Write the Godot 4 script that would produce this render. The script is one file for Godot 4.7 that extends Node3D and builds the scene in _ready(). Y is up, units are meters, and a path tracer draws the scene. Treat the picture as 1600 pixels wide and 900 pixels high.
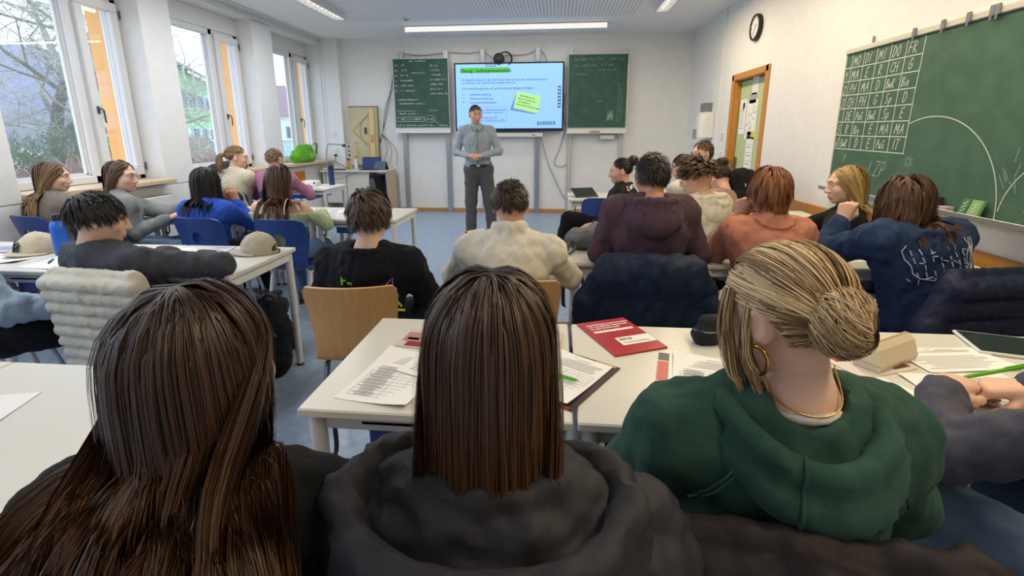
extends Node3D

const CEIL := 3.054
const BACK := -8.767
const REAR := 2.3
const RIGHT := 2.246
const LEFT := -4.22

func _ready() -> void:
	rng.seed = 7
	# ---- camera
	var cam := Camera3D.new()
	cam.name = "camera"
	cam.projection = Camera3D.PROJECTION_FRUSTUM
	cam.near = 0.05
	cam.far = 400.0
	cam.size = 0.05 * 900.0 / 746.3
	cam.frustum_offset = Vector2(0.0, -0.05 * 65.1 / 746.3)
	cam.position = Vector3(0, 1.43, 0)
	cam.rotation_degrees = Vector3(-13.326, 5.343, -0.18)
	add_child(cam)
	cam.current = true
	# ---- sky and exposure
	var env := Environment.new()
	env.background_mode = Environment.BG_SKY
	var sky_mat := ProceduralSkyMaterial.new()
	sky_mat.sky_top_color = Color(0.72, 0.83, 1.0)
	sky_mat.sky_horizon_color = Color(0.9, 0.94, 1.0)
	sky_mat.ground_bottom_color = Color(0.32, 0.32, 0.28)
	sky_mat.ground_horizon_color = Color(0.5, 0.5, 0.48)
	sky_mat.sky_energy_multiplier = SKY
	sky_mat.ground_energy_multiplier = 1.0
	sky_mat.sun_angle_max = 0.0
	var sky := Sky.new()
	sky.sky_material = sky_mat
	env.sky = sky
	env.tonemap_mode = Environment.TONE_MAPPER_LINEAR
	env.tonemap_exposure = 1.0
	env.sdfgi_enabled = true
	env.ssao_enabled = true
	env.ssil_enabled = true
	var we := WorldEnvironment.new()
	we.name = "world_environment"
	we.environment = env
	add_child(we)
	# ---- everything else
	make_materials()
	ceiling_lamps()
	room()
	outside()
	front_wall()
	right_wall()
	furniture()
	people()
	small_things()

const SKY := 1.9
const LAMP := 2.85

# ---------------------------------------------------------------- mesh collector
class Acc:
	var v := PackedVector3Array()
	var n := PackedVector3Array()
	var c := PackedColorArray()
	var i := PackedInt32Array()
	var col := Color(1, 1, 1)

	func vert(p: Vector3, nn: Vector3) -> int:
		v.append(p)
		n.append(nn)
		c.append(col)
		return v.size() - 1

	func tri(a: Vector3, b: Vector3, d: Vector3) -> void:
		var nn := (d - a).cross(b - a).normalized()
		var k := v.size()
		vert(a, nn)
		vert(b, nn)
		vert(d, nn)
		i.append_array(PackedInt32Array([k, k + 1, k + 2]))

	func quad(a: Vector3, b: Vector3, d: Vector3, e: Vector3) -> void:
		var nn := (d - a).cross(b - a).normalized()
		if nn == Vector3.ZERO:
			nn = (e - a).cross(d - a).normalized()
		var k := v.size()
		vert(a, nn)
		vert(b, nn)
		vert(d, nn)
		vert(e, nn)
		i.append_array(PackedInt32Array([k, k + 1, k + 2, k, k + 2, k + 3]))

	func add(o: Acc, t: Transform3D, tint := Color(1, 1, 1)) -> void:
		var k := v.size()
		var nb := t.basis.inverse().transposed()
		var flip := t.basis.determinant() < 0.0
		for q in o.v.size():
			v.append(t * o.v[q])
			n.append((nb * o.n[q]).normalized())
			c.append(o.c[q] * tint)
		for q in range(0, o.i.size(), 3):
			i.append(k + o.i[q])
			if flip:
				i.append(k + o.i[q + 2])
				i.append(k + o.i[q + 1])
			else:
				i.append(k + o.i[q + 1])
				i.append(k + o.i[q + 2])

	func smooth_normals(from := 0, tri_from := 0) -> void:
		for q in range(from, n.size()):
			n[q] = Vector3.ZERO
		for q in range(tri_from, i.size(), 3):
			var a := i[q]
			var b := i[q + 1]
			var d := i[q + 2]
			var f := (v[d] - v[a]).cross(v[b] - v[a])
			n[a] += f
			n[b] += f
			n[d] += f
		for q in range(from, n.size()):
			n[q] = n[q].normalized()

	# box with chamfered edges
	func box(t: Transform3D, size: Vector3, bevel := 0.004) -> void:
		var h := size * 0.5
		var b := minf(bevel, minf(h.x, minf(h.y, h.z)) * 0.9)
		var g := h - Vector3(b, b, b)
		for axis in 3:
			for s in [-1.0, 1.0]:
				var u := (axis + 1) % 3
				var w := (axis + 2) % 3
				var p: Array[Vector3] = []
				for m in [[-1, -1], [1, -1], [1, 1], [-1, 1]]:
					var q := Vector3.ZERO
					q[axis] = h[axis] * s
					q[u] = g[u] * m[0]
					q[w] = g[w] * m[1]
					p.append(t * q)
				if s < 0:
					quad(p[0], p[1], p[2], p[3])
				else:
					quad(p[3], p[2], p[1], p[0])
		if b <= 0.0001:
			return
		for axis in 3:
			var u := (axis + 1) % 3
			var w := (axis + 2) % 3
			for su in [-1.0, 1.0]:
				for sw in [-1.0, 1.0]:
					var p: Array[Vector3] = []
					for m in [[-1, 0], [1, 0], [1, 1], [-1, 1]]:
						var q := Vector3.ZERO
						q[axis] = g[axis] * m[0]
						q[u] = (h[u] if m[1] == 0 else g[u]) * su
						q[w] = (g[w] if m[1] == 0 else h[w]) * sw
						p.append(t * q)
					if su * sw > 0:
						quad(p[0], p[1], p[2], p[3])
					else:
						quad(p[3], p[2], p[1], p[0])
		for sx in [-1.0, 1.0]:
			for sy in [-1.0, 1.0]:
				for sz in [-1.0, 1.0]:
					var a := t * Vector3(h.x * sx, g.y * sy, g.z * sz)
					var d := t * Vector3(g.x * sx, h.y * sy, g.z * sz)
					var e := t * Vector3(g.x * sx, g.y * sy, h.z * sz)
					if sx * sy * sz > 0:
						tri(a, e, d)
					else:
						tri(a, d, e)

	func bx(center: Vector3, size: Vector3, bevel := 0.004) -> void:
		box(Transform3D(Basis(), center), size, bevel)

	func bar(a: Vector3, b: Vector3, w: float, h: float, bevel := 0.002, up := Vector3.UP) -> void:
		var d := b - a
		if absf(d.normalized().dot(up)) > 0.98:
			up = Vector3(0, 0, 1)
		box(Transform3D(Basis.looking_at(d, up), (a + b) * 0.5), Vector3(w, h, d.length()), bevel)

	func tube(pts: PackedVector3Array, radii, sides := 8, caps := true, squash := 1.0) -> void:
		var k0 := v.size()
		var t0 := i.size()
		var prev := Vector3.ZERO
		var m := pts.size()
		for q in m:
			var d := (pts[mini(q + 1, m - 1)] - pts[maxi(q - 1, 0)]).normalized()
			if q == 0:
				prev = (Vector3.UP if absf(d.y) < 0.9 else Vector3.RIGHT)
			var side := d.cross(prev).normalized()
			prev = side.cross(d).normalized()
			var r: float = radii if radii is float else radii[q]
			for s in sides:
				var a := TAU * s / sides
				var o := side * cos(a) + prev * sin(a) * squash
				vert(pts[q] + o * r, o.normalized())
		for q in m - 1:
			for s in sides:
				var a := k0 + q * sides + s
				var b := k0 + q * sides + (s + 1) % sides
				i.append_array(PackedInt32Array([a, b, a + sides, b, b + sides, a + sides]))
		if caps:
			for e in [0, m - 1]:
				var cc := Vector3.ZERO
				var nn: Vector3 = (pts[0] - pts[1]).normalized() if e == 0 else (pts[m - 1] - pts[m - 2]).normalized()
				var kc := vert(pts[e], nn)
				var ring := v.size()
				for s in sides:
					vert(v[k0 + e * sides + s], nn)
				for s in sides:
					if e == 0:
						i.append_array(PackedInt32Array([kc, ring + (s + 1) % sides, ring + s]))
					else:
						i.append_array(PackedInt32Array([kc, ring + s, ring + (s + 1) % sides]))

	# profile: array of Vector2(radius, height); flat shading is broken at sharp corners by repeated points
	func lathe(t: Transform3D, prof: Array, seg := 20, sx := 1.0, sz := 1.0) -> void:
		var rings := []
		for q in prof.size() - 1:
			var a: Vector2 = prof[q]
			var b: Vector2 = prof[q + 1]
			if a.is_equal_approx(b):
				continue
			var k := v.size()
			# smooth along the profile unless the turn is sharp
			var da := (b - a).normalized()
			var na := Vector2(da.y, -da.x)
			var n0 := na
			var n1 := na
			if q > 0:
				var dp: Vector2 = (a - prof[q - 1]).normalized()
				if dp.dot(da) > 0.7:
					n0 = (na + Vector2(dp.y, -dp.x)).normalized()
			if q < prof.size() - 2:
				var dn: Vector2 = (prof[q + 2] - b).normalized()
				if dn.dot(da) > 0.7:
					n1 = (na + Vector2(dn.y, -dn.x)).normalized()
			for s in seg + 1:
				var an := TAU * s / seg
				var cs := cos(an)
				var sn := sin(an)
				vert(t * Vector3(a.x * cs * sx, a.y, a.x * sn * sz), (t.basis * Vector3(n0.x * cs / sx, n0.y, n0.x * sn / sz)).normalized())
				vert(t * Vector3(b.x * cs * sx, b.y, b.x * sn * sz), (t.basis * Vector3(n1.x * cs / sx, n1.y, n1.x * sn / sz)).normalized())
			for s in seg:
				var p := k + s * 2
				i.append_array(PackedInt32Array([p, p + 2, p + 1, p + 1, p + 2, p + 3]))

	func ball(center: Vector3, r: Vector3, seg := 14, basis := Basis()) -> void:
		var k := v.size()
		var rows := seg / 2 + 1
		for a in rows:
			var th := PI * a / (rows - 1)
			for s in seg + 1:
				var an := TAU * s / seg
				var d := Vector3(sin(th) * cos(an), cos(th), sin(th) * sin(an))
				vert(center + basis * (d * r), (basis * (d / r)).normalized())
		for a in rows - 1:
			for s in seg:
				var p := k + a * (seg + 1) + s
				i.append_array(PackedInt32Array([p, p + seg + 1, p + 1, p + 1, p + seg + 1, p + seg + 2]))

	# flat polygon in the xy plane of t, extruded towards -z by depth
	func prism(t: Transform3D, poly: PackedVector2Array, depth: float) -> void:
		var area := 0.0
		for q in poly.size():
			area += poly[q].cross(poly[(q + 1) % poly.size()])
		if area > 0.0:
			poly.reverse()
		var ix := Geometry2D.triangulate_polygon(poly)
		for s in [0.0, -depth]:
			var k := v.size()
			var nn := (t.basis * Vector3(0, 0, 1 if s == 0.0 else -1)).normalized()
			for p in poly:
				vert(t * Vector3(p.x, p.y, s), nn)
			for q in range(0, ix.size(), 3):
				var ccw := (poly[ix[q + 1]] - poly[ix[q]]).cross(poly[ix[q + 2]] - poly[ix[q]]) > 0.0
				if (s == 0.0) == ccw:
					i.append_array(PackedInt32Array([k + ix[q], k + ix[q + 2], k + ix[q + 1]]))
				else:
					i.append_array(PackedInt32Array([k + ix[q], k + ix[q + 1], k + ix[q + 2]]))
		for q in poly.size():
			var a := poly[q]
			var b := poly[(q + 1) % poly.size()]
			quad(t * Vector3(a.x, a.y, 0), t * Vector3(a.x, a.y, -depth), t * Vector3(b.x, b.y, -depth), t * Vector3(b.x, b.y, 0))

	# a sheet of nu x nv points with thickness (offset along the normals), closed at its rims
	func sheet(nu: int, nv: int, pts: PackedVector3Array, thick: float) -> void:
		var nm := PackedVector3Array()
		nm.resize(nu * nv)
		for b in nv:
			for a in nu:
				var du := pts[b * nu + mini(a + 1, nu - 1)] - pts[b * nu + maxi(a - 1, 0)]
				var dv := pts[mini(b + 1, nv - 1) * nu + a] - pts[maxi(b - 1, 0) * nu + a]
				nm[b * nu + a] = du.cross(dv).normalized()
		var k := v.size()
		for s in [0.0, 1.0]:
			for q in nu * nv:
				vert(pts[q] - nm[q] * thick * s, nm[q] if s == 0.0 else -nm[q])
		for s in 2:
			for b in nv - 1:
				for a in nu - 1:
					var p := k + s * nu * nv + b * nu + a
					if s == 0:
						i.append_array(PackedInt32Array([p, p + nu, p + 1, p + 1, p + nu, p + nu + 1]))
					else:
						i.append_array(PackedInt32Array([p, p + 1, p + nu, p + 1, p + nu + 1, p + nu]))
		var rim: Array[int] = []
		for a in nu:
			rim.append(a)
		for b in range(1, nv):
			rim.append(b * nu + nu - 1)
		for a in range(nu - 2, -1, -1):
			rim.append((nv - 1) * nu + a)
		for b in range(nv - 2, 0, -1):
			rim.append(b * nu)
		for q in rim.size():
			var a := rim[q]
			var b := rim[(q + 1) % rim.size()]
			quad(pts[a], pts[b], pts[b] - nm[b] * thick, pts[a] - nm[a] * thick)

	func mesh(origin := Vector3.ZERO) -> ArrayMesh:
		var m := ArrayMesh.new()
		if v.is_empty():
			return m
		var arr := []
		arr.resize(Mesh.ARRAY_MAX)
		var vv := v
		if origin != Vector3.ZERO:
			vv = v.duplicate()
			for q in vv.size():
				vv[q] -= origin
		arr[Mesh.ARRAY_VERTEX] = vv
		arr[Mesh.ARRAY_NORMAL] = n
		arr[Mesh.ARRAY_COLOR] = c
		arr[Mesh.ARRAY_INDEX] = i
		m.add_surface_from_arrays(Mesh.PRIMITIVE_TRIANGLES, arr)
		return m


# ---------------------------------------------------------------- distance field, meshed as surface nets
class Field:
	var o: Vector3
	var s: float
	var nx: int
	var ny: int
	var nz: int
	var d := PackedFloat32Array()

	func _init(lo: Vector3, hi: Vector3, cell: float) -> void:
		s = cell
		o = lo
		nx = int((hi.x - lo.x) / cell) + 2
		ny = int((hi.y - lo.y) / cell) + 2
		nz = int((hi.z - lo.z) / cell) + 2
		d.resize(nx * ny * nz)
		d.fill(1.0)

	# tapered capsule; its extent along axis is divided by flat; k is the width of the blend; cut carves instead of adding
	func bone(a: Vector3, b: Vector3, ra: float, rb: float, k := 0.03, axis := Vector3.ZERO, flat := 1.0, cut := false) -> void:
		var pad := maxf(ra, rb) + k + s * 2.2
		var lo := (a.min(b) - Vector3(pad, pad, pad) - o) / s
		var hi := (a.max(b) + Vector3(pad, pad, pad) - o) / s
		var x0 := maxi(0, int(lo.x))
		var x1 := mini(nx - 1, int(hi.x) + 1)
		var y0 := maxi(0, int(lo.y))
		var y1 := mini(ny - 1, int(hi.y) + 1)
		var z0 := maxi(0, int(lo.z))
		var z1 := mini(nz - 1, int(hi.z) + 1)
		var ba := b - a
		var inv := 1.0 / maxf(ba.length_squared(), 1e-9)
		var dr := rb - ra
		var is_flat := flat != 1.0
		var f1 := flat - 1.0
		var q4 := 0.25 / k
		for z in range(z0, z1 + 1):
			for y in range(y0, y1 + 1):
				var row := (z * ny + y) * nx
				var p := Vector3(o.x + x0 * s, o.y + y * s, o.z + z * s) - a
				for x in range(x0, x1 + 1):
					var t := clampf(p.dot(ba) * inv, 0.0, 1.0)
					var w := p - ba * t
					if is_flat:
						w += axis * (w.dot(axis) * f1)
					var e := w.length() - ra - dr * t
					var at := row + x
					if cut:
						e = -e
						var c := d[at]
						if c < 0.9:
							var h := maxf(k - absf(c - e), 0.0)
							d[at] = maxf(c, e) + h * h * q4
					else:
						var c := d[at]
						var h := maxf(k - absf(c - e), 0.0)
						d[at] = minf(c, e) - h * h * q4
					p.x += s

	func ellipsoid(c0: Vector3, r: Vector3, k := 0.02, basis := Basis(), cut := false) -> void:
		var m := maxf(r.x, maxf(r.y, r.z)) + k + s * 2.2
		var lo := (c0 - Vector3(m, m, m) - o) / s
		var hi := (c0 + Vector3(m, m, m) - o) / s
		var x0 := maxi(0, int(lo.x))
		var x1 := mini(nx - 1, int(hi.x) + 1)
		var y0 := maxi(0, int(lo.y))
		var y1 := mini(ny - 1, int(hi.y) + 1)
		var z0 := maxi(0, int(lo.z))
		var z1 := mini(nz - 1, int(hi.z) + 1)
		var bt := basis.transposed()
		var ir := Vector3(1.0 / r.x, 1.0 / r.y, 1.0 / r.z)
		var ir2 := ir * ir
		var q4 := 0.25 / k
		for z in range(z0, z1 + 1):
			for y in range(y0, y1 + 1):
				var row := (z * ny + y) * nx
				for x in range(x0, x1 + 1):
					var p := bt * (Vector3(o.x + x * s, o.y + y * s, o.z + z * s) - c0)
					var l0 := (p * ir).length()
					var l1 := (p * ir2).length()
					var e := l0 * (l0 - 1.0) / maxf(l1, 1e-6)
					var at := row + x
					var c := d[at]
					if cut:
						if c < 0.9:
							e = -e
							var h := maxf(k - absf(c - e), 0.0)
							d[at] = maxf(c, e) + h * h * q4
					else:
						var h := maxf(k - absf(c - e), 0.0)
						d[at] = minf(c, e) - h * h * q4

	# keeps what lies on the side of the plane that the normal points away from
	func clip(point: Vector3, normal: Vector3) -> void:
		for z in nz:
			for y in ny:
				var row := (z * ny + y) * nx
				for x in nx:
					var at := row + x
					if d[at] < 0.9:
						d[at] = maxf(d[at], (Vector3(o.x + x * s, o.y + y * s, o.z + z * s) - point).dot(normal))

	func mesh(acc: Acc, noise: FastNoiseLite = null, amp := 0.0, stretch := Vector3.ONE) -> void:
		var id := PackedInt32Array()
		id.resize(d.size())
		id.fill(-1)
		var k0 := acc.v.size()
		var t0 := acc.i.size()
		var sx := 1
		var sy := nx
		var sz := nx * ny
		for z in nz - 1:
			for y in ny - 1:
				var at := (z * ny + y) * nx
				for x in nx - 1:
					var v0 := d[at]
					if v0 < 0.9 and v0 > -3.0 * s and v0 < 3.0 * s:
						var v1 := d[at + 1]
						var v2 := d[at + sy]
						var v3 := d[at + sy + 1]
						var v4 := d[at + sz]
						var v5 := d[at + sz + 1]
						var v6 := d[at + sz + sy]
						var v7 := d[at + sz + sy + 1]
						var mn := minf(minf(minf(v0, v1), minf(v2, v3)), minf(minf(v4, v5), minf(v6, v7)))
						if mn < 0.0:
							var mx := maxf(maxf(maxf(v0, v1), maxf(v2, v3)), maxf(maxf(v4, v5), maxf(v6, v7)))
							if mx >= 0.0:
								var p := Vector3.ZERO
								var m := 0
								if (v0 < 0.0) != (v1 < 0.0):
									p += Vector3(v0 / (v0 - v1), 0, 0); m += 1
								if (v2 < 0.0) != (v3 < 0.0):
									p += Vector3(v2 / (v2 - v3), 1, 0); m += 1
								if (v4 < 0.0) != (v5 < 0.0):
									p += Vector3(v4 / (v4 - v5), 0, 1); m += 1
								if (v6 < 0.0) != (v7 < 0.0):
									p += Vector3(v6 / (v6 - v7), 1, 1); m += 1
								if (v0 < 0.0) != (v2 < 0.0):
									p += Vector3(0, v0 / (v0 - v2), 0); m += 1
								if (v1 < 0.0) != (v3 < 0.0):
									p += Vector3(1, v1 / (v1 - v3), 0); m += 1
								if (v4 < 0.0) != (v6 < 0.0):
									p += Vector3(0, v4 / (v4 - v6), 1); m += 1
								if (v5 < 0.0) != (v7 < 0.0):
									p += Vector3(1, v5 / (v5 - v7), 1); m += 1
								if (v0 < 0.0) != (v4 < 0.0):
									p += Vector3(0, 0, v0 / (v0 - v4)); m += 1
								if (v1 < 0.0) != (v5 < 0.0):
									p += Vector3(1, 0, v1 / (v1 - v5)); m += 1
								if (v2 < 0.0) != (v6 < 0.0):
									p += Vector3(0, 1, v2 / (v2 - v6)); m += 1
								if (v3 < 0.0) != (v7 < 0.0):
									p += Vector3(1, 1, v3 / (v3 - v7)); m += 1
								p = o + (Vector3(x, y, z) + p / maxf(m, 1)) * s
								id[at] = acc.vert(p, Vector3.UP)
					at += 1
		for z in range(1, nz - 1):
			for y in range(1, ny - 1):
				var at := (z * ny + y) * nx + 1
				for x in range(1, nx - 1):
					if id[at] >= 0 or d[at] < 0.9:
						var v0 := d[at]
						var inside := v0 < 0.0
						for axis in 3:
							var st := sx if axis == 0 else (sy if axis == 1 else sz)
							if inside != (d[at + st] < 0.0):
								var s1 := sy if axis == 0 else (sz if axis == 1 else sx)
								var s2 := sz if axis == 0 else (sx if axis == 1 else sy)
								var a := id[at]
								var b := id[at - s1]
								var c := id[at - s1 - s2]
								var e := id[at - s2]
								if a >= 0 and b >= 0 and c >= 0 and e >= 0:
									if inside:
										acc.i.append_array(PackedInt32Array([a, e, c, a, c, b]))
									else:
										acc.i.append_array(PackedInt32Array([a, b, c, a, c, e]))
					at += 1
		acc.smooth_normals(k0, t0)
		if noise:
			for q in range(k0, acc.v.size()):
				var p := acc.v[q]
				var w := p * stretch
				acc.v[q] = p + acc.n[q] * (amp * noise.get_noise_3d(w.x, w.y, w.z))
			acc.smooth_normals(k0, t0)


# ---------------------------------------------------------------- nodes
var M := {}
var names := {}
var rng := RandomNumberGenerator.new()

func numbered(called: String) -> String:
	if not names.has(called):
		names[called] = 0
		return called
	names[called] += 1
	return "%s_%03d" % [called, names[called]]

func obj(called: String, a: Acc, m: Material, parent: Node = self, origin := Vector3.ZERO) -> MeshInstance3D:
	return inst(called, a.mesh(origin), m, parent)

func inst(called: String, me: Mesh, m: Material, parent: Node = self, t := Transform3D()) -> MeshInstance3D:
	var o := MeshInstance3D.new()
	o.name = numbered(called) if parent == self else called
	o.mesh = me
	o.material_override = m
	o.transform = t
	parent.add_child(o, true)
	return o

func tag(o: Node, label: String, category: String, group := "") -> void:
	o.set_meta("label", label)
	o.set_meta("category", category)
	if group:
		o.set_meta("group", group)

func thing(called: String, label: String, category: String, at := Vector3.ZERO, turn := 0.0, group := "") -> Node3D:
	var o := Node3D.new()
	o.name = numbered(called)
	add_child(o)
	o.position = at
	o.rotation.y = turn
	tag(o, label, category, group)
	return o

func struct_node(called: String, at := Vector3.ZERO) -> Node3D:
	var o := Node3D.new()
	o.name = numbered(called)
	add_child(o)
	o.position = at
	o.set_meta("kind", "structure")
	return o

func structure(called: String, a: Acc, m: Material, parent: Node = self) -> MeshInstance3D:
	var o := obj(called, a, m, parent)
	if parent == self:
		o.set_meta("kind", "structure")
	return o

func copy(src: Node3D, label: String, at: Vector3, turn := 0.0, group := "") -> Node3D:
	var o: Node3D = src.duplicate()
	var base := String(src.name)
	var cut := base.rfind("_")
	if cut > 0 and base.substr(cut + 1).is_valid_int():
		base = base.substr(0, cut)
	o.name = numbered(base)
	add_child(o)
	o.position = at
	o.rotation.y = turn
	o.set_meta("label", label)
	if group:
		o.set_meta("group", group)
	return o

func mat(hex: String, rough := 0.6, metal := 0.0) -> StandardMaterial3D:
	var m := StandardMaterial3D.new()
	m.albedo_color = Color(hex)
	m.roughness = rough
	m.metallic = metal
	return m

func noise_tex(freq: float, octaves := 4, seed_ := 1, ramp: Array = [], normal := false, strength := 4.0, size := 512) -> NoiseTexture2D:
	var f := FastNoiseLite.new()
	f.seed = seed_
	f.frequency = freq
	f.fractal_octaves = octaves
	var t := NoiseTexture2D.new()
	t.width = size
	t.height = size
	t.seamless = true
	t.noise = f
	if normal:
		t.as_normal_map = true
		t.bump_strength = strength
	elif ramp:
		var g := Gradient.new()
		g.offsets = PackedFloat32Array([0.0, 1.0]) if ramp.size() == 2 else PackedFloat32Array([0.0, 0.5, 1.0])
		var cols := PackedColorArray()
		for r in ramp:
			cols.append(Color(r))
		g.colors = cols
		t.color_ramp = g
	return t

func tri_mat(m: StandardMaterial3D, scale: float, world := true) -> StandardMaterial3D:
	m.uv1_triplanar = true
	m.uv1_world_triplanar = world
	m.uv1_scale = Vector3(scale, scale, scale)
	return m

func glow(hex: String, energy: float) -> StandardMaterial3D:
	var m := mat(hex, 0.5)
	m.emission_enabled = true
	m.emission = Color(hex)
	m.emission_energy_multiplier = energy
	return m

func ring_pts(pts: Array) -> PackedVector3Array:
	return PackedVector3Array(pts)

# smooth curve through points
func curve(pts: Array, steps := 6) -> PackedVector3Array:
	var out := PackedVector3Array()
	for q in pts.size() - 1:
		var p0: Vector3 = pts[maxi(q - 1, 0)]
		var p1: Vector3 = pts[q]
		var p2: Vector3 = pts[q + 1]
		var p3: Vector3 = pts[mini(q + 2, pts.size() - 1)]
		for t in steps:
			out.append(p1.cubic_interpolate(p2, p0, p3, float(t) / steps))
	out.append(pts[pts.size() - 1])
	return out

func make_materials() -> void:
	M.wall = tri_mat(mat("ebebe9", 0.85), 1.1)
	M.wall.albedo_texture = noise_tex(0.01, 4, 3, ["f9f9f9", "ffffff"])
	M.wall.normal_enabled = true
	M.wall.normal_texture = noise_tex(0.08, 3, 4, [], true, 3.0)
	M.wall.normal_scale = 0.12
	M.ceil = mat("eeeeee", 0.9)
	M.floor = tri_mat(mat("ffffff", 0.33), 0.7)
	M.floor.albedo_texture = noise_tex(0.035, 5, 8, ["8497b0", "93a6bd", "a0b1c6"])
	M.floor.roughness_texture = noise_tex(0.02, 4, 9, ["505050", "707070"])
	M.floor.roughness = 1.0
	M.white = mat("e6e6e4", 0.35)
	M.white_metal = mat("dcdcda", 0.38)
	M.frame = mat("dddddc", 0.4)
	M.gasket = mat("4a4c50", 0.6)
	M.glass = mat("f4faff", 0.02)
	M.glass.transparency = BaseMaterial3D.TRANSPARENCY_ALPHA
	M.glass.albedo_color = Color(0.95, 0.98, 1.0, 0.06)
	M.sill = wood("c3a987", "d8c3a2", 3.0)
	M.oak = wood("b87c35", "cb9145", 4.0)
	M.beech = wood("c69558", "d3a267", 2.6)
	M.base = wood("b07c42", "c9975a", 4.0)
	M.alu = mat("b9bdc4", 0.35, 0.75)
	M.steel = mat("c9ccd0", 0.18, 1.0)
	M.chrome = mat("9aa0a8", 0.15, 1.0)
	M.black = mat("17181b", 0.5)
	M.black_gloss = mat("101114", 0.2)
	M.grey = mat("7b7e83", 0.5)
	M.dark = mat("33353a", 0.6)
	M.orange_wall = mat("f0a84e", 0.8)
	M.board = tri_mat(mat("ffffff", 0.75), 0.8)
	M.board.albedo_texture = noise_tex(0.012, 5, 21, ["3f5f4d", "466754", "4f705c"])
	M.board2 = tri_mat(mat("ffffff", 0.7), 0.9)
	M.board2.albedo_texture = noise_tex(0.012, 5, 22, ["2f5348", "36594d", "3e6355"])
	M.chalk = mat("dfe6dc", 0.95)
	M.chalk_dim = mat("8fa99b", 0.95)
	M.desk = mat("d8d6cc", 0.32)
	M.desk_edge = mat("c9c8c0", 0.45)
	M.blue = mat("2b4686", 0.38)
	M.blue_tray = mat("304c9a", 0.4)
	M.paper = mat("efefec", 0.8)
	M.ink = mat("55565c", 0.9)
	M.skin = skin_mat("d9a78c")
	M.skin_pale = skin_mat("e3b8a0")
	M.skin_tan = skin_mat("c18f6c")
	M.eye = mat("ffffff", 0.15)
	M.eye.vertex_color_use_as_albedo = true
	hair_m = mat("ffffff", 0.42)
	hair_m.vertex_color_use_as_albedo = true
	M.print_ink = mat("8d8f95", 0.9)
	M.bark = mat("ffffff", 0.95)
	M.bark.vertex_color_use_as_albedo = true
	M.denim = cloth_mat("5f7fa6")
	M.shoe_dark = mat("26272b", 0.6)
	M.shoe_white = mat("e8e8e6", 0.5)

func wood(a: String, b: String, scale: float) -> StandardMaterial3D:
	var m := mat("ffffff", 0.45)
	var im := Image.create(256, 256, false, Image.FORMAT_RGB8)
	var f := FastNoiseLite.new()
	f.seed = a.hash() % 1000
	f.frequency = 0.02
	f.fractal_octaves = 4
	var ca := Color(a)
	var cb := Color(b)
	for y in 256:
		for x in 256:
			# grain drawn out along y, blended over the seam
			var w := float(y) / 256.0
			var g := lerpf(f.get_noise_2d(x * 5.0, y * 0.35), f.get_noise_2d(x * 5.0, (y - 256) * 0.35), w)
			im.set_pixel(x, y, ca.lerp(cb, clampf(0.5 + g * 1.1, 0.0, 1.0)))
	m.albedo_texture = ImageTexture.create_from_image(im)
	tri_mat(m, scale, false)
	return m

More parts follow.
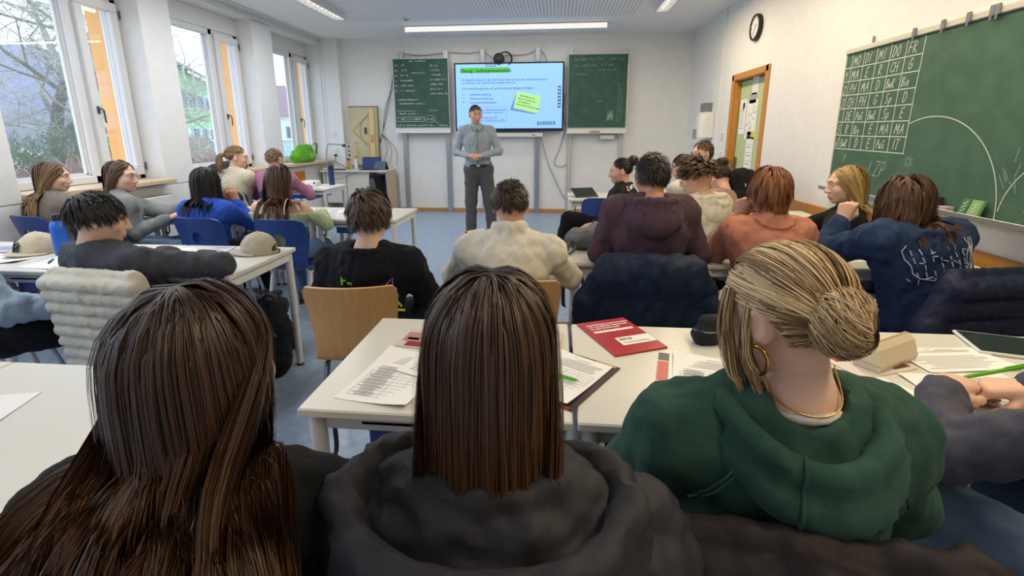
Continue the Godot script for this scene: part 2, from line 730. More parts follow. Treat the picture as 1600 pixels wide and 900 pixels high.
# ---------------------------------------------------------------- lamps
func ceiling_lamps() -> void:
	var glow_cool := glow("fffaf0", 2.6)
	var rows := [[-3.03, "window side"], [1.32, "door side"]]
	var zs := [-6.18, -4.2, -2.2, -0.2]
	var where := ["nearest the front wall", "second from the front wall", "third from the front wall", "rearmost"]
	for r in rows.size():
		for k in zs.size():
			var l := thing("ceiling_lamp", "long white ceiling lamp on the %s, %s" % [rows[r][1], where[k]], "lamp", Vector3(rows[r][0], CEIL, zs[k]), 0, "long ceiling lamps in two rows")
			var a := Acc.new()
			a.bx(Vector3(-0.08, -0.045, 0), Vector3(0.012, 0.09, 1.5), 0.003)
			a.bx(Vector3(0.08, -0.045, 0), Vector3(0.012, 0.09, 1.5), 0.003)
			a.bx(Vector3(0, -0.045, -0.745), Vector3(0.15, 0.088, 0.012), 0.003)
			a.bx(Vector3(0, -0.045, 0.745), Vector3(0.15, 0.088, 0.012), 0.003)
			a.bx(Vector3(0, -0.008, 0), Vector3(0.15, 0.012, 1.48), 0.003)
			obj("housing", a, M.white_metal, l)
			var d := Acc.new()
			d.tube(PackedVector3Array([Vector3(0, -0.045, -0.72), Vector3(0, -0.045, 0.72)]), 0.019, 10)
			obj("light_tube", d, glow_cool, l)
			for q in 13:
				var f := Acc.new()
				f.bx(Vector3(0, -0.07, -0.66 + q * 0.11), Vector3(0.146, 0.026, 0.004), 0.0)
				obj("louvre", f, M.white_metal, l)
			lamp_light(l, Vector3(0, -0.098, 0), Vector2(0.14, 1.45), LAMP, Color(1.0, 0.905, 0.75) if r == 1 else Color(0.98, 0.985, 1.0))
	# lamp over the boards
	var b := thing("board_lamp", "long white lamp across the ceiling in front of the screen", "lamp", Vector3(-0.84, CEIL - 0.004, -7.92))
	var a := Acc.new()
	a.bx(Vector3(0, -0.012, 0.01), Vector3(3.12, 0.024, 0.2), 0.003)
	a.bx(Vector3(0, -0.05, 0.105), Vector3(3.12, 0.1, 0.012), 0.003)
	a.bx(Vector3(-1.555, -0.05, 0.01), Vector3(0.012, 0.09, 0.2), 0.003)
	a.bx(Vector3(1.555, -0.05, 0.01), Vector3(0.012, 0.09, 0.2), 0.003)
	obj("housing", a, M.white_metal, b)
	a = Acc.new()
	a.bx(Vector3(0, -0.05, 0.114), Vector3(3.1, 0.07, 0.006), 0.002)
	obj("light_diffuser", a, glow("f3f1ea", 0.72), b)
	for q in 2:
		var d := Acc.new()
		d.tube(PackedVector3Array([Vector3(-1.5 + q * 1.52, -0.045, 0.0), Vector3(-0.02 + q * 1.52, -0.045, 0.0)]), 0.019, 10)
		obj("light_tube", d, glow_cool, b)
	lamp_light(b, Vector3(0, -0.1, 0.0), Vector2(3.0, 0.14), LAMP * 0.45, Color(1.0, 0.97, 0.92))

func lamp_light(parent: Node3D, at: Vector3, size: Vector2, energy: float, c: Color) -> void:
	var l := AreaLight3D.new()
	l.name = "light"
	l.area_size = size
	l.light_energy = energy
	l.light_color = c
	l.area_range = 14.0
	l.area_attenuation = 2.0
	l.shadow_enabled = true
	l.position = at
	l.rotation_degrees = Vector3(-90, 0, 0)
	parent.add_child(l, true)

# ---------------------------------------------------------------- the shell
const WINDOWS := [[-7.19, -8.62], [-5.26, -6.72], [-3.40, -4.85], [-1.52, -2.98], [0.38, -1.08], [2.2, 0.8]]

func room() -> void:
	var a := Acc.new()
	a.bx(Vector3(-1.0, -0.1, -3.2), Vector3(7.5, 0.2, 11.6), 0.0)
	structure("floor", a, M.floor)
	a = Acc.new()
	a.bx(Vector3(-1.0, CEIL + 0.1, -3.2), Vector3(7.5, 0.2, 11.6), 0.0)
	var ceil := structure("ceiling", a, M.ceil)
	# acoustic field of perforated board, a touch lower than the plaster
	var pm := mat("ffffff", 0.9)
	var im := Image.create(64, 64, false, Image.FORMAT_RGB8)
	im.fill(Color("f0f0f0"))
	for y in 64:
		for x in 64:
			if Vector2(x - 31.5, y - 31.5).length() < 15.0:
				im.set_pixel(x, y, Color("8b8c8e"))
	pm.albedo_texture = ImageTexture.create_from_image(im)
	tri_mat(pm, 21.0)
	for q in 7:
		var p := Acc.new()
		var z := -7.41 + q * 1.3
		p.bx(Vector3(-1.065, CEIL - 0.004, z + 0.65), Vector3(4.2, 0.012, 1.297), 0.001)
		obj("acoustic_panel", p, pm, ceil)
	a = Acc.new()
	a.bx(Vector3(-1.0, 1.5, BACK - 0.1), Vector3(7.5, 3.4, 0.2), 0.0)
	structure("wall_back", a, M.wall)
	a = Acc.new()
	a.bx(Vector3(-1.0, 1.5, REAR + 0.1), Vector3(7.5, 3.4, 0.2), 0.0)
	structure("wall_rear", a, M.wall)
	# right wall with the doorway
	a = Acc.new()
	a.bx(Vector3(RIGHT + 0.15, 1.5, (BACK - 6.64) / 2), Vector3(0.3, 3.4, -6.64 - BACK), 0.0)
	a.bx(Vector3(RIGHT + 0.15, 1.5, (-5.68 + REAR) / 2), Vector3(0.3, 3.4, REAR + 5.68), 0.0)
	a.bx(Vector3(RIGHT + 0.15, 2.6, -6.16), Vector3(0.3, 1.04, 0.96), 0.0)
	structure("wall_right", a, M.wall)
	# left wall: parapet, piers and lintel
	a = Acc.new()
	a.bx(Vector3(LEFT - 0.18, 0.44, -3.2), Vector3(0.36, 0.92, 11.6), 0.0)
	a.bx(Vector3(LEFT - 0.18, 3.06, -3.2), Vector3(0.36, 0.2, 11.6), 0.0)
	var edges := [BACK - 0.1]
	for w in WINDOWS:
		edges.append(w[1])
		edges.append(w[0])
	edges.append(REAR)
	for q in range(0, edges.size(), 2):
		var z0: float = edges[q]
		var z1: float = edges[q + 1]
		a.bx(Vector3(LEFT - 0.18, 1.93, (z0 + z1) / 2), Vector3(0.36, 2.08, z1 - z0), 0.004)
	var wl := structure("wall_left", a, M.wall)
	# coloured insulation outside
	a = Acc.new()
	for q in range(0, edges.size(), 2):
		a.bx(Vector3(LEFT - 0.47, 1.6, (edges[q] + edges[q + 1]) / 2), Vector3(0.22, 4.0, edges[q + 1] - edges[q] + 0.04), 0.004)
	a.bx(Vector3(LEFT - 0.47, 0.3, -3.2), Vector3(0.22, 1.2, 11.6), 0.0)
	a.bx(Vector3(LEFT - 0.47, 3.3, -3.2), Vector3(0.22, 0.8, 11.6), 0.0)
	obj("facade_insulation", a, M.orange_wall, wl)
	# pipe casing in the corner and curtain rail under the ceiling
	a = Acc.new()
	a.bx(Vector3(LEFT + 0.16, CEIL / 2, BACK + 0.06), Vector3(0.34, CEIL, 0.14), 0.004)
	a.bx(Vector3(LEFT + 0.05, CEIL / 2, BACK + 0.133), Vector3(0.006, CEIL - 0.01, 0.01), 0.0)
	structure("trim_1", a, M.wall)
	a = Acc.new()
	for k in 2:
		a.bx(Vector3(LEFT + 0.03 + k * 0.07, CEIL - 0.012, -3.25), Vector3(0.03, 0.022, 10.9), 0.002)
	structure("trim_2", a, M.white_metal)
	for k in WINDOWS.size():
		make_window(k + 1, WINDOWS[k][0], WINDOWS[k][1])
	# skirting
	a = Acc.new()
	a.bx(Vector3((LEFT + 0.35 + RIGHT) / 2, 0.035, BACK + 0.009), Vector3(RIGHT - LEFT - 0.35, 0.07, 0.018), 0.004)
	structure("baseboard_back", a, M.base)
	a = Acc.new()
	a.bx(Vector3(RIGHT - 0.009, 0.035, (BACK - 6.74) / 2), Vector3(0.018, 0.07, -6.74 - BACK), 0.004)
	a.bx(Vector3(RIGHT - 0.009, 0.035, (-5.58 + REAR) / 2), Vector3(0.018, 0.07, REAR + 5.58), 0.004)
	structure("baseboard_right", a, M.base)

func make_window(num: int, z0: float, z1: float) -> void:
	var w := struct_node("window_%d" % num, Vector3(LEFT - 0.28, 0, (z0 + z1) / 2))
	var hw := (z0 - z1) / 2
	var y0 := 0.97
	var y1 := 2.74
	var zm := -hw + 0.5          # local z of the post between fixed pane and sash
	var a := Acc.new()
	var fw := 0.07
	a.bx(Vector3(0, y0 + fw / 2, 0), Vector3(0.08, fw, hw * 2), 0.006)
	a.bx(Vector3(0, y1 - fw / 2, 0), Vector3(0.08, fw, hw * 2), 0.006)
	for z in [hw - fw / 2, -hw + fw / 2, zm + 0.03]:
		a.bx(Vector3(0, (y0 + y1) / 2, z), Vector3(0.08, y1 - y0, fw), 0.006)
	# stepped glazing beads of the fixed pane
	for st in 2:
		var inset := 0.012 + st * 0.016
		var xx := -0.02 - st * 0.02
		a.bx(Vector3(xx, (y0 + y1) / 2, hw - fw - inset / 2), Vector3(0.03, y1 - y0 - fw * 2, inset), 0.002)
		a.bx(Vector3(xx, (y0 + y1) / 2, zm + 0.065 + inset / 2), Vector3(0.03, y1 - y0 - fw * 2, inset), 0.002)
		a.bx(Vector3(xx, y0 + fw + inset / 2, (hw + zm) / 2), Vector3(0.03, inset, hw - zm - 0.1), 0.002)
	obj("window_frame", a, M.frame, w)
	a = Acc.new()
	a.bx(Vector3(0, (y1 + 2.96) / 2, 0), Vector3(0.1, 2.96 - y1, hw * 2), 0.004)
	obj("shutter_box", a, M.white_metal, w)
	a = Acc.new()
	a.bx(Vector3(-0.03, (y0 + y1) / 2, (hw + zm) / 2), Vector3(0.008, y1 - y0 - fw * 2, hw - zm - fw), 0.0)
	obj("fixed_pane", a, M.glass, w)
	# the narrow opening sash
	var sash := Acc.new()
	var sz0 := zm - 0.015
	var sz1 := -hw + 0.03
	var sw := 0.085
	sash.bx(Vector3(0.045, y0 + 0.04 + sw / 2, (sz0 + sz1) / 2), Vector3(0.06, sw, sz0 - sz1), 0.008)
	sash.bx(Vector3(0.045, y1 - 0.04 - sw / 2, (sz0 + sz1) / 2), Vector3(0.06, sw, sz0 - sz1), 0.008)
	sash.bx(Vector3(0.045, (y0 + y1) / 2, sz0 - sw / 2), Vector3(0.06, y1 - y0 - 0.08 - sw * 2, sw), 0.008)
	sash.bx(Vector3(0.045, (y0 + y1) / 2, sz1 + sw / 2), Vector3(0.06, y1 - y0 - 0.08 - sw * 2, sw), 0.008)
	for st in 2:
		sash.bx(Vector3(0.01 - st * 0.02, (y0 + y1) / 2, sz1 + sw + 0.006 + st * 0.009), Vector3(0.022, y1 - y0 - 0.25, 0.016), 0.002)
	var so := obj("sash", sash, M.frame, w)
	a = Acc.new()
	a.bx(Vector3(0.04, (y0 + y1) / 2, (sz0 + sz1) / 2), Vector3(0.008, y1 - y0 - 0.24, sz0 - sz1 - 0.16), 0.0)
	obj("pane", a, M.glass, so)
	a = Acc.new()
	a.bx(Vector3(0.08, 1.66, sz0 - sw / 2), Vector3(0.012, 0.07, 0.03), 0.004)
	a.tube(curve([Vector3(0.085, 1.67, sz0 - sw / 2), Vector3(0.125, 1.665, sz0 - sw / 2), Vector3(0.13, 1.63, sz0 - sw / 2 - 0.004), Vector3(0.125, 1.54, sz0 - sw / 2 - 0.008)], 4), 0.008, 8)
	obj("handle", a, M.gasket, so)
	a = Acc.new()
	for y in [1.1, 2.6]:
		a.tube(PackedVector3Array([Vector3(0.08, y - 0.04, sz1 - 0.012), Vector3(0.08, y + 0.04, sz1 - 0.012)]), 0.008, 6)
	obj("hinge", a, M.gasket, so)
	# roller guide outside
	a = Acc.new()
	for z in [hw - 0.03, -hw + 0.03]:
		a.bx(Vector3(-0.062, (y0 + y1) / 2, z), Vector3(0.03, y1 - y0, 0.035), 0.003)
	obj("roller_guide", a, M.white_metal, w)
	a = Acc.new()
	a.bx(Vector3(0.19, 0.945, 0), Vector3(0.44, 0.045, hw * 2 - 0.02), 0.006)
	obj("window_sill", a, M.sill, w)
	if num > 1 and num <= 4:
		radiator(z0, z1, num)

func radiator(z0: float, z1: float, num: int) -> void:
	var which: String = ["beside the front wall", "second from the front wall", "third from the front wall", "fourth from the front wall"][num - 1]
	var r := thing("radiator", "flat white radiator under the window %s" % which, "radiator", Vector3(LEFT + 0.01, 0, (z0 + z1) / 2), 0, "radiators under the windows")
	var hw := (z0 - z1) / 2 - 0.06
	var a := Acc.new()
	a.bx(Vector3(0.045, 0.5, 0), Vector3(0.07, 0.6, hw * 2), 0.008)
	obj("panel", a, M.white_metal, r)
	a = Acc.new()
	a.bx(Vector3(0.045, 0.803, 0), Vector3(0.06, 0.006, hw * 2 - 0.02), 0.002)
	obj("grille", a, M.grey, r)
	a = Acc.new()
	a.tube(PackedVector3Array([Vector3(0.045, 0.2, -hw - 0.03), Vector3(0.045, 0.0, -hw - 0.03)]), 0.01, 8)
	a.tube(PackedVector3Array([Vector3(0.045, 0.25, -hw + 0.01), Vector3(0.045, 0.2, -hw - 0.03)]), 0.01, 8)
	obj("pipe", a, M.white_metal, r)

# ---------------------------------------------------------------- chalk handwriting: letters as strokes in a box 1 wide and 1 high
const STROKES := {
	"A": [[0, 0, 0.45, 1, 0.75, 0], [0.12, 0.38, 0.7, 0.38]], "B": [[0.1, 0, 0.1, 1, 0.5, 0.95, 0.6, 0.75, 0.15, 0.53, 0.65, 0.42, 0.68, 0.15, 0.1, 0]],
	"C": [[0.75, 0.85, 0.4, 1, 0.1, 0.6, 0.12, 0.2, 0.4, 0, 0.75, 0.15]], "D": [[0.1, 0, 0.12, 1, 0.5, 0.9, 0.72, 0.55, 0.5, 0.1, 0.1, 0]],
	"E": [[0.65, 1, 0.15, 0.97, 0.1, 0, 0.65, 0.03], [0.12, 0.52, 0.55, 0.54]], "F": [[0.1, 0, 0.14, 1, 0.7, 1], [0.12, 0.55, 0.55, 0.55]],
	"G": [[0.72, 0.85, 0.4, 1, 0.1, 0.6, 0.14, 0.15, 0.45, 0, 0.72, 0.2, 0.7, 0.45, 0.42, 0.45]], "H": [[0.1, 0, 0.12, 1], [0.66, 0, 0.7, 1], [0.1, 0.5, 0.68, 0.52]],
	"I": [[0.3, 0, 0.33, 1]], "L": [[0.15, 1, 0.1, 0, 0.6, 0]], "M": [[0.02, 0, 0.14, 1, 0.42, 0.3, 0.72, 1, 0.8, 0]], "O": [[0.4, 1, 0.1, 0.7, 0.1, 0.25, 0.4, 0, 0.7, 0.3, 0.68, 0.75, 0.4, 1]],
	"P": [[0.1, 0, 0.14, 1, 0.55, 0.95, 0.64, 0.7, 0.5, 0.5, 0.13, 0.47]], "R": [[0.1, 0, 0.14, 1, 0.55, 0.95, 0.62, 0.72, 0.14, 0.48, 0.7, 0]],
	"S": [[0.65, 0.9, 0.35, 1, 0.12, 0.75, 0.6, 0.35, 0.5, 0.03, 0.1, 0.08]], "T": [[0.0, 1, 0.75, 0.98], [0.38, 1, 0.34, 0]], "Z": [[0.1, 1, 0.7, 1, 0.1, 0, 0.7, 0]],
	"u": [[0.08, 0.6, 0.1, 0.1, 0.35, 0.02, 0.55, 0.6, 0.55, 0]], "w": [[0.05, 0.55, 0.15, 0, 0.32, 0.45, 0.5, 0, 0.65, 0.6]], "i": [[0.25, 0.55, 0.25, 0], [0.26, 0.75, 0.28, 0.8]],
	"o": [[0.3, 0.55, 0.08, 0.3, 0.3, 0, 0.55, 0.3, 0.3, 0.55]], "p": [[0.1, 0.55, 0.08, -0.35], [0.1, 0.5, 0.45, 0.55, 0.5, 0.2, 0.1, 0.05]],
	"1": [[0.1, 0.6, 0.4, 1, 0.38, 0]], "2": [[0.1, 0.75, 0.35, 1, 0.62, 0.75, 0.08, 0, 0.7, 0.03]], "3": [[0.1, 0.95, 0.6, 0.9, 0.3, 0.55, 0.62, 0.3, 0.4, 0, 0.08, 0.1]],
	"5": [[0.6, 1, 0.2, 0.97, 0.15, 0.58, 0.55, 0.5, 0.5, 0.05, 0.08, 0.06]], "6": [[0.55, 1, 0.15, 0.5, 0.15, 0.1, 0.5, 0.05, 0.5, 0.4, 0.15, 0.35]], "-": [[0.05, 0.4, 0.5, 0.42]]}

# strokes are laid on a board whose lower left corner is o, with u to the right, v up and w out of the board
func chalk_line(a: Acc, o: Vector3, u: Vector3, v: Vector3, pts: Array, width: float) -> void:
	var w := u.cross(v)
	for q in pts.size() - 1:
		var p: Vector2 = pts[q]
		var r: Vector2 = pts[q + 1]
		var d := (r - p)
		if d.length() < 0.0004:
			continue
		d = d.normalized()
		var s := Vector2(-d.y, d.x) * width * 0.5
		p -= d * width * 0.3
		r += d * width * 0.3
		var c: Array[Vector3] = []
		for e in [p + s, r + s, r - s, p - s]:
			c.append(o + u * e.x + v * e.y + w * 0.0012)
		a.quad(c[0], c[1], c[2], c[3])

func chalk_text(a: Acc, o: Vector3, u: Vector3, v: Vector3, at: Vector2, text: String, h: float, width: float, slant := 0.12, squeeze := 0.62) -> void:
	var x := at.x
	for ch in text:
		if STROKES.has(ch):
			for st in STROKES[ch]:
				var pts := []
				for q in range(0, st.size(), 2):
					var yy: float = st[q + 1] + rng.randf_range(-0.03, 0.03)
					pts.append(Vector2(x + (st[q] + rng.randf_range(-0.03, 0.03)) * h * squeeze + yy * h * slant, at.y + yy * h))
				chalk_line(a, o, u, v, pts, width)
		x += h * squeeze * (0.62 if ch in "iI" else (1.05 if ch == "M" else 0.86))

func scribble(a: Acc, o: Vector3, u: Vector3, v: Vector3, at: Vector2, length: float, h: float, width: float) -> void:
	var pts := []
	var x := 0.0
	var up := false
	while x < length:
		pts.append(at + Vector2(x, (rng.randf_range(0.45, 1.0) if up else rng.randf_range(-0.1, 0.15)) * h))
		up = not up
		x += h * rng.randf_range(0.2, 0.42)
		if rng.randf() < 0.1:
			chalk_line(a, o, u, v, pts, width)
			pts = []
			x += h * 0.5
	chalk_line(a, o, u, v, pts, width)

func words(parent: Node, text: String, h: float, at: Vector3, m: Material, t := Basis(), called := "lettering", bold := false, width := 0.0) -> MeshInstance3D:
	var f := SystemFont.new()
	f.font_names = PackedStringArray(["Droid Sans"])
	f.font_weight = 700 if bold else 400
	var tm := TextMesh.new()
	tm.font = f
	tm.text = text
	tm.font_size = 32
	tm.pixel_size = h / 24.0
	tm.depth = 0.0006
	tm.curve_step = 4.0
	tm.horizontal_alignment = HORIZONTAL_ALIGNMENT_LEFT
	tm.vertical_alignment = VERTICAL_ALIGNMENT_TOP
	var o := MeshInstance3D.new()
	o.name = called
	o.mesh = tm
	o.material_override = m
	o.transform = Transform3D(t, at)
	parent.add_child(o, true)
	return o

func poster(called: String, label: String, cat: String, t: Transform3D, w: float, h: float, m: Material, group := "") -> Node3D:
	var o := thing(called, label, cat, t.origin, 0.0, group)
	o.transform = t
	var a := Acc.new()
	a.bx(Vector3(0, 0, 0.0006), Vector3(w, h, 0.0012), 0.0)
	obj("sheet", a, m, o)
	return o

func front_wall() -> void:
	var z := BACK
	# --- upright rails
	var rails := [[-2.77, 2.83, "under the outer edge of the chalkboard with writing"], [-1.97, 2.84, "between the written chalkboard and the screen"], [-1.32, 2.86, "behind the screen, nearer the windows"], [-0.36, 2.86, "behind the screen, nearer the door"], [0.21, 2.82, "under the inner edge of the nearly empty chalkboard"], [1.10, 2.82, "under the outer edge of the nearly empty chalkboard"]]
	for r in rails:
		var o := thing("wall_rail", "upright aluminium rail " + r[2], "rail", Vector3(r[0], 0, z), 0, "upright rails on the front wall")
		var a := Acc.new()
		a.bx(Vector3(0, r[1] / 2, 0.03), Vector3(0.085, r[1], 0.05), 0.004)
		obj("channel", a, M.alu if r[0] < 0 else M.white_metal, o)
		a = Acc.new()
		for s in [-0.022, 0.022]:
			a.bx(Vector3(s, r[1] / 2, 0.06), Vector3(0.012, r[1] - 0.02, 0.012), 0.002)
		obj("guide", a, M.alu, o)
	# --- the two sliding boards
	for k in 2:
		var x0: float = [-2.905, 0.166][k]
		var x1: float = [-1.915, 1.168][k]
		var y0: float = [1.53, 1.515][k]
		var y1: float = [2.70, 2.725][k]
		var o := thing("chalkboard", ["sliding green chalkboard covered with a chalked word list" , "sliding green chalkboard with only faint writing at the top"][k], "chalkboard", Vector3(x0, y0, z + 0.10), 0, "sliding chalkboards on the front wall")
		var w := x1 - x0
		var h := y1 - y0
		var a := Acc.new()
		a.bx(Vector3(w / 2, h / 2, 0.0), Vector3(w - 0.01, h - 0.01, 0.02), 0.002)
		obj("writing_surface", a, M.board2, o)
		a = Acc.new()
		for s in [0.0, w]:
			a.bx(Vector3(s, h / 2, 0.002), Vector3(0.014, h, 0.03), 0.003)
		a.bx(Vector3(w / 2, h, 0.002), Vector3(w, 0.014, 0.03), 0.003)
		a.bx(Vector3(w / 2, 0, 0.002), Vector3(w, 0.014, 0.03), 0.003)
		obj("frame", a, M.alu, o)
		a = Acc.new()
		a.bx(Vector3(w / 2, -0.05, 0.012), Vector3(w + 0.02, 0.08, 0.03), 0.004)
		a.bx(Vector3(w / 2, -0.088, 0.06), Vector3(w + 0.04, 0.012, 0.12), 0.003)
		obj("tray", a, M.white_metal, o)
		a = Acc.new()
		a.bx(Vector3(w / 2, h / 2, -0.025), Vector3(w * 0.9, 0.08, 0.03), 0.003)
		obj("carriage", a, M.grey, o)
		var c := Acc.new()
		var og := Vector3(0, 0, 0.0105)
		var U := Vector3.RIGHT
		var V := Vector3.UP
		if k == 0:
			scribble(c, og, U, V, Vector2(0.3, h - 0.05), 0.32, 0.024, 0.004)
			for q in 6:
				var yy := h - 0.12 - q * 0.085
				scribble(c, og, U, V, Vector2(0.03, yy), 0.05, 0.026, 0.004)
				scribble(c, og, U, V, Vector2(0.13, yy), [0.08, 0.13, 0.15, 0.22, 0.23, 0.25][q], 0.034, 0.0045)
			scribble(c, og, U, V, Vector2(0.33, h - 0.25), 0.24, 0.03, 0.004)
			for q in 7:
				scribble(c, og, U, V, Vector2(0.66, h - 0.13 - q * 0.078), [0.17, 0.19, 0.2, 0.29, 0.24, 0.22, 0.3][q], 0.032, 0.0045)
			for q in 2:
				scribble(c, og, U, V, Vector2(0.06, h - 0.70 - q * 0.065), 0.4 + q * 0.12, 0.032, 0.0045)
			scribble(c, og, U, V, Vector2(0.05, h - 0.94), 0.36, 0.034, 0.0045)
			scribble(c, og, U, V, Vector2(0.1, h - 1.035), 0.38, 0.034, 0.0045)
			scribble(c, og, U, V, Vector2(0.56, h - 1.03), 0.14, 0.03, 0.004)
			scribble(c, og, U, V, Vector2(0.62, h - 0.88), 0.16, 0.03, 0.004)
			scribble(c, og, U, V, Vector2(0.03, h - 1.14), 0.92, 0.03, 0.004)
			chalk_line(c, og, U, V, [Vector2(0.04, h - 0.985), Vector2(0.52, h - 0.985), Vector2(0.52, h - 1.06), Vector2(0.04, h - 1.06), Vector2(0.04, h - 0.985)], 0.006)
			chalk_line(c, og, U, V, [Vector2(0.04, h - 0.88), Vector2(0.38, h - 0.88)], 0.005)
			var el := []
			for q in 25:
				el.append(Vector2(0.63 + 0.1 * cos(TAU * q / 24), h - 1.015 + 0.055 * sin(TAU * q / 24)))
			chalk_line(c, og, U, V, el, 0.005)
			chalk_line(c, og, U, V, [Vector2(0.7, h - 1.05), Vector2(0.79, h - 1.1)], 0.005)
			obj("chalk_writing", c, M.chalk, o).set_meta("kind", "stuff")
		else:
			scribble(c, og, U, V, Vector2(0.1, h - 0.1), 0.34, 0.045, 0.004)
			scribble(c, og, U, V, Vector2(0.5, h - 0.09), 0.1, 0.045, 0.004)
			scribble(c, og, U, V, Vector2(0.68, h - 0.1), 0.22, 0.045, 0.004)
			scribble(c, og, U, V, Vector2(0.1, h - 0.2), 0.38, 0.04, 0.004)
			scribble(c, og, U, V, Vector2(0.52, h - 0.19), 0.24, 0.036, 0.004)
			scribble(c, og, U, V, Vector2(0.1, h - 0.34), 0.2, 0.04, 0.004)
			scribble(c, og, U, V, Vector2(0.5, h - 0.27), 0.3, 0.03, 0.004)
			scribble(c, og, U, V, Vector2(0.48, h - 0.77), 0.12, 0.022, 0.003)
			for q in 9:
				var xx := 0.68 + q * 0.011
				chalk_line(c, og, U, V, [Vector2(xx, 0.12 + rng.randf() * 0.05), Vector2(xx + 0.012, 0.2 + rng.randf() * 0.1)], 0.01)
			for q in 3:
				chalk_line(c, og, U, V, [Vector2(0.84 + q * 0.035, 0.1), Vector2(0.86 + q * 0.03, 0.75 - q * 0.1)], 0.004)
			obj("chalk_writing", c, M.chalk_dim, o).set_meta("kind", "stuff")
	var e := Acc.new()
	e.bx(Vector3(0.64, 1.445, z + 0.165), Vector3(0.17, 0.035, 0.05), 0.006)
	tag(obj("board_eraser", e, mat("b5783a", 0.8)), "orange-brown felt eraser on the tray under the nearly empty chalkboard", "eraser")
	e = Acc.new()
	e.bx(Vector3(0.86, 1.36, z + 0.10), Vector3(0.24, 0.07, 0.09), 0.006)
	e.bx(Vector3(0.80, 1.362, z + 0.147), Vector3(0.1, 0.02, 0.004), 0.0)
	tag(obj("chalk_box", e, M.white_metal), "small white chalk box under the nearly empty chalkboard", "box")
	# --- the screen
	var s := thing("screen", "large flat screen showing a blue slide with green heading", "screen", Vector3(-0.853, 2.037, z + 0.155))
	var a := Acc.new()
	a.bx(Vector3(0, 0, -0.03), Vector3(1.9, 1.145, 0.06), 0.008)
	obj("case", a, mat("1b2133", 0.35), s)
	a = Acc.new()
	a.bx(Vector3(0, 0.012, 0.001), Vector3(1.845, 1.07, 0.004), 0.0)
	obj("display", a, glow("86b4fb", 0.82), s)
	var l := AreaLight3D.new()
	l.name = "screen_light"
	l.area_size = Vector2(1.8, 1.0)
	l.light_energy = 0.25
	l.light_color = Color("9cc2ff")
	l.area_range = 10.0
	l.area_attenuation = 2.0
	l.shadow_enabled = true
	l.position = Vector3(0, 0, 0.02)
	l.rotation_degrees = Vector3(0, 180, 0)
	s.add_child(l)
	var ink := mat("1d3350", 0.8)
	var slide := Node3D.new()
	slide.name = "slide"
	slide.position = Vector3(-0.95, 0.5725, 0.0035)
	s.add_child(slide)
	# slide coordinates: metres from the upper left corner of the case; one photographed pixel is about 11 mm
	a = Acc.new()
	a.bx(Vector3(0.54, -0.125, 0), Vector3(0.86, 0.085, 0.001), 0.0)
	obj("heading_bar", a, glow("45b02c", 0.62), slide)
	words(slide, "Übung - Selbstpräsentation", 0.05, Vector3(0.118, -0.098, 0.001), ink, Basis(), "heading_text", true)
	a = Acc.new()
	a.bx(Vector3(0.64, -0.045, 0), Vector3(0.18, 0.045, 0.001), 0.0)
	obj("tool_tab", a, glow("4d6ea8", 0.6), slide)
	for q in 5:
		a = Acc.new()
		a.bx(Vector3(0.575 + q * 0.032, -0.045, 0.001), Vector3(0.018, 0.018, 0.001), 0.0)
		obj("tool_icon", a, glow("c6dcff", 0.6), slide)
	var y := -0.255
	for line in ["Zu Beginn eines AC will das Unternehmen wissen, mit wem man es", "zu tun hat. Die Teilnehmer stellen sich vor.", "", "Die Vorstellung kann auf verschiedenen Wegen erfolgen:"]:
		if line:
			words(slide, line, 0.037, Vector3(0.135, y, 0), ink, Basis(), "text_line")
		y -= 0.047
	y = -0.498
	for line in ["Selbstvorstellung", "Partnervorstellung", "Gruppenpräsentation"]:
		words(slide, line, 0.036, Vector3(0.27, y, 0), ink, Basis(), "text_line")
		a = Acc.new()
		a.lathe(Transform3D(Basis(Vector3.RIGHT, PI / 2), Vector3(0.155, y - 0.022, 0)), [Vector2(0, 0.0006), Vector2(0.009, 0.0006), Vector2(0.009, 0)], 10)
		obj("bullet", a, ink, slide)
		y -= 0.066
	a = Acc.new()
	for q in [[0.63, -0.73, 0.55, 0.003], [0.63, -0.985, 0.55, 0.003]]:
		a.bx(Vector3(q[0], q[1], 0), Vector3(q[2], q[3], 0.001), 0.0)
	for x in [0.355, 0.905]:
		a.bx(Vector3(x, -0.857, 0), Vector3(0.003, 0.255, 0.001), 0.0)
	obj("text_box", a, ink, slide)
	y = -0.755
	for line in ["Übung: Selbstpräsentation", "Vorbereitung: 5 Minuten", "Dauer:", "- 2 Minuten pro TN", "- keine: 3 Minuten pro TN"]:
		words(slide, line, 0.033, Vector3(0.37, y, 0), ink, Basis(), "text_line")
		y -= 0.044
	words(slide, "5", 0.02, Vector3(0.14, -1.02, 0), ink, Basis(), "page_number")
	var nt := Basis(Vector3(0, 0, 1), deg_to_rad(-13.0))
	a = Acc.new()
	a.box(Transform3D(nt, Vector3(1.27, -0.66, 0.0)), Vector3(0.43, 0.29, 0.0012), 0.0)
	obj("sticky_note", a, glow("a3d98a", 0.66), slide)
	a = Acc.new()
	a.prism(Transform3D(nt, Vector3(1.27, -0.66, -0.0004)), PackedVector2Array([Vector2(-0.215, 0.145), Vector2(-0.262, -0.19), Vector2(0.18, -0.165), Vector2(0.2, -0.14), Vector2(-0.2, -0.14)]), 0.0004)
	obj("note_shadow_print", a, glow("5a86cc", 0.6), slide)
	y = 0.105
	for line in [["Mein Name ist...", 0.02], ["Ich bin xx Jahre alt...", -0.01], ["Ich wohne in...", 0.01], ["Freue mich auf hier, weil...", -0.025]]:
		words(slide, line[0], 0.026, Vector3(1.27, -0.66, 0.001) + nt * Vector3(-0.165 + line[1], y, 0), mat("1f3a22", 0.8), nt, "note_text", true)
		y -= 0.05
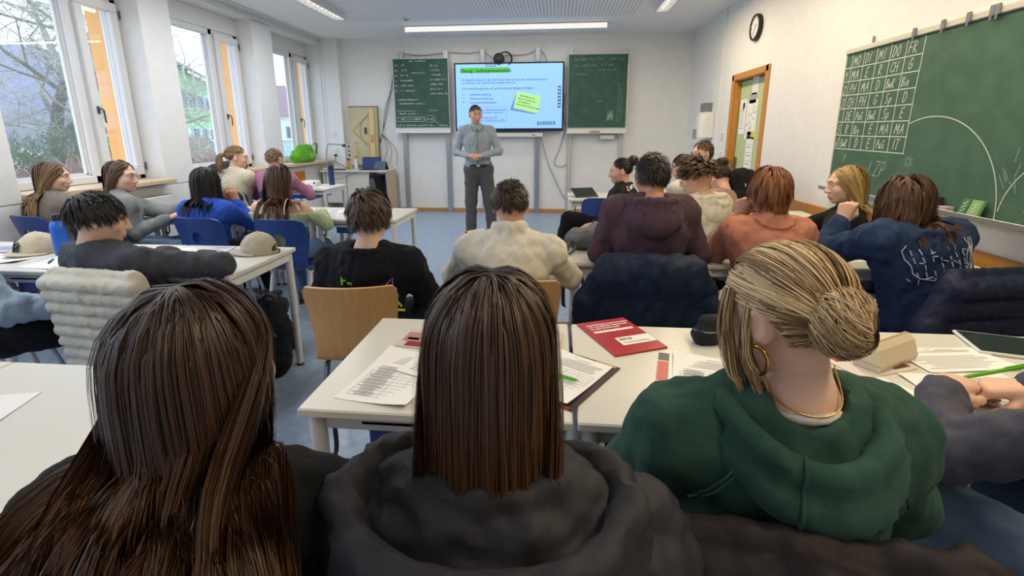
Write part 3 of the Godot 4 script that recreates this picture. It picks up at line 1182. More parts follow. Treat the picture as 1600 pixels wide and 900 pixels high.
	words(slide, "BARMER", 0.06, Vector3(1.44, -0.965, 0), mat("2f6f7c", 0.8), Basis(), "logo_text", true)
	a = Acc.new()
	a.bx(Vector3(1.822, -0.575, 0), Vector3(0.05, 0.36, 0.001), 0.0)
	obj("tool_strip", a, glow("33507e", 0.5), slide)
	for q in 6:
		a = Acc.new()
		a.bx(Vector3(1.822, -0.435 - q * 0.056, 0.001), Vector3(0.026, 0.026, 0.001), 0.0)
		obj("tool_icon", a, glow("c6dcff", 0.6), slide)
	# shelf under the screen
	var sh := thing("screen_shelf", "narrow white shelf under the large screen", "shelf", Vector3(-0.84, 1.40, z + 0.02))
	a = Acc.new()
	a.bx(Vector3(0.0, 0.0, 0.07), Vector3(1.16, 0.07, 0.14), 0.005)
	obj("board", a, M.white_metal, sh)
	a = Acc.new()
	a.bx(Vector3(0.42, 0.0, 0.142), Vector3(0.05, 0.018, 0.003), 0.001)
	obj("badge", a, M.grey, sh)
	# round black speaker and looped cable above the screen
	var sp := thing("conference_camera", "round black camera with coiled cable on top of the screen", "camera", Vector3(-1.02, 2.61, z + 0.12))
	a = Acc.new()
	a.lathe(Transform3D(Basis(Vector3.RIGHT, PI / 2), Vector3(0, 0.055, 0.03)), [Vector2(0, -0.04), Vector2(0.075, -0.04), Vector2(0.095, -0.02), Vector2(0.095, 0.02), Vector2(0.07, 0.04), Vector2(0, 0.04)], 24)
	obj("body", a, M.black, sp)
	a = Acc.new()
	a.lathe(Transform3D(Basis(Vector3.RIGHT, PI / 2), Vector3(0, 0.055, 0.074)), [Vector2(0, 0.004), Vector2(0.014, 0.004), Vector2(0.014, -0.004)], 14)
	obj("lens", a, M.chrome, sp)
	a = Acc.new()
	var loop := []
	for q in 19:
		var an := PI * 1.15 - q * PI * 1.45 / 18
		loop.append(Vector3(0.1 + 0.115 * cos(an), 0.05 + 0.115 * sin(an), 0.0 + 0.002 * q))
	a.tube(PackedVector3Array(loop), 0.012, 8)
	for q in 14:
		var an := 1.3 - q * 0.14
		a.bx(Vector3(0.1 + 0.128 * cos(an), 0.05 + 0.128 * sin(an), 0.012), Vector3(0.012, 0.012, 0.02), 0.002)
	obj("cable_coil", a, M.black, sp)
	# cables
	cable([Vector3(-2.72, 2.79, z + 0.03), Vector3(-2.4, 2.76, z + 0.03), Vector3(-2.02, 2.79, z + 0.03)], "black cable sagging above the written chalkboard")
	cable([Vector3(-1.9, 2.8, z + 0.04), Vector3(-1.6, 2.78, z + 0.04), Vector3(-1.37, 2.8, z + 0.04)], "black cable sagging above the heading end of the screen")
	cable([Vector3(-1.27, 2.78, z + 0.04), Vector3(-1.15, 2.7, z + 0.05), Vector3(-1.05, 2.66, z + 0.06)], "black cable dropping to the camera above the screen")
	cable([Vector3(-0.92, 2.74, z + 0.04), Vector3(-0.6, 2.74, z + 0.04), Vector3(-0.4, 2.8, z + 0.04)], "black cable sagging above the screen beside the coil")
	cable([Vector3(-0.3, 2.8, z + 0.03), Vector3(-0.24, 2.72, z + 0.04), Vector3(-0.2, 2.6, z + 0.04)], "short black cable behind the screen edge near the empty chalkboard")
	cable([Vector3(-0.3, 1.42, z + 0.05), Vector3(-0.16, 0.9, z + 0.03), Vector3(0.1, 0.35, z + 0.03), Vector3(0.22, 0.18, z + 0.03)], "thin black cable hanging from the screen to the floor")
	cable([Vector3(0.13, 1.5, z + 0.05), Vector3(0.06, 1.2, z + 0.02), Vector3(-0.05, 0.92, z + 0.02), Vector3(0.06, 0.83, z + 0.02), Vector3(0.16, 0.88, z + 0.02)], "thin black cable looping under the empty chalkboard")
	cable([Vector3(0.12, 2.1, z + 0.05), Vector3(0.1, 1.8, z + 0.04), Vector3(0.14, 1.5, z + 0.05)], "thin black cable between the screen and the empty chalkboard")
	# strings from the written board down to the desk corner
	for q in 3:
		cable([Vector3(-2.93, 2.5 - q * 0.12, z + 0.03), Vector3(-3.05 - q * 0.03, 1.9, z + 0.03), Vector3(-3.2, 1.42, z + 0.04), Vector3(-3.3 - q * 0.04, 1.1, z + 0.05)], ["outermost", "middle", "innermost"][q] + " of three dark cords strung beside the written chalkboard", 0.004)
	for q in 3:
		cable([Vector3(-3.2, 1.42, z + 0.04), Vector3(-3.12 + q * 0.08, 1.15, z + 0.04), Vector3(-3.22 + q * 0.14, 0.86, z + 0.1)], ["steepest", "middle", "flattest"][q] + " of three cords fanning out above the teacher desk", 0.004)
	cable([Vector3(-2.78, 1.25, z + 0.01), Vector3(-2.79, 0.9, z + 0.01), Vector3(-2.78, 0.4, z + 0.01)], "thin grey cord hanging beside the teacher desk from a red pin", 0.002)
	var pin := Acc.new()
	pin.ball(Vector3(-2.78, 1.27, z + 0.012), Vector3(0.012, 0.02, 0.012), 8)
	tag(obj("wall_pin", pin, mat("b3202a", 0.5)), "small red pin in the wall below the written chalkboard", "pin")
	# drawing board with set square leaning in the corner
	var bt := Transform3D(Basis(Vector3.RIGHT, deg_to_rad(-4)), Vector3(-3.53, 0.86, z + 0.1))
	var db := thing("drawing_board", "beige drawing board leaning in the corner behind the desk", "board", bt.origin)
	db.transform = bt
	a = Acc.new()
	a.bx(Vector3(0, 0.53, 0), Vector3(0.56, 1.04, 0.02), 0.003)
	obj("panel", a, mat("c3bb98", 0.6), db)
	a = Acc.new()
	a.bx(Vector3(0.272, 0.53, 0.006), Vector3(0.02, 1.06, 0.03), 0.003)
	a.bx(Vector3(0, 1.05, 0.006), Vector3(0.56, 0.016, 0.03), 0.003)
	obj("edge_strip", a, mat("8a7d58", 0.6), db)
	var ss := thing("set_square", "large yellow triangular set square with curved arc on the drawing board", "set square", bt * Vector3(0, 0, 0.016))
	ss.basis = bt.basis
	a = Acc.new()
	a.tube(PackedVector3Array([Vector3(0.12, 0.95, 0), Vector3(-0.2, 0.62, 0), Vector3(0.12, 0.3, 0)]), 0.005, 6)
	var arc := []
	for q in 13:
		var an := PI / 2 + q * PI / 12
		arc.append(Vector3(0.12 + 0.19 * cos(an), 0.625 + 0.24 * sin(an), 0))
	a.tube(PackedVector3Array(arc), 0.005, 6)
	obj("edge_lines", a, mat("b99a45", 0.5), ss)
	a = Acc.new()
	a.bx(Vector3(0.04, 0.62, 0.012), Vector3(0.035, 0.12, 0.02), 0.006)
	obj("handle", a, M.dark, ss)
	a = Acc.new()
	a.bx(Vector3(0.165, 0.54, 0), Vector3(0.09, 0.95, 0.012), 0.002)
	var ru := thing("board_ruler", "tall pale wooden ruler standing against the drawing board", "ruler", bt * Vector3(0, 0, 0.03))
	ru.basis = bt.basis
	obj("blade", a, mat("d9c187", 0.5), ru)
	a = Acc.new()
	a.bx(Vector3(0.165, 0.48, 0.018), Vector3(0.04, 0.13, 0.024), 0.006)
	obj("grip", a, mat("d98a28", 0.5), ru)
	var cp := thing("board_compass", "wooden chalk compass standing open on the teacher desk", "compass", Vector3(-3.62, 0.80, z + 0.24))
	for q in 2:
		a = Acc.new()
		a.bar(Vector3(0, 0.46, 0), Vector3(-0.03 + q * 0.19, 0.005, 0.0), 0.022, 0.016, 0.003)
		obj("leg", a, mat("d3bb8a", 0.5), cp)
	a = Acc.new()
	a.lathe(Transform3D(Basis(Vector3.RIGHT, PI / 2), Vector3(0, 0.46, 0)), [Vector2(0, -0.016), Vector2(0.02, -0.016), Vector2(0.02, 0.016), Vector2(0, 0.016)], 12)
	obj("hinge", a, M.steel, cp)
	# sockets on the pipe casing
	var fz := BACK + 0.135
	for q in [["light_switch", Vector3(-4.07, 1.42, fz), Vector3(0.08, 0.08, 0.014), "white light switch high on the corner pipe casing", "switch"], ["power_socket", Vector3(-4.06, 1.10, fz), Vector3(0.07, 0.16, 0.02), "double white socket on the pipe casing with a plug", "socket"]]:
		var o := thing(q[0], q[3], q[4], q[1])
		a = Acc.new()
		a.bx(Vector3.ZERO, q[2], 0.004)
		obj("plate", a, M.white, o)
		a = Acc.new()
		a.bx(Vector3(0, 0, q[2].z / 2), Vector3(q[2].x * 0.6, q[2].y * 0.6, 0.006), 0.002)
		obj("rocker", a, M.white_metal, o)
	var pl := Acc.new()
	pl.lathe(Transform3D(Basis(Vector3.RIGHT, PI / 2), Vector3(-4.06, 1.045, fz + 0.03)), [Vector2(0, -0.02), Vector2(0.022, -0.02), Vector2(0.018, 0.025), Vector2(0, 0.025)], 12)
	tag(obj("power_plug", pl, M.black), "black plug in the double socket on the pipe casing", "plug")
	cable([Vector3(-4.06, 1.03, fz + 0.05), Vector3(-4.04, 0.93, fz + 0.07), Vector3(-3.9, 0.86, fz + 0.12), Vector3(-3.78, 0.82, fz + 0.2)], "black power cable from the wall plug to the teacher desk", 0.006)
	var sk := thing("socket_strip", "upright white socket strip on the wall behind the desk", "socket strip", Vector3(-3.85, 1.08, BACK + 0.02))
	a = Acc.new()
	a.bx(Vector3(0, 0, 0.01), Vector3(0.09, 0.34, 0.03), 0.005)
	obj("housing", a, M.white, sk)
	for q in 4:
		a = Acc.new()
		a.lathe(Transform3D(Basis(Vector3.RIGHT, PI / 2), Vector3(0, -0.12 + q * 0.08, 0.026)), [Vector2(0, 0.002), Vector2(0.02, 0.002), Vector2(0.02, -0.004)], 14)
		obj("socket", a, M.dark if q % 2 else M.grey, sk)
	var hk := Acc.new()
	hk.tube(curve([Vector3(-2.2, CEIL, -7.2), Vector3(-2.2, CEIL - 0.05, -7.2), Vector3(-2.18, CEIL - 0.06, -7.19), Vector3(-2.13, CEIL - 0.035, -7.18)], 4), 0.006, 6)
	tag(obj("ceiling_hook", hk, M.gasket), "small dark hook in the ceiling in front of the written chalkboard", "hook")

func cable(pts: Array, label: String, r := 0.005) -> void:
	var a := Acc.new()
	a.tube(curve(pts, 6), r, 5)
	tag(obj("cable", a, M.dark), label, "cable", "loose cables on the front wall")

func right_wall() -> void:
	var x := RIGHT
	# --- long chalkboard
	var o := thing("wall_chalkboard", "long green chalkboard with a chalked timetable on the side wall", "chalkboard", Vector3(x, 0.99, -4.16))
	o.rotation.y = -PI / 2
	# in its own axes: x runs along the wall towards the viewer, z out of the wall
	var w := 3.9
	var h := 1.03
	var a := Acc.new()
	a.bx(Vector3(w / 2, h / 2, 0.012), Vector3(w, h, 0.02), 0.002)
	obj("writing_surface", a, M.board, o)
	a = Acc.new()
	a.bx(Vector3(w / 2, h + 0.008, 0.02), Vector3(w, 0.036, 0.035), 0.004)
	a.bx(Vector3(0, h / 2, 0.014), Vector3(0.012, h, 0.028), 0.003)
	a.bx(Vector3(w, h / 2, 0.014), Vector3(0.012, h, 0.028), 0.003)
	obj("frame", a, mat("cfcabb", 0.45), o)
	a = Acc.new()
	a.bx(Vector3(w / 2, -0.006, 0.05), Vector3(w, 0.016, 0.1), 0.003)
	a.bx(Vector3(w / 2, 0.006, 0.098), Vector3(w, 0.024, 0.006), 0.002)
	obj("tray", a, M.alu, o)
	for u in [0.74, 0.97, 1.147, 1.293, 1.325, 1.9, 2.4]:
		a = Acc.new()
		a.bx(Vector3(u, h + 0.012, 0.044), Vector3(0.03, 0.055, 0.014), 0.004)
		a.tube(PackedVector3Array([Vector3(u, h - 0.01, 0.046), Vector3(u, h - 0.035, 0.05)]), 0.006, 6)
		obj("clip", a, M.grey, o)
	a = Acc.new()
	a.bx(Vector3(0.28, h + 0.045, 0.012), Vector3(0.012, 0.06, 0.012), 0.002)
	obj("hanger", a, M.grey, o)
	var c := Acc.new()
	var og := Vector3(0, 0, 0.0222)
	var U := Vector3.RIGHT
	var V := Vector3.UP
	var cols := [0.0, 0.07, 0.215, 0.36, 0.505, 0.655, 0.81]
	var top := h - 0.02
	var rh := 0.1
	for k in range(1, 7):
		var lean := 0.012 * k
		chalk_line(c, og, U, V, [Vector2(cols[k] + 0.01, top), Vector2(cols[k] - 0.004, top - 0.35), Vector2(cols[k] - 0.008, top - 0.70)], 0.0055)
	for r in range(1, 8):
		chalk_line(c, og, U, V, [Vector2(0.0, top - r * rh + (0.008 if r < 7 else 0.004)), Vector2(0.4, top - r * rh), Vector2(0.81, top - r * rh - (0.0 if r < 7 else 0.006))], 0.0055)
	var rows := [["", "MO", "DI", "MI", "DO", "FR"], ["1", "MA", "E", "R", "CH", "G"], ["2", "PH", "MA", "D", "BwR", "Bio"], ["3", "CH", "PH", "G", "Sp", "D"], ["", "DE", "PuG", "BwR", "Sp", "E"], ["5", "R", "Bio", "E", "MA", "MA"], ["6", "BwR", "D", "E", "PuG", "IT"]]
	for r in 7:
		for k in 6:
			var t: String = rows[r][k]
			var sq := 0.62 if t.length() < 3 else 0.5
			var hh := 0.066 if t.length() < 3 else 0.058
			chalk_text(c, og, U, V, Vector2(cols[k] + (0.012 if k == 0 or t.length() == 3 else (0.025 if t.length() == 2 else 0.048)), top - (r + 1) * rh + 0.018), t, hh, 0.005, 0.16, sq * 1.12)
	chalk_text(c, og, U, V, Vector2(0.47, 0.14), "LZP", 0.1, 0.003, 0.2, 0.7)
	chalk_text(c, og, U, V, Vector2(0.16, 0.22), "F", 0.05, 0.003)
	var circle := []
	for q in 30:
		var an := deg_to_rad(112.0 - q * 112.0 / 29)
		circle.append(Vector2(1.01 + 0.53 * cos(an), 0.0 + 0.53 * sin(an)))
	chalk_line(c, og, U, V, circle, 0.0055)
	var arc2 := []
	for q in 20:
		var an := deg_to_rad(176.0 - q * 80.0 / 19)
		arc2.append(Vector2(2.07 + 0.52 * cos(an), 0.02 + 0.4 * sin(an)))
	chalk_line(c, og, U, V, arc2, 0.0055)
	obj("chalk_writing", c, M.chalk, o).set_meta("kind", "stuff")
	c = Acc.new()
	for q in 14:
		var an := TAU * q / 14
		var r0 := 0.014
		var r1 := 0.035 + 0.012 * (q % 2)
		chalk_line(c, og, U, V, [Vector2(0.86 + r0 * cos(an), 0.255 + r0 * sin(an)), Vector2(0.86 + r1 * cos(an), 0.255 + r1 * sin(an))], 0.004)
	for q in 6:
		chalk_line(c, og, U, V, [Vector2(0.76 + q * 0.022, 0.13), Vector2(0.752 + q * 0.024, 0.17 + 0.012 * (q % 3))], 0.0035)
	for q in 22:
		var p := Vector2(1.55 + rng.randf() * 0.3, 0.05 + rng.randf() * 0.25)
		chalk_line(c, og, U, V, [p, p + Vector2(rng.randf_range(-0.05, 0.05), rng.randf_range(0.02, 0.08))], 0.004)
	obj("chalk_doodles", c, M.chalk_dim, o).set_meta("kind", "stuff")
	# things on the tray
	var tr := func(called: String, label: String, cat: String, u: float, size: Vector3, m: Material, lean := 0.0) -> Node3D:
		var t := thing(called, label, cat, Vector3(x - 0.055, 0.996, -4.16 + u))
		t.rotation = Vector3(0, -PI / 2, 0)
		var b := Acc.new()
		b.box(Transform3D(Basis(Vector3.RIGHT, lean), Vector3(0, size.y / 2, 0)), size, 0.003)
		obj("body", b, m, t)
		return t
	var bx1: Node3D = tr.call("chalk_packet", "dark red chalk packet on the tray of the long chalkboard", "packet", 1.14, Vector3(0.05, 0.075, 0.04), mat("5a2330", 0.5))
	var d1 := Acc.new()
	d1.bx(Vector3(-0.003, 0.045, 0.021), Vector3(0.02, 0.016, 0.001), 0.0)
	obj("label_print", d1, mat("d8c9c4", 0.6), bx1)
	var bx2: Node3D = tr.call("chalk_packet", "purple-black chalk packet on the chalkboard tray beside the red one", "packet", 1.20, Vector3(0.045, 0.07, 0.04), mat("352a48", 0.5))
	d1 = Acc.new()
	d1.bx(Vector3(0, 0.02, 0.021), Vector3(0.035, 0.012, 0.001), 0.0)
	obj("label_print", d1, mat("a996c2", 0.6), bx2)
	tr.call("sponge", "pale pink sponge lying on the long chalkboard's tray", "sponge", 1.27, Vector3(0.06, 0.025, 0.05), mat("b9a9b4", 0.95))
	var g1: Node3D = tr.call("chalk_box", "open dark green chalk box leaning on the chalkboard tray", "box", 1.40, Vector3(0.05, 0.085, 0.02), mat("3f7a3a", 0.6), -0.3)
	var g2: Node3D = tr.call("chalk_box", "light green patterned chalk box leaning on the chalkboard tray", "box", 1.465, Vector3(0.07, 0.085, 0.02), mat("7fae6c", 0.6), -0.3)
	for g in [g1, g2]:
		d1 = Acc.new()
		for q in 3:
			d1.box(Transform3D(Basis(Vector3.RIGHT, -0.3), Vector3(0, 0.042, 0)) * Transform3D(Basis(Vector3(0, 0, 1), 0.6), Vector3(0, -0.02 + q * 0.02, 0.0105)), Vector3(0.03, 0.003, 0.0008), 0.0)
		obj("label_print", d1, M.paper, g)
	# --- wooden guard rail
	var gr := Acc.new()
	gr.bx(Vector3(x - 0.011, 0.66, -1.75), Vector3(0.022, 0.31, 7.3), 0.004)
	structure("trim_3", gr, M.oak)
	# --- conduit
	gr = Acc.new()
	gr.bx(Vector3(x - 0.008, CEIL / 2, -7.19), Vector3(0.016, CEIL, 0.03), 0.003)
	structure("trim_4", gr, M.wall)
	# --- clock
	var ck := thing("wall_clock", "round black wall clock with white face above the door", "clock", Vector3(x, 2.59, -6.08))
	ck.rotation.y = -PI / 2
	var fx := Basis(Vector3.RIGHT, PI / 2)
	a = Acc.new()
	a.lathe(Transform3D(fx, Vector3.ZERO), [Vector2(0, 0), Vector2(0.14, 0), Vector2(0.145, 0.02), Vector2(0.14, 0.045), Vector2(0.125, 0.05), Vector2(0.118, 0.035)], 32)
	obj("case", a, M.black, ck)
	a = Acc.new()
	a.lathe(Transform3D(fx, Vector3(0, 0, 0.034)), [Vector2(0.12, 0), Vector2(0, 0.0)], 32)
	var fc := obj("dial", a, M.paper, ck)
	a = Acc.new()
	for q in 12:
		var an := TAU * q / 12
		a.box(Transform3D(Basis(Vector3(0, 0, 1), an), Basis(Vector3(0, 0, 1), an) * Vector3(0, 0.1, 0.036)), Vector3(0.006 if q % 3 else 0.01, 0.022, 0.001), 0.0)
	obj("hour_mark", a, M.black, fc)
	for q in [[0.055, 0.009, -1.0], [0.09, 0.006, 2.7]]:
		a = Acc.new()
		var b := Basis(Vector3(0, 0, 1), q[2])
		a.box(Transform3D(b, b * Vector3(0, q[0] / 2, 0.039)), Vector3(q[1], q[0], 0.0015), 0.0)
		obj("clock_hand", a, M.black, ck)
	# --- door
	var dr := struct_node("door_1", Vector3(x, 0, -6.16))
	a = Acc.new()
	for s in [-1.0, 1.0]:
		a.bx(Vector3(0.13, 1.05, s * 0.495), Vector3(0.3, 2.1, 0.05), 0.004)
		a.bx(Vector3(-0.008, 1.07, s * 0.515), Vector3(0.03, 2.14, 0.075), 0.006)
	a.bx(Vector3(0.13, 2.09, 0), Vector3(0.3, 0.05, 1.0), 0.004)
	a.bx(Vector3(-0.008, 2.105, 0), Vector3(0.03, 0.075, 1.1), 0.006)
	a.bx(Vector3(0.035, 1.03, -0.462), Vector3(0.06, 2.06, 0.02), 0.003)
	obj("door_frame", a, M.oak, dr)
	a = Acc.new()
	a.bx(Vector3(0.09, 1.03, 0), Vector3(0.04, 2.05, 0.94), 0.004)
	var leaf := obj("door_leaf", a, mat("bccb9a", 0.45), dr)
	a = Acc.new()
	a.bx(Vector3(0.062, 1.04, -0.39), Vector3(0.014, 0.16, 0.06), 0.004)
	a.tube(PackedVector3Array([Vector3(0.06, 1.06, -0.39), Vector3(0.01, 1.06, -0.39), Vector3(0.005, 1.06, -0.28)]), 0.011, 8)
	obj("door_handle", a, mat("8d8570", 0.3, 0.9), leaf)
	# papers on the door leaf
	var onleaf := func(called: String, label: String, y: float, z: float, ww: float, hh: float, m: Material) -> Node3D:
		var p := poster(called, label, "poster", Transform3D(Basis(Vector3.UP, -PI / 2), Vector3(x + 0.068, y, z - 0.13)), ww, hh, m, "papers on the green door")
		return p
	var p1: Node3D = onleaf.call("door_notice", "narrow white notice with a small black emblem on the green door", 1.62, -6.33, 0.2, 0.42, M.paper)
	var p2: Node3D = onleaf.call("door_notice", "large white poster with coloured writing on the green door", 1.58, -6.05, 0.31, 0.46, M.paper)
	var p3: Node3D = onleaf.call("door_notice", "small white notice high on the green door", 1.97, -6.02, 0.17, 0.2, M.paper)
	onleaf.call("door_notice", "grey plastic holder under the highest notice on the green door", 1.83, -6.06, 0.2, 0.12, mat("a9aeb0", 0.3))
	var p4: Node3D = onleaf.call("door_timetable", "white sheet of six ruled rows low on the green door", 1.13, -6.02, 0.22, 0.62, M.paper)
	var pr := Acc.new()
	for q in 6:
		pr.bx(Vector3(0, 0.26 - q * 0.1, 0.0014), Vector3(0.21, 0.006, 0.0006), 0.0)
		pr.bx(Vector3(-0.01, 0.225 - q * 0.1, 0.0014), Vector3(0.15, 0.012, 0.0006), 0.0)
	obj("print", pr, mat("a8aaae", 0.9), p4)
	pr = Acc.new()
	for q in 9:
		pr.bx(Vector3(-0.02, 0.1 - q * 0.03, 0.0014), Vector3(0.11, 0.006, 0.0006), 0.0)
	obj("print", pr, mat("8d9096", 0.9), p1)
	pr = Acc.new()
	pr.prism(Transform3D(Basis(), Vector3(0.01, 0.12, 0.0016)), PackedVector2Array([Vector2(-0.03, 0.05), Vector2(0.03, 0.05), Vector2(0.035, 0), Vector2(0, -0.055), Vector2(-0.035, 0)]), 0.0006)
	obj("emblem", pr, M.black, p1)
	var cl := ["2b2c30", "b5303c", "34558a", "2b2c30"]
	for k in 4:
		pr = Acc.new()
		for q in 14:
			var pp := Vector3(rng.randf_range(-0.13, 0.13), rng.randf_range(-0.13, 0.2), 0.0014)
			pr.box(Transform3D(Basis(Vector3(0, 0, 1), rng.randf_range(-0.6, 0.6)), pp), Vector3(rng.randf_range(0.01, 0.03), 0.006, 0.0006), 0.0)
		obj("handwriting", pr, mat(cl[k], 0.9), p2)
	pr = Acc.new()
	pr.bx(Vector3(0.09, -0.17, 0.0014), Vector3(0.1, 0.07, 0.0008), 0.0)
	obj("yellow_note", pr, mat("d9c63a", 0.8), p2)
	pr = Acc.new()
	for q in 5:
		pr.bx(Vector3(0, 0.06 - q * 0.03, 0.0014), Vector3(0.12, 0.005, 0.0006), 0.0)
	obj("print", pr, mat("8d9096", 0.9), p3)
	# notices on the wall beside the door
	for q in 2:
		var pn := poster("wall_notice", ["upper", "lower"][q] + " of two small white notices beside the door frame", "notice", Transform3D(Basis(Vector3.UP, -PI / 2), Vector3(x - 0.001, 1.36 - q * 0.26, -6.95)), 0.13, 0.2, M.paper, "notices beside the door")
		pr = Acc.new()
		for k in 4:
			pr.bx(Vector3(0, 0.05 - k * 0.03, 0.0014), Vector3(0.08, 0.012, 0.0006), 0.0)
		obj("print", pr, mat("8f9498", 0.9), pn)
	# --- towel dispenser
	var td := thing("towel_dispenser", "white towel dispenser with clear grey window on the wall near the corner", "dispenser", Vector3(x, 1.36, -7.52))
	td.rotation.y = -PI / 2
	a = Acc.new()
	var prof := []
	for q in 13:
		var f := q / 12.0
		prof.append(Vector2(f, 0))
	var pts := PackedVector3Array()
	for b in 9:
		var v := b / 8.0
		for q in 13:
			var f := q / 12.0
			var an := PI * f
			var rr := 1.0 - 0.25 * pow(absf(cos(an)), 6.0)
			pts.append(Vector3(-0.16 * signf(cos(an)) * pow(absf(cos(an)), 0.6), v * 0.36, 0.005 + 0.2 * pow(sin(an), 0.5) * (1.0 - 0.25 * pow(v, 4.0))))
	a.sheet(13, 9, pts, 0.006)
	a.bx(Vector3(0, 0.352, 0.08), Vector3(0.29, 0.016, 0.15), 0.006)
	obj("cover", a, M.white, td)
	a = Acc.new()
	a.bx(Vector3(-0.05, 0.05, 0.2), Vector3(0.2, 0.14, 0.02), 0.008)
	obj("window_strip", a, mat("8d9298", 0.2), td)
	var gp := Acc.new()
	gp.bx(Vector3(x - 0.05, 1.79, -7.62), Vector3(0.1, 0.13, 0.26), 0.006)
	tag(obj("paper_holder", gp, mat("83868a", 0.4, 0.3)), "grey metal box on the wall above the towel dispenser", "box")
	var wp := poster("wall_poster", "pale printed notice on the wall under the towel dispenser", "notice", Transform3D(Basis(Vector3.UP, -PI / 2), Vector3(x - 0.001, 1.12, -7.75)), 0.3, 0.34, mat("d3d5d6", 0.7))
	words(wp, "TOP", 0.05, Vector3(-0.13, 0.15, 0.0013), M.grey, Basis(), "print")

# ---------------------------------------------------------------- heads, hands, hair, bodies
var HEAD: Acc
var HANDS := {}
var EYE: Acc
var cloth_noise := FastNoiseLite.new()
const SKULL_C := Vector3(0, 0.025, 0.012)
const SKULL_R := Vector3(0.076, 0.09, 0.094)

func make_head() -> Acc:
	var f := Field.new(Vector3(-0.105, -0.19, -0.135), Vector3(0.105, 0.13, 0.125), 0.0042)
	f.bone(Vector3(0, -0.06, 0.022), Vector3(0, -0.18, 0.04), 0.05, 0.054, 0.03)
	f.ellipsoid(SKULL_C, Vector3(0.074, 0.088, 0.092), 0.02)
	f.ellipsoid(Vector3(0, -0.008, -0.022), Vector3(0.064, 0.088, 0.07), 0.03)
	f.ellipsoid(Vector3(0, -0.06, -0.028), Vector3(0.053, 0.05, 0.056), 0.03)
	f.ellipsoid(Vector3(0, -0.098, -0.06), Vector3(0.024, 0.017, 0.02), 0.025)
	for s in [-1.0, 1.0]:
		f.ellipsoid(Vector3(s * 0.04, -0.03, -0.06), Vector3(0.022, 0.02, 0.02), 0.025)
		f.bone(Vector3(s * 0.014, 0.021, -0.087), Vector3(s * 0.046, 0.021, -0.074), 0.011, 0.009, 0.02)
		f.ellipsoid(Vector3(s * 0.031, 0.002, -0.094), Vector3(0.019, 0.011, 0.013), 0.012, Basis(), true)
		f.bone(Vector3(s * 0.018, 0.0085, -0.087), Vector3(s * 0.044, 0.008, -0.076), 0.005, 0.005, 0.006)
		f.bone(Vector3(s * 0.02, -0.009, -0.085), Vector3(s * 0.042, -0.009, -0.075), 0.004, 0.004, 0.006)
		f.ellipsoid(Vector3(s * 0.011, -0.043, -0.096), Vector3(0.009, 0.007, 0.009), 0.008)
		var eb := Basis(Vector3.UP, s * -0.45) * Basis(Vector3.RIGHT, -0.15)
		f.ellipsoid(Vector3(s * 0.079, -0.006, 0.012), Vector3(0.009, 0.032, 0.02), 0.008, eb)
		f.ellipsoid(Vector3(s * 0.088, -0.004, 0.006), Vector3(0.006, 0.019, 0.010), 0.006, eb, true)
	f.bone(Vector3(0, 0.008, -0.089), Vector3(0, -0.038, -0.107), 0.008, 0.0125, 0.014)
	f.bone(Vector3(-0.019, -0.068, -0.083), Vector3(0.019, -0.068, -0.083), 0.006, 0.006, 0.012)
	f.bone(Vector3(0, -0.067, -0.09), Vector3(0, -0.068, -0.09), 0.006, 0.006, 0.012)
	f.bone(Vector3(-0.014, -0.0795, -0.084), Vector3(0.014, -0.0795, -0.084), 0.007, 0.007, 0.01)
	f.bone(Vector3(-0.02, -0.0735, -0.095), Vector3(0.02, -0.0735, -0.095), 0.0025, 0.0025, 0.004, Vector3.ZERO, 1.0, true)
	var a := Acc.new()
	f.mesh(a)
	for q in a.v.size():
		var p := a.v[q]
		if p.z < -0.07 and absf(p.x) < 0.025 and p.y < -0.062 and p.y > -0.088:
			a.c[q] = Color(0.86, 0.56, 0.55)
	return a

# a right hand: wrist at the origin, fingers towards -z, palm down, thumb on the -x side
func make_hand(curl: Array, thumb: Array, spread := 1.0) -> Acc:
	var f := Field.new(Vector3(-0.085, -0.1, -0.2), Vector3(0.065, 0.045, 0.04), 0.0042)
	var base := [Vector3(-0.03, 0.0, -0.088), Vector3(-0.01, 0.003, -0.092), Vector3(0.01, 0.001, -0.087), Vector3(0.028, -0.003, -0.078)]
	var lens := [[0.042, 0.026, 0.021], [0.046, 0.029, 0.022], [0.042, 0.027, 0.021], [0.033, 0.021, 0.019]]
	f.bone(Vector3(0, 0, 0.035), Vector3(0, 0, -0.01), 0.026, 0.027, 0.012, Vector3.UP, 1.35)
	for k in 4:
		f.bone(Vector3(-0.014 + k * 0.009, 0, -0.012), base[k], 0.017, 0.0125, 0.016)
	for k in 4:
		var p: Vector3 = base[k]
		var out := deg_to_rad((-7.0 + k * 5.5) * spread)
		var an := 0.0
		for j in 3:
			an += deg_to_rad(curl[k][j])
			var d := Vector3(sin(out) * cos(an), -sin(an), -cos(out) * cos(an))
			var r0: float = [0.0098, 0.0088, 0.008][j] * (0.88 if k == 3 else 1.0)
			var q: Vector3 = p + d * lens[k][j]
			f.bone(p, q, r0, r0 * 0.92, 0.005)
			p = q
	for j in 3:
		f.bone(thumb[j], thumb[j + 1], [0.017, 0.0115, 0.0098][j], [0.012, 0.0102, 0.0085][j], 0.008)
	var a := Acc.new()
	f.mesh(a)
	return a

func make_eye() -> Acc:
	var a := Acc.new()
	a.ball(Vector3.ZERO, Vector3(0.0122, 0.0122, 0.0122), 20)
	for q in a.v.size():
		var d := a.v[q].normalized()
		if -d.z > 0.93:
			a.c[q] = Color(0.01, 0.01, 0.01)
		elif -d.z > 0.82:
			a.c[q] = Color(0.12, 0.07, 0.04)
		else:
			a.c[q] = Color(0.7, 0.66, 0.63)
	return a

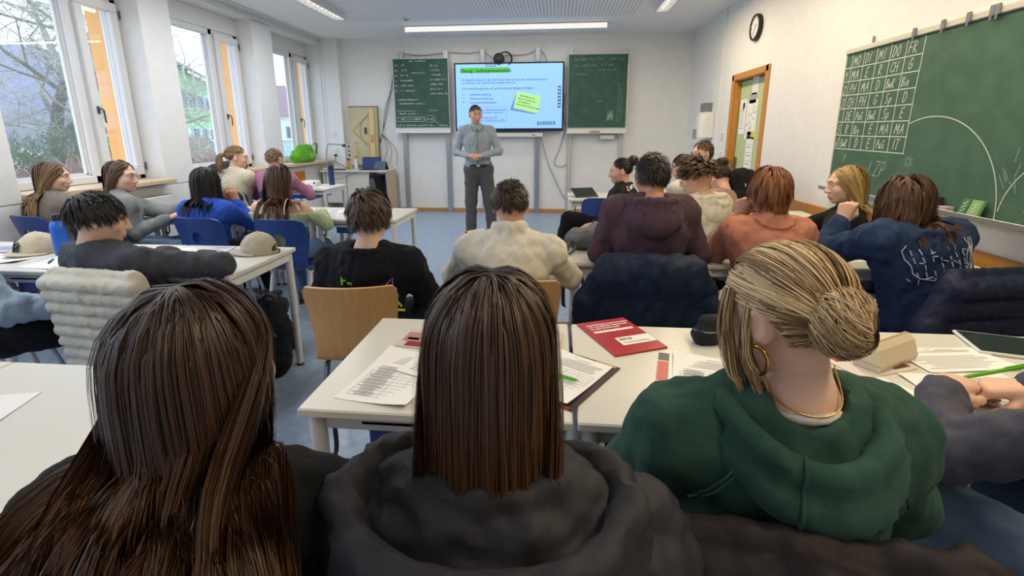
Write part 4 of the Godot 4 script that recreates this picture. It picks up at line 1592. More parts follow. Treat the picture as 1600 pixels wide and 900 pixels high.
func body_parts() -> void:
	cloth_noise.seed = 5
	cloth_noise.frequency = 1.0
	cloth_noise.fractal_octaves = 2
	HEAD = make_head()
	EYE = make_eye()
	HANDS.rest = make_hand([[18, 22, 14], [20, 26, 16], [24, 28, 18], [28, 30, 20]], [Vector3(-0.018, -0.006, -0.018), Vector3(-0.045, -0.014, -0.05), Vector3(-0.052, -0.018, -0.08), Vector3(-0.05, -0.022, -0.104)])
	HANDS.grip = make_hand([[48, 48, 22], [62, 62, 30], [70, 68, 34], [74, 68, 34]], [Vector3(-0.018, -0.008, -0.018), Vector3(-0.042, -0.03, -0.05), Vector3(-0.04, -0.05, -0.076), Vector3(-0.026, -0.062, -0.094)], 0.4)
	HANDS.fist = make_hand([[72, 78, 40], [76, 82, 40], [78, 82, 40], [80, 80, 40]], [Vector3(-0.018, -0.008, -0.018), Vector3(-0.043, -0.03, -0.05), Vector3(-0.034, -0.052, -0.07), Vector3(-0.008, -0.058, -0.078)], 0.3)

func skin_mat(hex: String) -> StandardMaterial3D:
	var m := mat(hex, 0.5)
	m.vertex_color_use_as_albedo = true
	m.subsurf_scatter_enabled = true
	m.subsurf_scatter_strength = 0.12
	return m

var fabric_normal: NoiseTexture2D

func cloth_mat(hex: String, rough := 0.9, fine := 0.35) -> StandardMaterial3D:
	var key := "cloth" + hex + str(rough)
	if M.has(key):
		return M[key]
	var m := mat(hex, rough)
	if fabric_normal == null:
		fabric_normal = noise_tex(0.22, 3, 31, [], true, 5.0)
	if not M.has("cloth_tint"):
		M.cloth_tint = noise_tex(0.05, 4, 33, ["e4e4e4", "ffffff"], false, 4.0, 256)
	m.albedo_texture = M.cloth_tint
	m.normal_enabled = true
	m.normal_texture = fabric_normal
	m.normal_scale = fine
	m.metallic_specular = 0.3
	tri_mat(m, 7.0, false)
	if rough > 0.8:
		m.rim_enabled = true
		m.rim = 0.2
	M[key] = m
	return m

var hair_m: StandardMaterial3D
var last_top: Acc

# the point of the garment built last that lies farthest towards the viewer at this x and y
func on_back(x: float, y: float, off := 0.003) -> Vector3:
	var best := Vector3(x, y, -1e9)
	for v in last_top.v:
		if absf(v.x - x) < 0.013 and absf(v.y - y) < 0.013 and v.z > best.z:
			best.z = v.z
	best.z += off
	return best

# strokes printed or stitched on the back of the garment built last; each stroke is a list of x, y in metres
func back_strokes(o: Node3D, called: String, strokes: Array, r: float, m: Material) -> void:
	var a := Acc.new()
	for st in strokes:
		var line := PackedVector3Array()
		for q in range(0, st.size() - 2, 2):
			var p0 := Vector2(st[q], st[q + 1])
			var p1 := Vector2(st[q + 2], st[q + 3])
			var n := maxi(1, int(p0.distance_to(p1) / 0.012))
			for t in n:
				var p := p0.lerp(p1, t / float(n))
				line.append(on_back(p.x, p.y))
			if q + 4 >= st.size():
				line.append(on_back(p1.x, p1.y))
		var ok := PackedVector3Array()
		for v in line:
			if v.z > -1e8:
				ok.append(v - o.position)
		if ok.size() > 1:
			a.tube(ok, r, 6, true)
			if strokes.size() < 8:
				obj(called, a, m, o)
				a = Acc.new()
	if not a.v.is_empty():
		obj(called, a, m, o).set_meta("kind", "stuff")

# ---------------------------------------------------------------- hair
# H: n guides, kids per guide, len [min, max], w width, col, alt, style, grav, lift, wave [amp, freq], clump, part, target, steps
func hairline(d: Vector3, H: Dictionary) -> bool:
	# d: direction from the skull centre in the head's axes, face towards -z
	var low: float = H.get("nape", -0.62)
	if d.z < -0.1:
		var front: float = H.get("front", 0.3)
		return d.y > front - 0.35 * absf(d.x)
	if d.z < 0.28:
		return d.y > lerpf(-0.02, low * 0.7, clampf((d.z + 0.05) / 0.33, 0.0, 1.0))
	return d.y > low

func grow_hair(acc: Acc, hx: Transform3D, H: Dictionary, bodies: Array, seed_: int) -> void:
	var r := RandomNumberGenerator.new()
	r.seed = seed_
	var nz := FastNoiseLite.new()
	nz.seed = seed_
	nz.frequency = 1.0
	var style: String = H.style
	var steps: int = H.get("steps", 10)
	var ng: int = H.get("n", 120)
	var kids: int = H.get("kids", 8)
	var base: Color = Color(H.col).srgb_to_linear()
	var alt: Color = Color(H.get("alt", H.col)).srgb_to_linear()
	var tipc: Color = Color(H.get("tip", H.col)).srgb_to_linear()
	var lmin: float = H.len[0]
	var lmax: float = H.len[1]
	var w: float = H.get("w", 0.003)
	var grav: float = H.get("grav", 0.3)
	var lift: float = H.get("lift", 0.0)
	var wave: Array = H.get("wave", [0.0, 20.0])
	var clump: float = H.get("clump", 0.5)
	var crown: Vector3 = H.get("crown", Vector3(0, 0.75, 0.6)).normalized()
	var part: float = H.get("part", 0.0)
	var puff: float = H.get("puff", 0.05)
	var target: Vector3 = H.get("target", Vector3(0, 0.05, 0.13))
	var swirl: float = H.get("swirl", 0.0)
	var stiff: float = H.get("stiff", 0.55 if style == "long" else 1.0)
	var C := SKULL_C
	var R := SKULL_R
	var inv := hx.affine_inverse()
	var cols := []
	for b in bodies:
		cols.append([inv * b[0], inv * b[1], b[2]])
	var down := (inv.basis * Vector3.DOWN).normalized()
	# --- cap under the strands
	var k0 := acc.v.size()
	var seg := 40
	var rows := 26
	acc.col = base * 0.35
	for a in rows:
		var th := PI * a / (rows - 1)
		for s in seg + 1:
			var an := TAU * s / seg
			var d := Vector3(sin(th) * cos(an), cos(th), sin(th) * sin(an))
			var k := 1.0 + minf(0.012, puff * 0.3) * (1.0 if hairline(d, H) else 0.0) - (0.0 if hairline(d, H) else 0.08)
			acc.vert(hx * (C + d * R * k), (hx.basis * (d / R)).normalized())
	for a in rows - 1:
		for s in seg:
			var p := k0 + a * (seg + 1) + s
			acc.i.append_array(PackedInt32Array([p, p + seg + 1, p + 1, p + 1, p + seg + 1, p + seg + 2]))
	# --- guides
	var roots := PackedVector3Array()
	var guides := []
	var dirs := PackedVector3Array()
	var tries := 0
	while roots.size() < ng and tries < ng * 30:
		tries += 1
		var d := Vector3(r.randfn(), r.randfn(), r.randfn()).normalized()
		if not hairline(d, H):
			continue
		roots.append(C + d * R)
		dirs.append(d)
	for g in roots.size():
		var d := dirs[g]
		var p := roots[g]
		var nrm := (d / R).normalized()
		var flow := Vector3.ZERO
		var length := r.randf_range(lmin, lmax)
		if style == "long":
			var sg := signf(d.x - part + 0.0001)
			var rad := Vector3((d.x - part) * (1.0 - 0.75 * smoothstep(0.1, 0.5, d.z)), 0, maxf(0.0, d.z - 0.15) * 1.6)
			flow = Vector3(sg * 0.12 * (1.0 - smoothstep(0.1, 0.5, d.z)), 0, 0) + rad.normalized() * clampf(d.y, 0.0, 1.0) + down * 0.9
			if d.z < 0.0:
				flow += Vector3(sg * 0.35, 0, 0.5) * clampf(d.y + 0.4, 0.0, 1.0)
		elif style == "tied":
			flow = target - p
			length = (target - p).length() * 1.12
		else:
			flow = (d - crown) + Vector3(swirl * d.z, 0, -swirl * d.x) + down * 0.3
			if H.has("comb"):
				flow += H.comb
		flow = (flow - nrm * flow.dot(nrm)).normalized()
		var dir := (flow + nrm * lift).normalized()
		var seglen := length / steps
		var pts := PackedVector3Array([p])
		var ph := r.randf() * TAU
		var off := puff * (0.35 + 0.65 * r.randf())
		var lastn := nrm
		for q in steps:
			var t := float(q + 1) / steps
			if style == "tied":
				dir = (dir * 0.6 + (target - p).normalized()).normalized()
			else:
				dir = (dir * stiff + down * grav * ((0.9 if style == "long" else 0.3) + t)).normalized()
			p += dir * seglen
			if wave[0] > 0.0:
				var side := dir.cross(lastn).normalized()
				p += (side * sin(ph + t * wave[1]) + lastn * cos(ph + t * wave[1]) * 0.6) * wave[0] * t
			if H.has("back"):
				# hair that has been laid over the back
				var bz: float = H.back * smoothstep(H.get("back_from", 0.1), H.get("back_at", 0.4), t)
				if p.z < bz:
					p.z = lerpf(p.z, bz, 0.45)
				p.x *= 1.0 + H.get("fan", 0.0) * t
			# keep outside the skull and the shoulders
			var e := (p - C) / R
			var l := e.length()
			if l < 1.0 + off:
				p = C + e / maxf(l, 0.01) * (1.0 + off) * R
				var nn := (e / R).normalized()
				dir = (dir - nn * minf(dir.dot(nn), 0.0)).normalized()
				lastn = nn
			for b in cols:
				var ba: Vector3 = b[1] - b[0]
				var tt := clampf((p - b[0]).dot(ba) / maxf(ba.length_squared(), 1e-6), 0.0, 1.0)
				var c: Vector3 = b[0] + ba * tt
				var rr: float = b[2] + off * 0.08
				var v := p - c
				if v.length() < rr:
					var nn := v.normalized()
					p = c + nn * rr
					dir = (dir - nn * minf(dir.dot(nn), 0.0)).normalized()
					lastn = nn
			pts.append(p)
		guides.append(pts)
	# --- children
	var total := ng * kids
	var made := 0
	tries = 0
	var axis := C
	while made < total and tries < total * 20:
		tries += 1
		var d := Vector3(r.randfn(), r.randfn(), r.randfn()).normalized()
		if not hairline(d, H):
			continue
		if style == "long" and d.z < 0.4 and absf(d.x - part) < 0.006:
			continue
		var root := C + d * R * (1.0 + 0.35 * puff * r.randf())
		var best := -1
		var bd := 1e9
		for q in roots.size():
			var dd := roots[q].distance_squared_to(root)
			if style == "long" and d.z < 0.4 and (dirs[q].x - part) * (d.x - part) < 0.0:
				dd += 0.004
			if dd < bd:
				bd = dd
				best = q
		var gp: PackedVector3Array = guides[best]
		var off := root - roots[best]
		made += 1
		var shade := r.randf_range(0.72, 1.2)
		var cc := base.lerp(alt, r.randf() * r.randf() if not H.has("streak") else (1.0 if nz.get_noise_2d(best * 7.3, 1.0) + r.randf_range(-0.5, 0.5) > H.streak else 0.0)) * shade
		var tc := cc.lerp(tipc * shade, 0.85) if H.has("tip") else cc
		var cut := int(steps * r.randf_range(H.get("cut", 0.82), 1.0)) if style != "tied" else steps
		var fr: Vector3 = Vector3(r.randfn(), r.randfn(), r.randfn()) * H.get("frizz", 0.003)
		var k := acc.v.size()
		var tilt := r.randf_range(-0.5, 0.5)
		for q in cut + 1:
			var t := float(q) / steps
			var p := gp[q] + off * (1.0 - clump * t) + fr * t
			if q > 0:
				var e := (p - C) / R
				var l := e.length()
				var need := 1.0 + 0.3 * puff
				if l < need:
					p = C + e / maxf(l, 0.01) * need * R
			var dir := (gp[mini(q + 1, steps)] - gp[maxi(q - 1, 0)]).normalized()
			var out := p - C
			out -= dir * out.dot(dir)
			out = out.normalized()
			var side := dir.cross(out).normalized()
			var ww := w * (1.0 if q < cut - 2 else lerpf(0.25, 1.0, float(cut - q) / 3.0)) * 0.5
			acc.col = cc.lerp(tc, t)
			acc.vert(hx * (p - side * ww), (hx.basis * (out + side * (tilt - 0.65))).normalized())
			acc.vert(hx * (p + side * ww), (hx.basis * (out + side * (tilt + 0.65))).normalized())
		for q in cut:
			var b := k + q * 2
			acc.i.append_array(PackedInt32Array([b, b + 2, b + 1, b + 1, b + 2, b + 3]))
	acc.col = Color(1, 1, 1)

# strands wound round a knot of hair
func grow_bun(acc: Acc, hx: Transform3D, c: Vector3, r: Vector3, H: Dictionary, n: int, seed_: int) -> void:
	var rg := RandomNumberGenerator.new()
	rg.seed = seed_
	var base: Color = Color(H.col).srgb_to_linear()
	var alt: Color = Color(H.get("alt", H.col)).srgb_to_linear()
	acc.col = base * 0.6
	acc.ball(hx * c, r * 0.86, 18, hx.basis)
	var ax: Vector3 = H.get("bun_axis", Vector3(0.25, 0.35, 0.9)).normalized()
	var u := ax.cross(Vector3.UP).normalized()
	var v := ax.cross(u)
	for q in n:
		var ph := rg.randf() * TAU
		var lat := rg.randf_range(-1.1, 1.2)
		var lat2 := lat + rg.randf_range(0.3, 1.3)
		var sw := rg.randf_range(0.5, 1.6)
		var out_k := rg.randf_range(0.92, 1.06)
		var shade := rg.randf_range(0.75, 1.2)
		acc.col = base.lerp(alt, rg.randf()) * shade
		var k := acc.v.size()
		var m := 12
		var pts := PackedVector3Array()
		for s in m + 1:
			var t := float(s) / m
			var la := lerpf(lat, minf(lat2, 1.45), t)
			var an := ph + sw * t
			var d := (u * cos(an) + v * sin(an)) * cos(la) + ax * sin(la) * (1.0 if la < 0.9 else 1.0 - (la - 0.9) * 0.6)
			pts.append(c + d * r * out_k)
		for s in m + 1:
			var dir := (pts[mini(s + 1, m)] - pts[maxi(s - 1, 0)]).normalized()
			var out := (pts[s] - c).normalized()
			var side := dir.cross(out).normalized()
			var ww: float = H.get("w", 0.003) * 0.5 * (0.4 + 0.6 * sin(PI * clampf(float(s) / m, 0.08, 0.92)))
			acc.vert(hx * (pts[s] - side * ww), (hx.basis * (out - side * 0.65)).normalized())
			acc.vert(hx * (pts[s] + side * ww), (hx.basis * (out + side * 0.65)).normalized())
		for s in m:
			var b := k + s * 2
			acc.i.append_array(PackedInt32Array([b, b + 2, b + 1, b + 1, b + 2, b + 3]))
	acc.col = Color(1, 1, 1)

# free strands along given curves (ponytails, wisps): paths in the head's axes
func grow_locks(acc: Acc, hx: Transform3D, path: Array, radius: Array, n: int, H: Dictionary, seed_: int) -> void:
	var rg := RandomNumberGenerator.new()
	rg.seed = seed_
	var base: Color = Color(H.col).srgb_to_linear()
	var alt: Color = Color(H.get("alt", H.col)).srgb_to_linear()
	var pts := curve(path, 4)
	var m := pts.size()
	for q in n:
		var a := rg.randf() * TAU
		var rr := sqrt(rg.randf())
		var o := Vector3(cos(a), 0, sin(a)) * rr
		var sway := rg.randf() * TAU
		acc.col = base.lerp(alt, rg.randf() * rg.randf()) * rg.randf_range(0.75, 1.2)
		var k := acc.v.size()
		var cut := int(m * rg.randf_range(0.8, 1.0))
		for s in cut:
			var t := float(s) / (m - 1)
			var dir := (pts[mini(s + 1, m - 1)] - pts[maxi(s - 1, 0)]).normalized()
			var e1 := dir.cross(Vector3(0.1, 0.2, 1)).normalized()
			var e2 := dir.cross(e1)
			var ra: float = lerpf(radius[0], radius[1], minf(t * 2.0, 1.0)) if t < 0.5 else lerpf(radius[1], radius[2], t * 2.0 - 1.0)
			var out := e1 * o.x + e2 * o.z
			var p: Vector3 = pts[s] + out * ra + e1 * sin(sway + t * 9.0) * H.get("sway", 0.002) * t * 4.0
			var side := dir.cross(out.normalized()).normalized()
			var ww: float = H.get("w", 0.003) * 0.5 * (1.0 if s < cut - 2 else 0.4)
			acc.vert(hx * (p - side * ww), (hx.basis * (out.normalized() - side * 0.6)).normalized())
			acc.vert(hx * (p + side * ww), (hx.basis * (out.normalized() + side * 0.6)).normalized())
		for s in cut - 1:
			var b := k + s * 2
			acc.i.append_array(PackedInt32Array([b, b + 2, b + 1, b + 1, b + 2, b + 3]))
	acc.col = Color(1, 1, 1)

# ---------------------------------------------------------------- a whole person
# P: label, hip, neck, yaw, head {at?, yaw, pitch, roll, scale}, sw, arm [[elbow, wrist, hand, up, turn] L, R], knees, feet, top {...}, legs {...}, hair
func person(P: Dictionary) -> Node3D:
	var hip: Vector3 = P.hip
	var neck: Vector3 = P.neck
	var yb := Basis(Vector3.UP, deg_to_rad(P.yaw))
	var rt := yb.x
	var fr := -yb.z
	var up := (neck - hip).normalized()
	fr = (fr - up * fr.dot(up)).normalized()
	var sw: float = P.get("sw", 0.175)
	var fat: float = P.get("fat", 1.0)
	var cell: float = P.get("cell", 0.016)
	var base := Vector3(hip.x, 0, hip.z)
	var o := thing("person", P.label, "person", base, 0.0, P.get("group", ""))
	# head
	var hd: Dictionary = P.head
	var hb := Basis.from_euler(Vector3(deg_to_rad(hd.get("pitch", 0.0)), deg_to_rad(hd.yaw), deg_to_rad(hd.get("roll", 0.0))))
	var hs: float = hd.get("scale", 1.0)
	var hc: Vector3 = hd.at
	var hx := Transform3D(hb.scaled(Vector3(hs, hs, hs)), hc)
	var nod := hx * Vector3(0, -0.10, 0.03)
	# joints
	var tilt: float = P.get("tilt", 0.0)
	var sh: Array[Vector3] = []
	for s in [-1.0, 1.0]:
		sh.append(neck - up * (0.055 - P.get("shrug", 0.0)) + rt * s * sw + up * s * tilt + fr * P.get("hunch", 0.02))
	var hips: Array[Vector3] = [hip - rt * 0.09, hip + rt * 0.09]
	var leg_f: Basis = Basis(Vector3.UP, deg_to_rad(P.get("leg_yaw", P.yaw)))
	var knees: Array = P.get("knees", [Vector3(hip.x, 0.5, hip.z) - leg_f.z * 0.42 - leg_f.x * 0.12, Vector3(hip.x, 0.5, hip.z) - leg_f.z * 0.42 + leg_f.x * 0.12])
	var feet: Array = P.get("feet", [Vector3(knees[0].x, 0.09, knees[0].z) - leg_f.z * -0.02, Vector3(knees[1].x, 0.09, knees[1].z) - leg_f.z * -0.02])
	var arms: Array = P.arm
	var lo := hip
	var hi := hip
	for p in [neck, nod, sh[0], sh[1], knees[0], knees[1], feet[0], feet[1], arms[0][0], arms[0][1], arms[1][0], arms[1][1]]:
		lo = lo.min(p)
		hi = hi.max(p)
	var pad := Vector3(0.2, 0.18, 0.2)
	var tlo := hip
	var thi := hip
	for p in [neck, sh[0], sh[1], arms[0][0], arms[0][1], arms[1][0], arms[1][1]]:
		tlo = tlo.min(p)
		thi = thi.max(p)
	if P.top.has("extra"):
		for e in P.top.extra:
			tlo = tlo.min(e[0]).min(e[1])
			thi = thi.max(e[0]).max(e[1])
	var llo := hip
	var lhi := hip
	for p in [knees[0], knees[1], feet[0], feet[1]]:
		llo = llo.min(p)
		lhi = lhi.max(p)
	# --- skin
	var skin := Acc.new()
	var f := Field.new(lo - pad, hi + pad, maxf(cell, 0.018))
	torso(f, hip, neck, up, fr, rt, sh, -0.014, fat)
	f.bone(neck - up * 0.06, nod, 0.056, 0.05, 0.03)
	for s in 2:
		f.bone(sh[s], arms[s][0], 0.043, 0.035, 0.03)
		f.bone(arms[s][0], arms[s][1], 0.036, 0.025, 0.02)
		f.bone(hips[s], knees[s], 0.08, 0.055, 0.04)
		f.bone(knees[s], feet[s], 0.052, 0.035, 0.02)
	f.mesh(skin)
	skin.add(HEAD, hx)
	for s in 2:
		var A: Array = arms[s]
		var d: Vector3 = (A[1] - A[0]).normalized()
		var want: Vector3 = A[4] if A.size() > 4 else d
		var hu: Vector3 = A[3] if A.size() > 3 else Vector3.UP
		var hbas := Basis.looking_at(want, hu)
		if s == 0:
			hbas.x = -hbas.x
		skin.add(HANDS[A[2] if A.size() > 2 else "rest"], Transform3D(hbas, A[1]))
	var sm: StandardMaterial3D = M[P.get("skin", "skin")]
	obj("body", skin, sm, o, base)
	for s in [-1.0, 1.0]:
		var e := Acc.new()
		e.add(EYE, hx * Transform3D(Basis(), Vector3(s * 0.031, 0.0005, -0.0775)))
		obj("eye", e, M.eye, o, base)
	# --- top
	var T: Dictionary = P.top
	var g: float = T.get("grow", 0.018)
	var topm := Acc.new()
	f = Field.new(tlo - pad, thi + pad, T.get("cell", cell))
	var hem: float = T.get("hem", 0.0)
	torso(f, hip, neck, up, fr, rt, sh, g, fat)
	if T.get("sleeve", 1.0) > 0.0:
		for s in 2:
			var el: Vector3 = arms[s][0]
			var wr: Vector3 = arms[s][1]
			var sl: float = T.get("sleeve", 1.0)
			f.bone(sh[s], el, 0.047 + g * 0.9, 0.038 + g * 0.9, 0.03)
			if sl > 0.5:
				var wend := el.lerp(wr, T.get("cuff", 0.97))
				f.bone(el, wend, 0.038 + g * 0.9, 0.027 + g * 0.6, 0.025)
				if T.get("bunch", true):
					f.bone(el.lerp(wend, 0.82), el.lerp(wend, 0.9), 0.031 + g * 0.8, 0.031 + g * 0.8, 0.012)
	if T.get("collar", "") == "crew":
		ring(f, neck + up * 0.012 + fr * 0.015, rt, fr, up, 0.066, 0.062, 0.014, 0.02, -0.35)
	elif T.get("collar", "") == "high":
		for q in 3:
			ring(f, neck + up * (0.01 + q * 0.024) + fr * 0.012, rt, fr, up, 0.066, 0.064, 0.016, 0.02, -0.2)
	elif T.get("collar", "") == "hood":
		hood(f, neck - up * 0.02, up, fr, rt, T.get("hood", 1.0) * 0.82)
	elif T.get("collar", "") == "shirt":
		ring(f, neck + up * 0.02 + fr * 0.012, rt, fr, up, 0.062, 0.06, 0.013, 0.012, -0.3)
		for s in [-1.0, 1.0]:
			f.bone(neck + up * 0.012 + fr * 0.07 + rt * s * 0.02, neck - up * 0.03 + fr * 0.085 + rt * s * 0.05, 0.012, 0.01, 0.01)
	if T.has("extra"):
		for e in T.extra:
			f.bone(e[0], e[1], e[2], e[3], e[4] if e.size() > 4 else 0.02)
	if T.has("carve"):
		for e in T.carve:
			f.bone(e[0], e[1], e[2], e[3], e[4] if e.size() > 4 else 0.02, Vector3.ZERO, 1.0, true)
	if T.has("tuck"):
		f.clip(Vector3(0, T.tuck, 0), Vector3.DOWN)
	if T.has("low"):      # neckline of an off-shoulder top
		f.clip(neck + up * T.low, up)
	f.bone(neck - up * 0.02, nod, 0.05, 0.05, 0.01, Vector3.ZERO, 1.0, true)
	f.mesh(topm, cloth_noise, T.get("fold", 0.009), T.get("stretch", Vector3(16, 9, 16)))
	obj(T.get("name", "sweater"), topm, T.mat, o, base)
	last_top = topm
	if T.get("collar", "") == "hood":
		var k: float = T.get("hood", 1.0)
		hood_part(o, "hood", base, neck, P.yaw, {"rf": 0.088 * k, "rb": 0.112 * k, "rs": 0.006, "hf": -0.03, "hb": 0.035 * k, "hs": 0.012, "of": -0.07, "ob": -0.16 * k, "roll": 0.016 * k, "deep": 0.0, "deepf": -0.03, "neck": 0.054, "bulge": 0.035 * k, "open": 150.0, "fold": 0.012}, T.mat)
	# --- legs
	var L: Dictionary = P.get("legs", {})
	var lm := Acc.new()
	f = Field.new(llo - pad, lhi + pad, maxf(cell, L.get("cell", 0.018)))
	f.bone(hip - rt * 0.07, hip + rt * 0.07, 0.113 * fat, 0.113 * fat, 0.05, fr, 1.15)
	f.bone(hip, hip + up * 0.1, 0.118 * fat, 0.112 * fat, 0.05, fr, 1.25)
	for s in 2:
		var wd: float = L.get("wide", 0.0)
		f.bone(hips[s], knees[s], 0.094 + wd, 0.07 + wd, 0.05)
		f.bone(knees[s], knees[s].lerp(feet[s], 0.93), 0.066 + wd, L.get("cuff", 0.055), 0.03)
	f.mesh(lm, cloth_noise, 0.008, Vector3(14, 14, 14))
	obj("trousers", lm, L.get("mat", M.denim), o, base)
	for s in 2:
		var sn := Acc.new()
		var toe: Vector3 = P.get("toes", [-leg_f.z, -leg_f.z])[s]
		var ank: Vector3 = feet[s]
		f = Field.new(ank - Vector3(0.26, 0.12, 0.26), ank + Vector3(0.26, 0.09, 0.26), 0.012)
		f.bone(ank + Vector3(0, -0.03, 0), ank + Vector3(0, -0.045, 0) - toe * 0.03, 0.042, 0.04, 0.03)
		f.bone(ank + Vector3(0, -0.05, 0) - toe * 0.03, ank + Vector3(0, -0.055, 0) + toe * 0.15, 0.038, 0.034, 0.03)
		f.bone(ank, ank + Vector3(0, 0.03, 0), 0.045, 0.047, 0.02)
		f.clip(ank + Vector3(0, -0.088, 0), Vector3.DOWN)
		f.mesh(sn)
		obj("shoe", sn, L.get("shoe", M.shoe_dark), o, base)
	# --- hair
	if P.has("hair"):
		var H: Dictionary = P.hair
		var ha := Acc.new()
		var bodies := [[neck - up * 0.1 - rt * sw, neck - up * 0.1 + rt * sw, 0.085 + g], [neck - up * 0.08, nod, 0.06], [neck - up * 0.12 - fr * 0.01, hip, 0.135 + g]]
		for s in 2:
			bodies.append([sh[s], arms[s][0], 0.055 + g])
		if H.has("bodies"):
			bodies = H.bodies
		grow_hair(ha, hx, H, bodies, P.get("seed", 11))
		if H.has("bun"):
			grow_bun(ha, hx, H.bun[0], H.bun[1], H, H.bun[2], 5)
		if H.has("locks"):
			for q in H.locks.size():
				var k: Array = H.locks[q]
				grow_locks(ha, hx, k[0], k[1], k[2], H, 60 + q)
		if H.get("brows", true):
			ha.col = Color(H.col).srgb_to_linear() * 0.8
			for s in [-1.0, 1.0]:
				ha.tube(PackedVector3Array([hx * Vector3(s * 0.013, 0.021, -0.099), hx * Vector3(s * 0.03, 0.026, -0.0935), hx * Vector3(s * 0.047, 0.022, -0.081)]), [0.003, 0.0038, 0.0018], 5)
			ha.col = Color(1, 1, 1)
		if H.has("beard"):
			pass
		obj("hair", ha, hair_m, o, base)
	if P.get("glasses", false):
		var ga := Acc.new()
		for s in [-1.0, 1.0]:
			var ring_p := PackedVector3Array()
			for q in 17:
				var an := TAU * q / 16
				ring_p.append(hx * Vector3(s * 0.033 + 0.025 * cos(an), -0.003 + 0.021 * sin(an), -0.101 + 0.006 * absf(cos(an))))
			ga.tube(ring_p, 0.0018, 5, false)
			ga.tube(PackedVector3Array([hx * Vector3(s * 0.058, 0.004, -0.095), hx * Vector3(s * 0.082, 0.008, -0.03), hx * Vector3(s * 0.084, 0.004, 0.02)]), 0.0018, 5)
		ga.tube(PackedVector3Array([hx * Vector3(-0.009, 0.004, -0.103), hx * Vector3(0.009, 0.004, -0.103)]), 0.0018, 5)
		obj("glasses", ga, M.black_gloss, o, base)
	return o

func torso(f: Field, hip: Vector3, neck: Vector3, up: Vector3, fr: Vector3, rt: Vector3, sh: Array[Vector3], g: float, fat: float) -> void:
	var h := (neck - hip).length()
	var waist := hip + up * h * 0.35
	var chest := hip + up * h * 0.68 + fr * 0.01
	f.bone(hip - rt * 0.06, hip + rt * 0.06, 0.11 * fat + g, 0.11 * fat + g, 0.05, fr, 1.12)
	f.bone(hip, waist, 0.125 * fat + g, 0.122 * fat + g, 0.06, fr, 1.2)
	f.bone(waist, chest, 0.122 * fat + g, 0.13 * fat + g, 0.06, fr, 1.2)
	f.bone(chest - rt * 0.055, chest + rt * 0.055, 0.108 * fat + g, 0.108 * fat + g, 0.06, fr, 1.1)
	f.bone(sh[0], sh[1], 0.046 + g * 0.8, 0.046 + g * 0.8, 0.05)
	for s in 2:
		f.bone(neck + up * 0.0, sh[s], 0.047 + g * 0.4, 0.042 + g * 0.8, 0.05)
		f.bone(chest, sh[s] - up * 0.03, 0.065 + g, 0.042 + g, 0.05)

func ring(f: Field, c: Vector3, rt: Vector3, fr: Vector3, up: Vector3, rx: float, ry: float, r: float, k: float, dip: float) -> void:
	var last := Vector3.ZERO
	for q in 13:
		var an := TAU * q / 12
		var p := c + rt * (cos(an) * rx) + fr * (sin(an) * ry) + up * (sin(an) * ry * dip)
		if q:
			f.bone(last, p, r, r, k)
		last = p

# a hood lying on the back
func hood(f: Field, neck: Vector3, up: Vector3, fr: Vector3, rt: Vector3, size: float) -> void:
	var back := -fr
	f.ellipsoid(neck + back * 0.085 * size - up * 0.06 * size, Vector3(0.125, 0.11, 0.075) * size, 0.04, Basis(rt, up, -fr))
	f.ellipsoid(neck + back * 0.10 * size - up * 0.13 * size, Vector3(0.085, 0.075, 0.05) * size, 0.04, Basis(rt, up, -fr))
	var rim := [neck + fr * 0.085 + rt * 0.02 - up * 0.035, neck + fr * 0.06 + rt * 0.075 - up * 0.005, neck + rt * 0.098 + up * 0.022 * size, neck + back * 0.055 * size + rt * 0.105 * size + up * 0.02 * size, neck + back * 0.12 * size + rt * 0.075 * size - up * 0.0, neck + back * 0.15 * size - up * 0.02]
	for s in [-1.0, 1.0]:
		var last := Vector3.ZERO
		for q in rim.size():
			var p: Vector3 = rim[q]
			if s < 0:
				p -= rt * (2.0 * (p - neck).dot(rt))
			if q:
				f.bone(last, p, 0.026 * size, 0.026 * size, 0.02)
			last = p
	f.bone(neck + back * 0.1 * size - rt * 0.06 + up * 0.01, neck + back * 0.1 * size + rt * 0.06 + up * 0.01, 0.04 * size, 0.04 * size, 0.03)
	f.ellipsoid(neck + back * 0.045 * size + up * 0.06, Vector3(0.075, 0.05, 0.042) * size, 0.02, Basis(rt, up, -fr), true)

